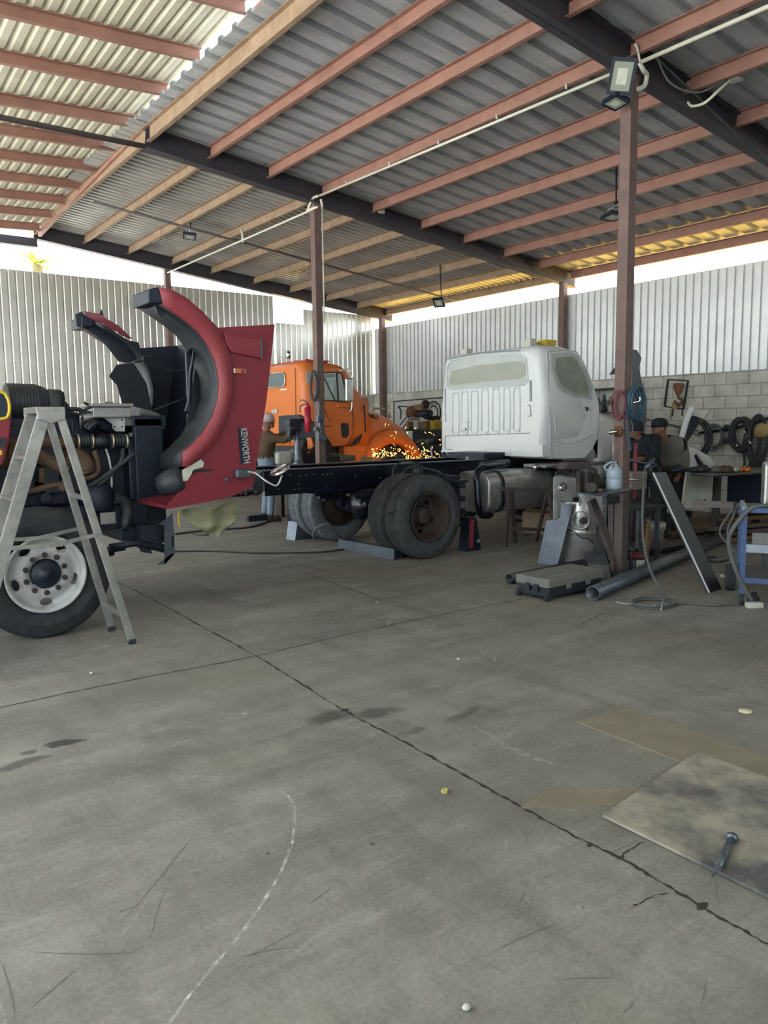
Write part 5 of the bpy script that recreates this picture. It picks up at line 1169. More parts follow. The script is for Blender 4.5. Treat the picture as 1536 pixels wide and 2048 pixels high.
# plastic jug
jc = at(1228, 982, 'Y', 4.92); jc.z = zt+.03
jg = thing('plastic_jug', 'bluish clear plastic jug with handle on the bench against the post', 'jug', jc)
MB().lathe([(0, 0), (.078, 0), (.086, .015), (.086, .10), (.080, .108), (.086, .116), (.086, .17), (.075, .205), (.04, .25), (.022, .275), (.022, .295), (0, .296)], jc, Z, 26).build('bottle', 'jug', jg)
MB().lathe([(0, 0), (.08, .002), (.08, .10), (0, .101)], jc+V((0, 0, .006)), Z, 22).build('liquid', 'jug_liquid', jg)
MB().tube(smooth_path([jc+V((-.04, .07, .19)), jc+V((-.05, .085, .23)), jc+V((-.02, .05, .27)), jc+V((0, .02, .282))]), .012, 8).build('handle', 'jug', jg)
rg = MB().skin([[jc+V((.13*cos(a)+.02, .15*sin(a)-.02, -.016 if k == 0 else .004+.012*sin(3*a))) for a in [2*pi*i/20 for i in range(20)]] for k in range(2)])
one(rg, 'shop_rag', 'cloth_grey', 'crumpled grey rag under the plastic jug on the bench', 'rag')
# upright polished fuel tank and the battered tank end beside it
pt = thing('polished_tank', 'upright polished cylindrical tank dented and stained, leaning plate in front', 'tank', (7.02, 5.62, 0))
tcx, tcy, tr_ = 7.10, 5.605, .27
MB().lathe([(0, 0), (.255, .0), (.27, .012), (.27, .80), (.262, .82), (0, .84)], (tcx, tcy, .0), Z, 44).build('shell', 'alu_polish', pt)
bd = MB().lathe([(.272, 0), (.276, .005), (.276, .055), (.272, .06)], (tcx, tcy, .34), Z, 44, closed=True); bd.build('strap', 'alu_dull', pt)
vdir = V((-.79, -.61, 0)); sdv = V((-vdir.y, vdir.x, 0))
def tk_p(x, y, r=.27):  # point on the tank's skin along the viewing ray
    d = ray(x, y); d2 = V((d.x, d.y)); o2 = V((-tcx, -tcy)); A = d2.dot(d2); B = 2*o2.dot(d2); C = o2.dot(o2)-r*r
    t = (-B-math.sqrt(max(0, B*B-4*A*C)))/(2*A); return CAM+d*t
p = tk_p(1161, 1041, .272); nrm = (V((p.x-tcx, p.y-tcy, 0))).normalized()
MB().lathe([(.0, 0), (.10, 0), (.105, .006), (.095, .012), (.09, .004), (0, .004)], p-nrm*.01, nrm, 28).build('sender_flange', 'alu_dull', pt)
q = MB().lathe([(.036, 0), (.036, .022), (.02, .026), (0, .026)], tk_p(1166, 1041, .278), nrm, 16)
for k in range(5): q.cyl(tk_p(1155+3*k, 1036+6*(k % 3), .276), tk_p(1155+3*k, 1036+6*(k % 3), .282), .006, 8)
q.build('sender_unit', 'iron', pt)
cr = MB().tube(smooth_path([tk_p(*w, .274) for w in [(1135, 1060), (1150, 1064), (1162, 1075), (1178, 1078), (1190, 1090)]]), .007, 6); cr.build('dent_crease', 'steel_dark', pt)
MB().tube([tk_p(1171, 1061, .29), tk_p(1176, 1057, .275)], .008, 6).build('drain_fitting', 'iron', pt)
te = thing('tank_end', 'battered silver tank end with a round filler neck on top of the upright tank', 'tank', (6.9, 5.75, .84))
Yt = 5.45
def tp2(x, y, o=0): return at(x, y, 'Y', Yt-o)
tm = MB().prism([tp2(1106, 955), tp2(1112, 950), tp2(1155, 958), tp2(1159, 1006), tp2(1118, 1004), tp2(1116, 1040), tp2(1106, 1042)], (.08, .06, 0)); tm.build('shell', 'rim_white', te, bevel=.02)
MB().lathe([(.0, .0), (.062, 0), (.066, .008), (.058, .012), (.05, .002), (0, .002)], tp2(1124, 975, .005), -Y, 26).build('filler_ring', 'alu_polish', te)
MB().lathe([(.036, 0), (.038, .015), (.03, .03), (.015, .034), (0, .03)], tp2(1122, 976, .01), -Y, 20).build('filler_neck', 'chrome', te)
MB().tube([tp2(1158, 958, .02), tp2(1159, 1012, .02)], .008, 8).build('edge_rod', 'rim_white', te)
MB().bmm(tp2(1147, 995, .012), tp2(1156, 1002, .0)).build('label_plate', 'steel_dark', te)
tt = MB().tube(smooth_path([tp2(1112, 948), tp2(1130, 938), tp2(1150, 946)]), .02, 8); tt.box(tp2(1148, 944), (.1, .08, .06)); tt.tube([tp2(1135, 950), tp2(1140, 934)], .015, 8); tt.build('tank_bracket', 'iron', te)
# plate leaning against the tank
b0, b1 = fl(1075, 1127), fl(1115, 1131); 
def pl_(x, y):  # plane through the foot of the plate, tipped back 12 degrees
    d = (b1-b0).normalized(); n = d.cross(V((-d.y, d.x, 0)) if False else Z).normalized(); 
    if n.dot(FW) < 0: n = -n
    up = (Z*cos(radians(3))+n*sin(radians(3))); nn = d.cross(up).normalized(); r = ray(x, y); t = (b0-CAM).dot(nn)/r.dot(nn); return CAM+r*t
o = MB().prism([pl_(*p) for p in [(1075, 1127), (1115, 1131), (1146, 1008), (1123, 1007), (1120, 1036), (1093, 1042)]], (.012, .012, 0))
one(o, 'steel_plate', 'steel_blue', 'bluish notched steel plate leaning against the polished tank', 'steel plate')
# dustpan with an upright rod handle
d = thing('dustpan', 'bent steel dustpan with a thin upright rod handle at the bench foot', 'dustpan', fl(1200, 1156))
q0, q1, q2, q3 = [at(x, y, 'Y', 4.72) for x, y in [(1176, 1128), (1218, 1130), (1222, 1159), (1177, 1152)]]
for q in (q2, q3): q.z = max(q.z, .004)
MB().prism([q0, q1, q2, q3], (.004, .004, 0)).build('scoop', 'alu', d)  # brighter metal than the rest paints the light on this lower face
MB().prism([q0, q1, q1+V((.10, .14, .10)), q0+V((.10, .16, .10))], (0, 0, .004)).build('hood', 'steel', d)
MB().prism([q1, q2, q2+V((.12, .05, 0)), q1+V((.1, .14, .1))], (.003, 0, 0)).build('side', 'steel_dark', d)
p = q0.lerp(q1, .5)+V((.08, .12, .09)); MB().tube([p, at(1196, 1045, 'Y', p.y+.08)], .009, 8).build('handle', 'steel_dark', d); MB().bmm(at(1168, 1130, 'Y', 4.85), at(1176, 1148, 'Y', 4.88)).build('tab', 'steel_dark', d)

# wheeled tool case
cs = thing('tool_case', 'dusty grey wheeled plastic tool case lying flat on the floor', 'tool case', (5.7, 4.7, 0))
ca, cb_ = fl(1030, 1190), fl(1097, 1205); ux = V((1, -.02, 0)).normalized(); uy = (ca-cb_); uy.z = 0; wy = uy.length; uy.normalize(); ux = V((uy.y, -uy.x, 0)); LX = .80
def cp(a, b, z): return cb_ + ux*a*LX + uy*b*wy + Z*z
def slab(z0, z1, i):
    return [[cp(i/LX, i/wy, z0), cp(1-i/LX, i/wy, z0), cp(1-i/LX, 1-i/wy, z0), cp(i/LX, 1-i/wy, z0)], [cp(i/LX, i/wy, z1), cp(1-i/LX, i/wy, z1), cp(1-i/LX, 1-i/wy, z1), cp(i/LX, 1-i/wy, z1)]]
mat('case_grey', '7d7f79', .75, 0, '696b67', 6)
MB().skin(slab(.03, .115, .015), smooth=False).build('lower_shell', 'black_plastic', cs, bevel=.012)
lid = MB().skin(slab(.118, .205, .0), smooth=False).build('lid', 'case_grey', cs, bevel=.016)
for b in (.08, .92):
    c = cp(.03, b, .035); MB().cyl(c-uy*.02, c+uy*.02, .035, 16).build('wheel', 'rubber', cs)
for b in (.35, .6): MB().box(cp(-.005, b, .11), (.02, .05, .07), Matrix((ux, uy, Z)).transposed()).build('latch', 'black_plastic', cs)
for a in (.35, .7): MB().box(cp(a, -.005, .12), (.06, .016, .06), Matrix((ux, uy, Z)).transposed()).build('latch', 'case_grey', cs, bevel=.004)
MB().tube([cp(.2, .2, .206), cp(.8, .2, .206)], .006, 6).build('lid_rib', 'case_grey', lid)
# pipes on the floor
def pipe(a, b, r, name, mats, lab, cat='pipe'):
    a, b = V(a)+Z*r, V(b)+Z*r; d = (b-a).normalized(); L = (b-a).length
    mb = MB().lathe([(r*.86, 0), (r, 0), (r, L), (r*.86, L)], a, d, 28, closed=True); return one(mb, name, mats, lab, cat)
pipe(fl(1185, 1202), fl(1462, 1078), .068, 'steel_pipe', 'steel', 'long grey steel pipe, its bright open end beside the tool case')
pipe(fl(1018, 1168), fl(1300, 1107), .05, 'steel_pipe', 'steel_dark', 'dark steel pipe lying behind the grey tool case')
a, b = fl(1255, 1122), fl(1378, 1098); ab = MB().bar(a+Z*.035, b+Z*.035, .07, .008); ab.bar(a+Z*.03+V((0, .03, 0)), b+Z*.03+V((0, .03, 0)), .008, .06)
one(ab, 'angle_iron', 'steel_dark', 'dark angle iron behind the long grey pipe', 'angle iron')
a, b = fl(1205, 1118), fl(1262, 1112); one(MB().bar(a+Z*.02, b+Z*.02, .05, .04), 'steel_bar', 'wood', 'short pale bar on the floor behind the bench leg', 'bar')
# leaning channel
t0, t1 = at(1306, 946, 'Y', 4.62), at(1336, 938, 'Y', 4.60); f0, f1 = fl(1418, 1186), fl(1444, 1178)
top0 = at(1306, 946, 'Y', 4.55); top1 = top0 + (f1-f0)
wv = (f1-f0); lv = (top0-f0); nv = wv.cross(lv).normalized(); 
if nv.dot(FW) > 0: nv = -nv
ch = MB().prism([f0, f1, top1, top0], nv*-.006); ch.prism([f0, f0+wv.normalized()*.012, top0+wv.normalized()*.012, top0], nv*-.02); ch.prism([f1, f1-wv.normalized()*.012, top1-wv.normalized()*.012, top1], nv*-.02)
cho = one(ch, 'steel_channel', 'channel', 'long dark steel channel leaning against the bench, bright left edge', 'steel channel')
e = MB().bar(f0+nv*.004, top0+nv*.004, .014, .008); eo = e.build('edge_strip', 'white_paint'); eo.location = -V(cho.location); eo.parent = cho  # white strip paints the bright glint along the channel's edge
# paint can, bucket, stick
c = fl(1275, 1141); pc = thing('paint_can', 'small red and navy paint can with white label on the floor', 'paint can', c)
MB().lathe([(0, 0), (.088, 0), (.09, .005), (.09, .15)], c, Z, 28).build('can', mat('can_navy', '262c44', .5), pc)
MB().lathe([(.091, .145), (.094, .15), (.094, .185), (.08, .195), (0, .19)], c, Z, 28).build('lid', mat('can_red', '7c3038', .5), pc)
dv = V((-c.x, -c.y, 0)).normalized(); sv = V((-dv.y, dv.x, 0))
lb = MB().skin([[c+(dv*cos(a)+sv*sin(a))*.092+Z*.01, c+(dv*cos(a)+sv*sin(a))*.092+Z*.13] for a in [-.2+1.1*i/8 for i in range(9)]][::1], closed=False, cap=False); lb.build('label', 'filler', pc, thick=.001)
dots = MB()
for z in (.03, .06, .09, .115): dots.ball(c+(dv*cos(-.45)+sv*sin(-.45))*.09+Z*z, (.008, .008, .01), 8)
dots.build('label_print', 'filler', pc)
MB().tube(smooth_path([c+V((-.09, .02, .16)), c+V((-.06, .04, .22)), c+V((0, .03, .24)), c+V((.07, -.02, .2))]), .006, 6).build('handle', 'steel', pc)
c = fl(1302, 1106); bk = thing('white_bucket', 'dirty white plastic bucket standing behind the hanging hose', 'bucket', c)
MB().lathe([(0, 0), (.125, 0), (.155, .38), (.16, .38), (.16, .36), (.165, .355), (.165, .33), (.158, .325), (.163, .30), (.155, .295), (.148, .38), (.12, .02), (0, .02)], c, Z, 30).build('pail', 'filler', bk)
MB().tube(smooth_path([c+V((.02, -.16, .34)), c+V((-.12, -.14, .24)), c+V((-.16, .03, .2)), c+V((-.06, .16, .34))]), .004, 6).build('handle', 'steel', bk)
MB().skin([[c+V((.147*cos(a), .147*sin(a), z)) for z in (.05, .19)] for a in [radians(d_) for d_ in range(215, 261, 6)]], closed=False, cap=False).build('print', 'can_red', bk, thick=.002)
a, b = fl(1293, 1122), at(1297, 1046, 'Y', 5.0); one(MB().bar(a+Z*.02, b, .06, .02, (0, 1, 0)), 'wooden_stick', 'wood', 'pale wooden strip standing upright in front of the white bucket', 'stick')
# low stool / shelf behind the hose
st = thing('low_shelf', 'low grey shelf frame with clutter left of the white bucket', 'shelf', (8.0, 5.2, 0))
MB().bmm((7.45, 5.1, .14), (7.85, 5.5, .17)).build('shelf_board', 'steel', st); MB().bmm((7.45, 5.1, .60), (7.95, 5.6, .63)).build('shelf_board', 'steel_dark', st)
for x in (7.47, 7.83):
    for y in (5.12, 5.48): MB().bmm((x-.02, y-.02, 0), (x+.02, y+.02, .6)).build('leg', 'steel', st)
one(MB().box(at(1283, 1060, 'Y', 5.25), (.1, .1, .2)), 'red_bottle', 'can_red', 'dark red container on the low shelf', 'container', bevel=.01)
# trolley of tools behind the post (grey box, handle, gripping lever)
tt = thing('tool_stand', 'grey box stand holding tools behind the brown post', 'tool stand', (8.5, 5.75, 0))
def ts(x, y, o=0): return at(x, y, 'Y', 5.7-o)
MB().bmm(ts(1265, 945), ts(1294, 978)+V((0, .25, 0))).build('tray', 'taupe', tt, bevel=.01)
MB().tube([ts(1235, 958), ts(1265, 960), ts(1310, 959)], .012, 8).build('rail', 'chrome', tt)
for px in (1262, 1290): MB().tube([ts(px, 978), V((ts(px, 978).x, 5.7, 0))], .016, 8).build('leg', 'steel_dark', tt)
MB().bmm(ts(1262, 1000), ts(1300, 1035)+V((0, .3, 0))).build('drawer', 'navy', tt)
lv = MB().tube([at(1292, 938, 'Y', 5.0), at(1306, 918, 'Y', 5.0)], .028, 10); lv.tube(smooth_path([at(1256, 920, 'Y', 5.1), at(1285, 926, 'Y', 5.05), at(1311, 928, 'Y', 5.0), at(1308, 933, 'Y', 5.0), at(1303, 934, 'Y', 5.0), at(1300, 943, 'Y', 5.0)]), .012, 8)
one(lv, 'lever_tool', 'steel', 'grey lever handle resting over the tool stand', 'handle')
rb = MB().tube([at(1272, 886, 'Y', 5.75), at(1271, 945, 'Y', 5.75), at(1268, 1010, 'Y', 5.75), at(1267, 1040, 'Y', 5.75)], .022, 10)
rb.tube([at(1267, 1040, 'Y', 5.75), V((at(1267, 1040, 'Y', 5.75).x, 5.75, 0))], .02, 8)
one(rb, 'red_bar', 'can_red', 'upright red bar gripped by the person in black shirt', 'bar')
# things hung on the near post
hs = thing('hose_coil', 'blue hose coil hung on a hook of the near post', 'hose', (6.9, 4.75, 1.7))
cc = at(1268, 808, 'Y', 4.78); h = MB()
for r, k in ((.15, 0), (.165, .02), (.135, -.02), (.155, .04)):
    h.tube([cc+X*(r*.75*cos(a)+k*.4)+Z*(r*1.05*sin(a)+k*.3)+Y*(-k) for a in [2*pi*i/32 for i in range(32)]], .011, 6, closed=True)
h.tube(smooth_path([at(1253, 815, 'Y', 4.76), at(1254, 850, 'Y', 4.76), at(1258, 882, 'Y', 4.76), at(1262, 900, 'Y', 4.76)]), .010, 6); h.build('hose', 'cable_blue', hs)
MB().tube(smooth_path([at(1262, 806, 'Y', 4.8), at(1279, 802, 'Y', 4.74), at(1279, 793, 'Y', 4.74)], 4), .012, 8).build('hook', 'chrome', hs)
h = MB(); cc = at(1241, 810, 'X', 6.74)
for r, k in ((.13, 0), (.15, .015), (.115, -.02)): h.tube([cc+Y*(r*.55*cos(a)+k)+Z*r*sin(a)-X*(.01+abs(k)) for a in [2*pi*i/30 for i in range(30)]], .008, 6, closed=True)
h.tube(smooth_path([at(1250, 800, 'Y', 4.76), at(1246, 825, 'Y', 4.76), at(1252, 838, 'Y', 4.76)]), .009, 6)
one(h, 'hose_coil', 'cable_red', 'thin red hose loop hung on the left face of the near post', 'hose')
g_ = thing('hand_grinder', 'silver rod hung air grinder with round disc on the near post', 'grinder', at(1238, 865, 'X', 6.7))
c = at(1236, 863, 'X', 6.74); MB().lathe([(.0, 0), (.055, 0), (.055, .012), (.02, .016), (.02, .05), (0, .05)], c, -X, 24).build('disc', 'rust', g_)
MB().tube([at(1219, 866, 'X', 6.66), at(1230, 863, 'X', 6.68), c], .022, 10).build('grip', 'chrome', g_); MB().tube([at(1227, 866, 'X', 6.68), at(1226, 940, 'X', 6.68)], .008, 6).build('rod', 'alu', g_)
MB().tube(smooth_path([at(1255, 830, 'Y', 4.78), at(1264, 846, 'Y', 4.78), at(1266, 876, 'Y', 4.78)]), .008, 6).build('cord', 'cable_grey', hs)
# sheet metal stood up behind the post, a bent offcut left of it
one(MB().prism([at(*p, 'Y', 6.6) for p in [(1264, 699), (1274, 700), (1283, 716), (1278, 735), (1283, 760), (1294, 800), (1290, 860), (1290, 1068), (1264, 1070)]], (.03, .02, 0)), 'sheet_metal', 'steel_blue', 'tall bluish sheet metal panel standing behind the near post', 'sheet metal')
one(MB().prism([at(*p, 'Y', 6.75) for p in [(1218, 749), (1236, 726), (1240, 748)]], (.02, .01, 0)).tube([at(1236, 745, 'Y', 6.76), V((at(1236, 745, 'Y', 6.76).x, 6.76, 0))], .02, 6), 'sheet_offcut', 'steel', 'grey triangular offcut peeking out left of the near post', 'sheet metal')
# shelves against the right wall, left of the post
sh = thing('wall_shelf', 'dark steel shelf of bottles between white cab and near post', 'shelf', (12.35, 9.3, 0))
def ws_(x, y): return at(x, y, 'X', 12.3)
for py in (778, 806, 826, 850):
    z = ws_(1212, py).z; MB().bmm((12.2, 8.6, z-.015), (12.58, 9.9, z+.015)).build('shelf_board', 'steel_dark', sh)
for y in (8.62, 9.88): MB().bmm((12.2, y-.02, 0), (12.24, y+.02, ws_(1212, 776).z)).build('upright', 'steel_dark', sh)
random.seed(3)
bl = ['filler', 'navy', 'steel', 'cable_blue', 'cardboard', 'black_plastic']
ln = ['first white bottle from the left on the upper shelf', 'dark can on the upper shelf beside the first bottle', 'grey tin in the middle of the upper shelf', 'blue tin near the right end of the upper shelf', 'brown carton at the right end of the upper shelf']
for row, py in enumerate((806, 826)):
    z = ws_(1212, py).z+.016
    for k in range(5):
        y = 9.75-.16*k; r = random.uniform(.035, .055); hh = random.uniform(.1, .17)
        b = MB().lathe([(0, 0), (r, 0), (r, hh*.7), (r*.4, hh*.9), (r*.4, hh), (0, hh)], (12.32, y, z), Z, 14)
        one(b, 'bottle', bl[(k+row*2) % 6], ('bottle on the upper board of the wall shelf behind the white cab' if row == 0 else 'bottle on the second board of the wall shelf behind the white cab'), 'bottle', 'bottles on the upper board' if row == 0 else 'bottles on the second board')
# framed hook picture
fr = thing('hook_picture', 'tilted open frame with a flat rusty crane hook hung on the block wall', 'wall art', at(1350, 835, 'X', 12.55))
def wp(x, y, o=0): return at(x, y, 'X', 12.56-o)
F = [(1336, 759), (1376, 761), (1367, 818), (1329, 813)]
for i in range(4):
    MB().bar(wp(*F[i]), wp(*F[(i+1) % 4]), .02, .035 if i in (1, 3) else .012, (1, 0, 0)).build('frame_bar', 'black_ink', fr)
hk = MB().prism([wp(*p, .01) for p in [(1346, 768), (1349, 766), (1364, 766), (1367, 768), (1366, 774), (1360, 790), (1352, 790), (1346, 776)]], (.01, 0, 0)); hk.tube(smooth_path([wp(*p, .01) for p in [(1356, 790), (1357, 796), (1363, 800), (1363, 806), (1357, 810), (1351, 806), (1349, 801)]]), [.022]*20+[.03]*20+[.02]*9, 8)
hk.build('hook_plate', 'rust', fr); MB().bmm(wp(1344, 805, .02), wp(1356, 817, 0)).build('brass_block', 'wood', fr)
lg = MB(); lg.tube([wp(1346, 816), wp(1345, 832)], .012, 6); lg.tube([wp(1365, 818), wp(1364, 832)], .012, 6); lg.build('peg', 'black_ink', fr)
one(MB().prism([wp(*p) for p in [(1325, 819), (1338, 818), (1342, 824), (1340, 836), (1326, 835)]], (.008, 0, 0)), 'paper_patch', 'filler', 'pale paper scrap stuck on the block wall under the hook frame', 'paper')
# hung cables and coils on the block wall
rl = MB().tube([at(1290, 838, 'X', 12.5), at(1395, 861, 'X', 12.5)], .012, 6); rl.tube([at(1330, 846, 'X', 12.5), at(1400, 872, 'X', 12.5)], .012, 6); one(rl, 'wall_cable', 'cable_grey', 'two grey cables stretched along the block wall above the people', 'cable')
rl = MB().tube([at(1398, 866, 'X', 12.5), at(1470, 857, 'X', 12.5), at(1545, 834, 'X', 12.5)], .025, 8); one(rl, 'wall_rail', 'steel_dark', 'dark rail on the block wall that carries the hung coils', 'rail')
def coil(px, py, rx, rz, k, r, mats, lab, drop=0):
    c = at(px, py, 'X', 12.46); h = MB()
    for i in range(k):
        q = random.uniform(.8, 1.05); dy, dz = random.uniform(-.03, .03), random.uniform(-.03, .03)
        h.tube([c+Y*(rx*q*cos(a)+dy)+Z*(rz*q*sin(a)+dz)-X*(.0+i*.02*.8) for a in [2*pi*j/28 for j in range(28)]], r, 6, closed=True)
    return one(h, 'cable_coil', mats, lab, 'cable coil')
coil(1393, 878, .27, .34, 7, .018, 'cable', 'largest black cable coil on the block wall, just right of the white strip')
coil(1432, 874, .15, .2, 5, .014, 'cable_grey', 'mid sized grey coil second from the white strip')
coil(1456, 869, .09, .13, 4, .012, 'cable', 'small dark coil between the mid sized coil and the long hanging one')
droop = coil(1485, 868, .16, .26, 7, .018, 'cable', 'long drooping bundle of black cable with bright clips')
coil(1520, 880, .16, .40, 7, .016, 'cable', 'tall dark hank of cable near the welder')
h = MB()
for k in range(9):
    y = at(1488+5*k, 870, 'X', 12.4).y; h.tube(smooth_path([V((12.45, y, 1.5)), V((12.42, y+.08*sin(k), 1.2)), V((12.44, y-.1*cos(k*2), .9)), V((12.4, y+.05, .75+.06*(k % 3)))]), .014, 6)
one(h, 'hanging_hoses', 'cable', 'bunch of dark hoses drooping on the block wall behind the welder', 'hose')
for px, py, dx, dy in ((1488, 860, 3, 8), (1473, 887, 3, 9), (1498, 880, 5, 11)):
    ck_ = MB().tube([at(px, py, 'X', 12.36), at(px+dx, py+dy, 'X', 12.36)], .02, 8).build('clip', 'chrome'); ck_.location = -V(droop.location); ck_.parent = droop
h = MB().ball(at(1528, 860, 'X', 12.4), (.1, .16, .12)); h.ball(at(1520, 866, 'X', 12.4), (.08, .1, .08)); one(h, 'leather_glove', 'wood', 'tan work glove hung on the wall rail at the right edge', 'glove')
# white fender piece with headlamp hole, its tall edge strip, loose panel
wf_ = thing('loose_fender', 'loose white truck fender with a slanted lamp hole behind the workbench', 'fender', (10.6, 6.3, .3))
YF_ = 6.3
def lf(x, y, o=0): return at(x, y, 'Y', YF_-o)
poly = [lf(*p) for p in [(1350, 890), (1372, 890), (1398, 899), (1420, 912), (1438, 935), (1436, 944), (1420, 944), (1405, 925), (1394, 908), (1390, 912), (1398, 932), (1404, 944), (1392, 1000), (1352, 1030), (1345, 960)]]
o = MB().prism(poly, (.05, .22, 0)).build('fender_shell', 'white_paint', wf_, bevel=.03)
MB().prism([lf(*p, -.02) for p in [(1391, 907), (1398, 910), (1414, 926), (1424, 944), (1402, 944), (1394, 922)]], (.02, .2, 0)).build('lamp_recess', 'navy', wf_)
es = MB().tube(smooth_path([lf(1357, 892), lf(1364, 872), lf(1374, 838), lf(1384, 815)]), [.045]*25, 8); es.tube([lf(1384, 815), lf(1388, 830)], .02, 6); es.build('edge_strip', 'white_paint', wf_)
MB().prism([lf(*p, -.1) for p in [(1385, 832), (1393, 832), (1400, 845), (1372, 888), (1360, 890)]], (.01, .08, 0)).build('edge_gusset', 'navy', wf_)
MB().tube([lf(1410, 836), lf(1417, 826), lf(1421, 820)], .015, 6).build('edge_trim_piece', 'filler', wf_)
MB().bmm(lf(1350, 1028)+V((0, .05, 0)), V((lf(1390, 1028).x, YF_+.2, .0))).build('support_block', 'steel_dark', wf_)
lp_ = MB().prism([at(*p, 'Y', 5.62) for p in [(1374, 944), (1423, 948), (1425, 990), (1418, 1012), (1408, 1018), (1370, 1016), (1366, 1008)]], (.02, .04, 0)).build('x', 'filler'); 
lp_.name = 'body_panel'; tag(lp_, 'loose off white body panel hanging in front of the cluttered workbench', 'panel'); 
ph = MB().cyl(at(1410, 1001, 'Y', 5.615), at(1410, 1001, 'Y', 5.60), .022, 12); ph.build('hole', 'navy', lp_)
MB().tube(smooth_path([at(1394, 945, 'Y', 5.6), at(1396, 975, 'Y', 5.6), at(1399, 1010, 'Y', 5.6)]), .006, 6).build('crease', 'sticker', lp_)
# cluttered bench
wb = thing('workbench', 'workbench with thin steel top covered in tools near the block wall', 'workbench', (10.8, 5.9, 0))
tz = .93
MB().prism([at(1382, 948, 'Z', tz), at(1425, 951, 'Z', tz), at(1530, 945, 'Z', tz), at(1530, 936, 'Z', tz), at(1390, 938, 'Z', tz)], (0, 0, -.02)).build('bench_top', 'steel_dark', wb)
for px, py in ((1430, 1072), (1510, 1060)):
    q = fl(px, py); MB().bmm((q.x-.04, q.y-.04, 0), (q.x+.04, q.y+.04, tz-.02)).build('leg', 'steel_dark' if px > 1450 else 'primer_dark', wb)
MB().bmm((10.4, 5.1, .36), (12.2, 5.7, .9)).build('cabinet', 'navy', wb)
random.seed(11)
for i, (px, py, n_, mt_, w, lab) in enumerate([(1362, 945, 'black_case', 'navy', .16, 'black pouch at the left end of the cluttered workbench'), (1412, 942, 'pliers', 'steel', .07, 'pale steel pliers at the front of the cluttered workbench'), (1432, 938, 'work_glove', 'cloth_grey', .09, 'grey glove heap on the cluttered workbench'), (1464, 930, 'paint_pot', 'alu_dull', .08, 'dull silver pot on the cluttered workbench'), (1486, 935, 'orange_tool', 'amber', .08, 'orange handled tool on the cluttered workbench'), (1448, 936, 'rag', 'cloth_brown', .1, 'brown rag in the middle of the cluttered workbench'), (1400, 940, 'air_tool', 'iron', .09, 'dark air tool near the body panel on the cluttered workbench')]):
    p = at(px, 944, 'Z', tz); b = MB()
    for k in range(4): b.ball(V((p.x+random.uniform(-w, w), p.y+random.uniform(-w, w), tz+.03)), (w*.7, w*.6, random.uniform(.03, .07)), 10)
    b.bar(V((p.x-w, p.y, tz+.02)), V((p.x+w, p.y+w, tz+.04)), .03, .03); b.v = [V((q.x, q.y, max(q.z, tz+.001))) for q in b.v]
    one(b, n_, mt_, lab, n_.split('_')[-1])
# steel stock heaped under the workbench
random.seed(8)
for i in range(9):
    y = 5.2+.10*i; z = .04+.07*(i % 4); x0 = 9.7+random.uniform(-.3, .2)
    one(MB().bar((x0, y, z), (x0+2.0, y-.4+random.uniform(-.2, .2), z), .06, .05), 'steel_stock', 'primer_dark' if i % 3 else 'rust', 'rusty bar in the heap of steel stock under the workbench', 'steel bar', 'steel stock under the workbench')
# sawhorse in front of the tank
sw = thing('sawhorse', 'brown steel trestle standing in front of the truck fuel tank', 'trestle', (7.6, 6.8, 0))
p0, p1 = at(1001, 978, 'Y', 6.75), at(1106, 980, 'Y', 6.7)
MB().bar(p0, p1, .05, .05).build('top_bar', 'primer_dark', sw)
l0 = fl(1011, 1094); l1 = fl(1030, 1085)
MB().bar(p0.lerp(p1, .18), l0, .05, .035, (0, 1, 0)).build('leg', 'primer_dark', sw); MB().bar(p0.lerp(p1, .2), l1, .05, .035, (0, 1, 0)).build('leg', 'primer_dark', sw)
r0 = p0.lerp(p1, .9); MB().bar(r0, V((r0.x-.02, r0.y-.2, 0)), .05, .035, (0, 1, 0)).build('leg', 'primer_dark', sw); MB().bar(r0, V((r0.x+.06, r0.y+.25, 0)), .05, .035, (0, 1, 0)).build('leg', 'primer_dark', sw)
MB().bar(at(1020, 1057, 'Y', 6.72), at(1100, 1060, 'Y', 6.7), .035, .045).build('stretcher', 'primer_dark', sw)
one(MB().prism([fl(1045, 1023, .3), fl(1054, 1016, .3), fl(1102, 1020, .3), fl(1104, 1028, .3)], (0, 0, -.3)), 'metal_box', 'primer_tan', 'flat topped brown box under the fuel tank behind the trestle', 'box')
one(MB().bar(fl(1040, 1072)+Z*.01, fl(1062, 1070)+Z*.01, .06, .02), 'steel_tongue', 'steel', 'thin bright steel strip on the floor behind the trestle', 'strip')
# wheel chock, tube, jack
ck = MB(); a0, a1 = fl(572, 1079), fl(590, 1081)
dn = V((.30, -.02, 0))
ck.skin([[a0, a0+dn, a0+dn+Z*.02, a0+Z*.26+dn*.15], [a1, a1+dn, a1+dn+Z*.02, a1+Z*.26+dn*.15]], smooth=False)
one(ck, 'wheel_chock', 'steel', 'pale steel wedge chock behind the far rear dual tires', 'wheel chock')
a, b = fl(677, 1098), fl(788, 1120); d = (b-a).normalized(); q = V((-d.y, d.x, 0)); tb_ = MB(); w_ = .13
tb_.prism([a, a+q*w_, a+q*w_+Z*w_, a+Z*w_], b-a)
tu = one(tb_, 'square_tube', 'steel_blue', 'square steel tube lying on the floor behind the near rear tires', 'square tube')
e0 = b+d*.001; cm_ = MB().prism([e0+q*.012+Z*.012, e0+q*(w_-.012)+Z*.012, e0+q*(w_-.012)+Z*(w_-.012), e0+q*.012+Z*(w_-.012)], d*.002); oo = cm_.build('tube_end', 'navy', None); oo.location -= tu.location; oo.parent = tu
jk = thing('bottle_jack', 'dark jack stand with red lever between rear tire and trestle', 'jack', (6.65, 6.95, 0))
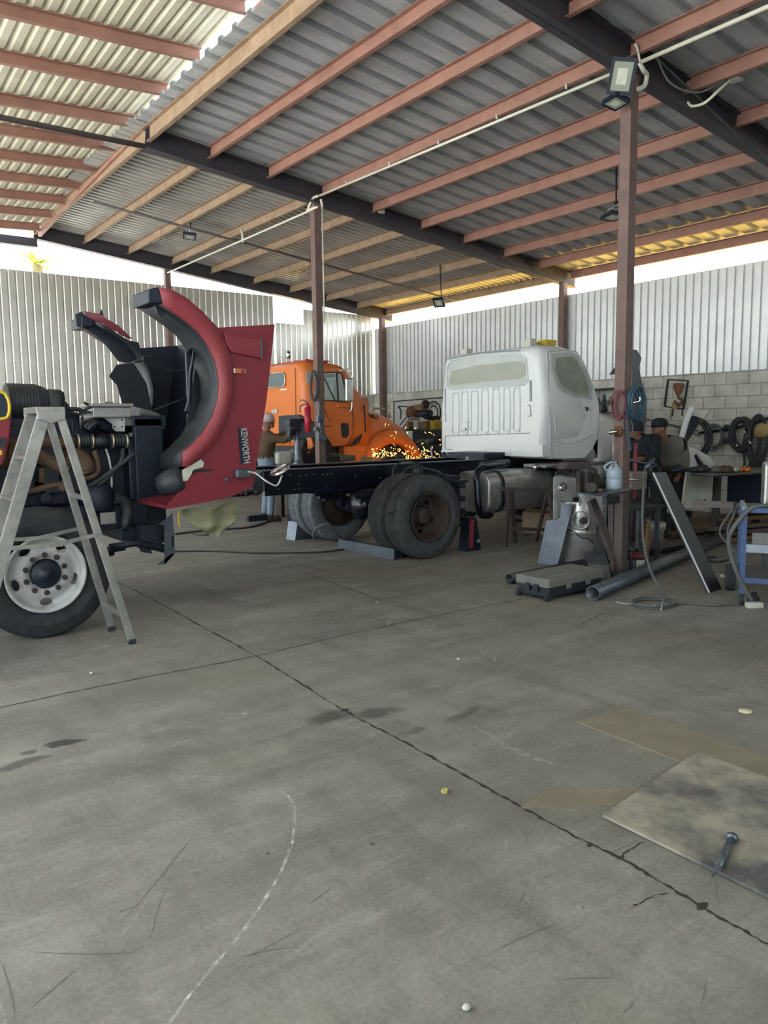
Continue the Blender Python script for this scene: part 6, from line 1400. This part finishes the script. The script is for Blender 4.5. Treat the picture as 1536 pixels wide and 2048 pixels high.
MB().prism([(6.55, 6.95, 0), (6.8, 6.95, 0), (6.72, 6.95, .42), (6.62, 6.95, .42)], (0, .16, 0)).build('stand', 'navy', jk); MB().bar((6.6, 6.93, .05), (6.62, 6.93, .4), .03, .05, (0, 1, 0)).build('lever', 'can_red', jk); MB().ball((6.74, 6.93, .12), .035).build('valve', 'steel', jk)
# floor hoses
def hose(pts, r, mats, lab, name='floor_hose', cat='hose', n=8):
    return one(MB().tube(smooth_path([fl(x, y, r) for x, y in pts], n), r, 8), name, mats, lab, cat)
hose([(330, 1103), (420, 1102), (520, 1106), (640, 1104), (700, 1096), (738, 1088), (760, 1088)], .011, 'cable', 'black hose running from the red truck to the square steel tube')
hose([(350, 1068), (400, 1062), (450, 1058), (500, 1054), (540, 1042), (558, 1030), (562, 1018)], .014, 'cable', 'black cable curving past the boots of the person at the drill')
hose([(350, 1068), (375, 1065), (400, 1070), (440, 1068)], .008, 'cable', 'short thin wire beside the hanging masking sheet')
ah = MB().tube(smooth_path([at(630, 1080, 'Y', 8.35), at(627, 1068, 'Y', 8.3), at(635, 1055, 'Y', 8.2), at(655, 1049, 'Y', 8.1), at(668, 1060, 'Y', 8.1), at(684, 1080, 'Y', 8.2)]), .018, 8); one(ah, 'air_line', 'cable_grey', 'grey air line looped between the rear dual wheels', 'hose')
h = MB(); c = fl(1308, 1210)
for k in range(2): h.tube([V((c.x+(.20+.012*k)*cos(a)*1.0, c.y+(.155+.01*k)*sin(a), .012+.02*k)) for a in [2*pi*i/40 for i in range(40)]], .010, 8, closed=True)
one(h, 'hose_ring', 'cable_grey', 'grey hose coiled in a ring on the floor below the leaning channel', 'hose')
one(MB().tube(smooth_path([at(1290, 938, 'Y', 4.98), at(1288, 960, 'Y', 4.6), at(1285, 1040, 'Y', 4.5), at(1290, 1100, 'Y', 4.35), at(1303, 1145, 'Y', 4.2), fl(1325, 1185, .02), fl(1350, 1205, .015), fl(1380, 1207, .012), fl(1430, 1210, .012), fl(1480, 1207, .012), fl(1560, 1208, .012)]), .013, 8), 'welding_cable', 'cable_grey', 'grey welding cable hanging from the tool stand and running right along the floor', 'cable')
hose([(1232, 1203), (1245, 1207), (1266, 1208)], .004, 'filler', 'thin pale wire end left of the hose ring', 'wire_end', 'wire', 5)
one(MB().tube([fl(1322, 1220, .035), fl(1326, 1200, .035)], .005, 6), 'welding_rod', 'filler', 'pale rod lying across the hose ring', 'rod'); one(MB().tube([fl(1304, 1211, .01), fl(1312, 1212, .01)], .01, 6), 'rod_stub', 'filler', 'tiny metal stub inside the hose ring', 'stub')
# welder on the blue cart
wc = fl(1472, 1180); cart = thing('welder_cart', 'blue steel cart on rubber wheels carrying the welder at the right edge', 'cart', (6.9, 3.4, 0))
az = radians(60); av = V((-sin(az), -cos(az), 0)); rv = V((cos(az), -sin(az), 0))
A0 = V((wc.x, wc.y, 0))+rv*.02; ztp = .83; LC, WC_ = .62, .55
def cpt(l, w, z): return A0+av*l*LC+rv*w*WC_+Z*z
for l, w in ((0, 0), (1, 0), (0, 1), (1, 1)):
    MB().bar(cpt(l, w, .24 if l == 0 else .10), cpt(l, w, ztp), .045, .045, rv).build('leg', 'blue_cart', cart)
for z, mt_, hh in ((ztp, 'blue_cart', .04), (.50, 'blue_light', .07), (.22, 'blue_cart', .045)):
    MB().bar(cpt(1, 0, z), cpt(1, 1, z), .04, hh).build('end_rail', mt_, cart)
MB().bar(cpt(0, 0, ztp), cpt(1, 0, ztp), .035, .05).build('side_rail', 'blue_light', cart); MB().bar(cpt(0, 1, ztp), cpt(1, 1, ztp), .035, .05).build('side_rail', 'blue_cart', cart); MB().bar(cpt(0, 0, .24), cpt(1, 0, .24), .035, .04).build('side_rail', 'blue_cart', cart)
R3 = Matrix((rv, av, Z)).transposed()
MB().box(cpt(.5, .5, ztp-.005), (WC_, LC, .012), R3).build('top_deck', 'steel_dark', cart); MB().box(cpt(.5, .5, .24), (WC_, LC, .012), R3).build('lower_deck', 'steel_dark', cart)
MB().box(cpt(.9, .55, .58), (WC_*.85, .06, .10), R3).build('drawer', 'case_grey', cart); MB().box(cpt(.9, .55, .4), (WC_*.5, .1, .12), R3).build('tool_box', 'black_plastic', cart)
wt_ = tyre_mb(V((wc.x, wc.y, .125))-rv*.055, -rv, .125, .10, .05, 5, 32, .005); wt_.build('wheel', 'rubber_dusty', cart); MB().lathe([(.05, -.03), (.05, .02), (.02, .05), (.02, .09), (0, .09)], V((wc.x, wc.y, .125))-rv*.055, -rv, 16).build('wheel_hub', 'brass_clamp', cart)
for w in (0, 1): MB().lathe([(.0, -.02), (.05, -.02), (.05, .02), (0, .02)], cpt(1, w, .05), rv, 16).build('caster', 'rubber', cart)
wd = thing('welder', 'light grey welding machine with slatted front on the blue cart', 'welder', cpt(.45, .62, ztp))
MB().box(cpt(.42, .6, ztp+.20), (.36, .40, .38), R3).build('case', 'alu_dull', wd, bevel=.02)
fp = MB(); 
for k in range(12): fp.box(cpt(.42, .6, ztp+.05+.018*k)+av*.202, (.26, .006, .010), R3)
fp.build('vent', 'steel_dark', wd); MB().box(cpt(.42, .6, ztp+.33)+av*.202, (.3, .008, .07), R3).build('control_panel', 'steel_dark', wd)
MB().tube(smooth_path([cpt(.42, .4, ztp+.38), cpt(.42, .42, ztp+.45), cpt(.42, .78, ztp+.45), cpt(.42, .8, ztp+.38)]), .018, 8).build('handle', 'black_plastic', wd)
gh = MB().ball(cpt(.2, .6, ztp+.47), (.12, .12, .09)); gh.bar(cpt(.2, .5, ztp+.54), cpt(.2, .75, ztp+.58), .12, .10); one(gh, 'welding_helmet', 'steel', 'grey welding helmet resting on top of the welder', 'helmet', bevel=.02)
one(MB().tube(smooth_path([cpt(.7, .9, ztp+.03), cpt(1.0, .25, ztp+.04), cpt(1.05, .05, ztp+.0), cpt(1.1, -.18, ztp-.18), cpt(1.05, -.2, .5), cpt(1.05, -.05, .25), fl(1505, 1204, .03)]), .018, 10), 'ground_cable', 'cable_grey', 'thick grey cable draped over the near end of the blue cart', 'cable')
gc = thing('ground_clamp', 'pale metal ground clamp lying on the floor under the blue cart cable', 'clamp', fl(1508, 1216)); p = fl(1508, 1216)
MB().box(p+Z*.025, (.14, .07, .05), Matrix.Rotation(-.6, 3, 'Z')).build('clamp_block', 'filler', gc, bevel=.012); MB().lathe([(.05, 0), (.05, .03), (.03, .05), (.02, .08), (0, .08)], fl(1507, 1202), Z, 14).build('boot', 'rubber', gc)
hp = MB()
for k in range(2): hp.tube(smooth_path([cpt(0, 0, ztp+.0)-rv*.02, cpt(-.1, -.12-.08*k, .7), cpt(-.12, -.2-.12*k, .52), cpt(-.1, -.05, .3+.05*k), cpt(-.05, .02, .18)]), .011, 8)
one(hp, 'cart_hose', 'cable_grey', 'two thin grey hoses drooping from the far corner of the blue cart', 'hose')
ln_ = MB().bar(cpt(-.3, -.75, .80), cpt(-.05, -.1, .80), .08, .06); one(ln_, 'channel_offcut', 'primer_dark', 'short brown channel piece sticking out left of the blue cart', 'channel')
hr_ = MB().tube([fl(1430, 1118, .02)+V((.18*cos(a), .12*sin(a), 0)) for a in [.6+2*pi*i/24*.8 for i in range(24)]], .012, 6); one(hr_, 'floor_loop', 'cable', 'dark hose loop on the floor left of the cart wheel', 'hose')
# ================================================================ plates and small things on the floor
big = MB().prism([fl(1205, 1637), fl(1393, 1510), fl(1393, 1510)+(fl(1536, 1800)-fl(1205, 1637)).normalized()*1.7, fl(1205, 1637)+(fl(1536, 1800)-fl(1205, 1637)).normalized()*1.7], (0, 0, .012))
big.v = [p+Z*.006 for p in big.v]
mat('plate_stained', 'a5a192', .6, .1, '58595a', 2.2, .42, .6)
one(big, 'large_steel_plate', 'plate_stained', 'large stained steel plate in the foreground with a chisel on it', 'steel plate')
d_ = (fl(1536, 1515)-fl(1252, 1417)).normalized()
th = MB().prism([fl(1155, 1445), fl(1252, 1417), fl(1252, 1417)+d_*1.6, fl(1155, 1445)+d_*1.6], (0, 0, .005)); one(th, 'thin_steel_plate', 'plate_thin', 'long brownish steel strip reaching under the large stained plate', 'steel plate')
s0, s1 = fl(1040, 1618), fl(1085, 1583); d_ = (fl(1238, 1612)-s0).normalized()
one(MB().prism([s0, s1, s1+d_*.7, s0+d_*.55], (0, 0, .004)), 'narrow_steel_strip', 'plate_thin', 'narrow dark edged strip sticking out left of the large stained plate', 'steel strip')
a, b = fl(1436, 1735, .03), fl(1463, 1680, .03); ct_ = MB().tube([a, b], .014, 8); ct_.prism([a+V((-.012, 0, .012)), a+V((.012, 0, .012)), a+(a-b).normalized()*.05+V((.022, 0, -.006)), a+(a-b).normalized()*.05+V((-.022, 0, -.006))], (0, 0, .006)); ct_.lathe([(.012, 0), (.024, .004), (.024, .02), (.012, .024)], b, (b-a), 8)
one(ct_, 'chisel', 'steel', 'steel chisel with a flared tip lying on the large stained plate', 'chisel')
one(MB().lathe([(0, 0), (.034, 0), (.036, .004), (.03, .008), (0, .008)], fl(1491, 1423), Z, 24), 'cream_disc', mat('cap_cream', 'd9d2b4', .6), 'round cream lid on the floor above the brownish strip', 'lid')
lf_ = MB().prism([fl(882, 1584), fl(890, 1580), fl(897, 1582), fl(894, 1587), fl(886, 1588)], (0, 0, .012)); one(lf_, 'leaf_scrap', mat('leaf', 'b9b56a', .7), 'small yellow green leaf scrap alone on the foreground concrete', 'leaf')
for px, py, lab in ((564, 1097, 'white pebble near the black floor hose'), (183, 1346, 'tiny white chip left of the stepladder foot'), (933, 2014, 'tiny pale chip at the bottom of the foreground'), (917, 1318, 'white speck of scrap right of the long floor joint')):
    one(MB().ball(fl(px, py, .008), (.014, .012, .008), 8), 'pebble', 'filler', lab, 'pebble')
for px, py, lab in ((752, 1210, 'bent scrap of tin above the long floor joint'), (775, 1252, 'curled strip of tin lying across the long floor joint'), (988, 1325, 'flat tin flake right of the long floor joint')):
    p = fl(px, py); one(MB().prism([p, p+V((.05, .02, 0)), p+V((.06, .05, .02)), p+V((.01, .03, .012))], (0, 0, .003)), 'tin_scrap', 'alu', lab, 'scrap')
# ================================================================ roof fittings
def flood(c, fwd, up, w, h, label, hang=None):
    c, f_, u_ = V(c), V(fwd).normalized(), V(up); s_ = f_.cross(u_).normalized(); u_ = s_.cross(f_); R_ = Matrix((s_, f_, u_)).transposed()
    t = thing('floodlight', label, 'floodlight', c)
    MB().box(c, (w, .035, h), R_).build('housing', 'navy', t, bevel=.008); MB().box(c-f_*.025, (w*.8, .03, h*.8), R_).build('heat_sink', 'rim_white', t)
    MB().box(c+f_*.019, (w*.78, .004, h*.8), R_).build('lens', 'lamp_glass', t); MB().box(c+f_*.022, (w*.42, .003, h*.45), R_).build('led_panel', 'filler', t)
    rim = MB()
    for k in (-1, 1): rim.box(c+s_*(w/2)*k, (.012, .045, h), R_); rim.box(c+u_*(h/2)*k, (w, .045, .012), R_)
    rim.build('bezel', 'navy', t)
    MB().tube([c+s_*w*.5-f_*.03, c+s_*w*.5-f_*.12, c-s_*w*.5-f_*.12, c-s_*w*.5-f_*.03], .010, 6).build('bracket', 'rim_white', t)
    if hang: MB().tube([c-f_*.12, c-f_*.12+V((hang[0], hang[1], 0)), V((c.x+hang[0], c.y+hang[1], ztop(c.x+hang[0])-.02))], .012, 6).build('hanger', 'navy', t)
    return t
c = at(1244, 153, 'Y', 4.72); flood(c, (-.75, -.55, -.35), V((.15, -.1, 1)), .22, .30, 'black square floodlight on top of the near post, facing the camera')
c = at(1232, 203, 'Y', 4.85); flood(c, (-.25, .1, -1), V((-1, .3, .1)), .22, .16, 'white floodlight facing down just below the black one on the near post')
c = at(1226, 432, 'X', 8.95); flood(c, (-.1, 0, -1), V((-1, .4, 0)), .28, .2, 'white floodlight hanging under a roof beam left of the near post', (0.05, 0))
c = at(379, 472, 'Y', 13.6); flood(c, (-.1, 0, -1), V((-1, .4, 0)), .34, .22, 'white floodlight hanging under the far roof left of the middle post', (.02, 0))
c = at(878, 605, 'Y', 12.2); flood(c, (-.5, -.3, -.6), Z, .22, .2, 'small floodlight under the far eave above the white cab', (.05, .02))
def conduit(pts, r, lab, mats='conduit', name='conduit'): return one(MB().tube(smooth_path(pts, 6), r, 8), name, mats, lab, 'conduit')
zc = zr(6.65)-.0
MB_ = MB().tube([(6.64, 10.3, 5.08), (6.70, 5.0, 5.02)], .017, 8)
for k in range(5): MB_.tube([(6.65+.012*k, 9.6-k*1.0, 5.07), (6.65+.012*k, 9.6-k*1.0, 5.12)], .012, 6)
one(MB_, 'conduit', 'conduit', 'long white conduit under the roof between the middle and near posts', 'conduit')
MB_ = MB().tube([(6.72, 4.7, 5.02), (6.72, 1.0, 5.02)], .02, 8); one(MB_, 'conduit', 'conduit', 'white conduit running from the near post to the upper right corner', 'conduit')
MB_ = MB().tube(smooth_path([(6.6, 10.62, 4.93), (6.6, 10.75, 4.9), (6.6, 16.3, 4.88)]), .017, 8); MB_.tube([(6.6, 12.8, 4.85), (6.6, 12.8, 4.95), (6.6, 12.85, 5.1)], .02, 6); one(MB_, 'conduit', 'conduit', 'white conduit under the far roof between the middle and far posts', 'conduit')
MB_ = MB().tube(smooth_path([(6.62, 10.62, 4.92), (6.6, 10.56, 4.96), (6.6, 10.44, 5.06), (6.63, 10.32, 5.08)]), .02, 8); MB_.tube(smooth_path([(6.72, 10.4, 5.06), (6.74, 10.4, 4.98), (6.76, 10.43, 4.93)]), .02, 8); MB_.tube([(6.76, 10.43, 4.93), (6.76, 10.43, 3.2)], .012, 6); one(MB_, 'conduit_elbow', 'conduit', 'bent white conduit elbows at the head of the middle post', 'conduit')
MB_ = MB().tube(smooth_path([(6.74, 4.74, 5.03), (6.78, 4.72, 4.96), (6.86, 4.74, 4.95), (6.86, 4.76, 4.86), (6.8, 4.8, 4.82)]), .022, 8); MB_.tube(smooth_path([(6.72, 4.72, 5.02), (6.74, 4.78, 5.2), (6.74, 4.8, 5.2)]), .012, 6); one(MB_, 'conduit_elbow', 'conduit', 'grey white conduit elbows at the head of the near post', 'conduit')
one(MB().tube(smooth_path([at(1312, 112, 'Y', 4.7), at(1340, 165, 'Y', 4.6), at(1390, 185, 'Y', 4.5), at(1430, 172, 'Y', 4.4), at(1465, 152, 'Y', 4.4)]), .010, 6), 'light_wire', 'cable_grey', 'grey wire sagging from the near post head to the junction box', 'wire')
one(MB().tube(smooth_path([at(1376, 205, 'Y', 4.8), at(1385, 212, 'Y', 4.7), at(1410, 205, 'Y', 4.5), at(1440, 178, 'Y', 4.4), at(1462, 158, 'Y', 4.4)]), .014, 6), 'light_wire', 'conduit', 'white wire loop under the junction box', 'wire')
one(MB().tube(smooth_path([at(1200, 20, 'Y', 4.75), at(1235, 55, 'Y', 4.78), at(1300, 73, 'Y', 4.78)]), .008, 6), 'light_wire', 'cable_grey', 'thin wire drooping along the near dark rafter', 'wire')
one(MB().tube([at(1312, 115, 'Y', 4.72), V((12.4, 4.9, 3.95))], .012, 6), 'stay_cable', 'cable', 'long thin stay cable slanting from the near post head to the right wall', 'cable')
one(MB().box(at(1470, 148, 'Y', 4.4), (.12, .12, .14)), 'junction_box', 'rim_white', 'white junction box on the roof beam at the upper right', 'junction box', bevel=.01)
one(MB().tube([(4.2, 13.4, 5.3), (12.4, 13.5, 4.42)], .022, 8), 'pipe_run', 'primer_dark', 'thin dark pipe crossing under the far roof purlins', 'pipe')
one(MB().box(at(763, 420, 'Y', 10.3), (.1, .05, .1)), 'junction_box', 'rim_white', 'small pale junction box where a purlin meets the middle rafter', 'junction box')
# ================================================================ painted sign, cluttered shelf at the far right wall
sg = thing('wall_sign', 'white painted sign with dark border and round emblem on the block wall', 'sign', (12.58, 14, 1.2))
def sw_(x, y, o=0): return at(x, y, 'X', 12.585-o)
s = MB().prism([sw_(788, 803), sw_(900, 794), sw_(900, 905), sw_(788, 905)], (.01, 0, 0)); s.build('board', 'white_sign', sg)
bo = MB().tube([sw_(788, 905, .004), sw_(788, 803, .004), sw_(900, 794, .004)], .016, 6); bo.tube([sw_(797, 813, .004), sw_(814, 813, .004), sw_(818, 826, .004)], .014, 6); bo.tube(smooth_path([sw_(797, 813, .004), sw_(802, 822, .004), sw_(801, 838, .004)]), .02, 6); bo.build('border_lines', 'black_ink', sg)
cc = sw_(867, 825, .004); em = MB().tube([cc+Y*.27*cos(a)+Z*.27*sin(a) for a in [2*pi*i/40 for i in range(40)]], .018, 6, closed=True); em.tube([cc+Y*.16*cos(a)+Z*.16*sin(a) for a in [2*pi*i/40 for i in range(40)]], .016, 6, closed=True); em.build('emblem_ring', 'black_ink', sg)
for chr_, a in (('C', 118), ('E', 92), ('O', 66)):
    a = radians(a); p = cc - Y*.185*cos(a) + Z*.185*sin(a); rt = V((0, -sin(a), -cos(a)+0)) if False else V((0, -cos(a-pi/2), -sin(a-pi/2)*-1)); 
    text(chr_, 'emblem_letter', 'black_ink', .09, p+Y*.03, -Y, Z, sg, .003, .001)
cl = thing('storage_rack', 'dark storage rack heaped with boxes between orange hood and white cab', 'rack', (11.6, 12.6, 0))
def cr_(x, y, X_=11.6): return at(x, y, 'X', X_)
zt_ = cr_(850, 859).z+.001; zm = cr_(850, 889).z+.001
for py in (859, 889, 912):
    z = cr_(850, py).z; MB().bmm((11.4, 12.0, z-.03), (12.0, 14.6, z)).build('shelf_board', 'navy', cl)
for y in (12.02, 14.58): MB().bmm((11.4, y-.03, 0), (11.46, y+.03, 1.5)).build('upright', 'navy', cl)
MB().bmm((11.95, 12.0, .1), (11.98, 14.6, zt_-.03)).build('back_panel', 'navy', cl)
def clut(px, py0, w, h, mats, name, lab, z=zt_, kind='box', dx=0):
    p = cr_(px, 860, 11.55+dx); c = V((11.6+dx, p.y, z+py0))
    b = MB()
    if kind == 'box': b.box(c+Z*h/2, (.25, w, h))
    elif kind == 'drum': b.cyl(c+Z*h/2-Y*w/2, c+Z*h/2+Y*w/2, h/2, 20)
    elif kind == 'disc': b.lathe([(0, -.03), (h*.6, -.03), (h*.6, .03), (0, .03)], c+Z*h/2, V((-1, -.4, .1)), 24)
    else:
        for k in range(6): b.ball(c+V((random.uniform(-.08, .08), random.uniform(-w/2, w/2), h*.5+random.uniform(-.2, .2)*h)), (.08, w*.28, h*.35), 10)
        b.v = [V((q.x, q.y, max(q.z, z+py0+.001))) for q in b.v]
    return one(b, name, mats, lab, name.split('_')[-1], bevel=.01 if kind == 'box' else 0)
clut(819, 0, .10, .19, 'cardboard', 'cardboard_box', 'tall tan carton at the left end of the storage rack top'); clut(836, 0, .16, .19, 'filler', 'paint_pail', 'white pail with blotches on the storage rack top')
clut(854, 0, .16, .20, 'cardboard', 'cardboard_box', 'square tan carton in the middle of the storage rack top'); clut(869, 0, .14, .19, 'yellow', 'battery_box', 'dark box with yellow band at the right end of the rack top')
clut(826, .2, .24, .10, 'sticker', 'rag_heap', 'pinkish rag heap on top of the pails of the storage rack', kind='heap'); clut(821, .27, .2, .26, 'rust', 'brake_disc', 'rusty brake disc leaning atop the storage rack', kind='disc')
clut(845, .28, .44, .17, 'steel_dark', 'steel_drum', 'dark drum lying across the top of the storage rack', kind='drum'); clut(840, .46, .25, .12, 'cardboard', 'open_carton', 'open brown carton on the very top of the rack heap', kind='box')
clut(858, .2, .36, .12, 'iron', 'motor_housing', 'dark motor housing on the cartons of the storage rack', kind='heap'); clut(848, .5, .14, .16, 'iron', 'pulley', 'dark pulley beside the open carton on the rack heap', kind='disc')
clut(838, 0, .22, .15, 'paper_masking', 'sack', 'drab cloth sack on the middle board of the storage rack', z=zm, kind='heap'); clut(853, 0, .1, .15, 'rim_white', 'plastic_bag', 'white plastic bag on the middle board of the storage rack', z=zm, kind='heap')
fs_ = MB().tube([cr_(800, 850), cr_(815, 832)], .015, 6); fs_.tube([cr_(806, 856), cr_(820, 836)], .015, 6); fs_.tube([cr_(806, 856), V((11.6, cr_(806, 856).y, 0))], .015, 6); one(fs_, 'metal_stand', 'steel', 'slanted metal frame ends in front of the orange hood', 'frame')
# ================================================================ palm outside
pm = thing('palm_tree', 'bright palm crown showing over the left corrugated wall', 'palm tree', (5.2, 22, 0))
base = at(75, 530, 'Y', 22)
MB().tube([V((base.x, 22, 0)), base], [.18, .13], 10).build('trunk', 'palm_trunk', pm)
random.seed(2)
for k in range(14):
    a = 2*pi*k/14+.2; el = random.uniform(.2, 1.1); L_ = random.uniform(.55, .8); m_ = MB(); rows = []
    for i in range(8):
        t = i/7; c = base+V((cos(a)*cos(el)*L_*t, sin(a)*cos(el)*L_*t, sin(el)*L_*t-.45*L_*t*t)); w = .07*sin(pi*min(.95, t+.12)); s_ = V((-sin(a), cos(a), 0)); rows.append([c-s_*w-Z*.02, c, c+s_*w-Z*.02])
    m_.skin(rows, closed=False, cap=False); m_.build('frond', 'palm_leaf', pm, thick=.004)
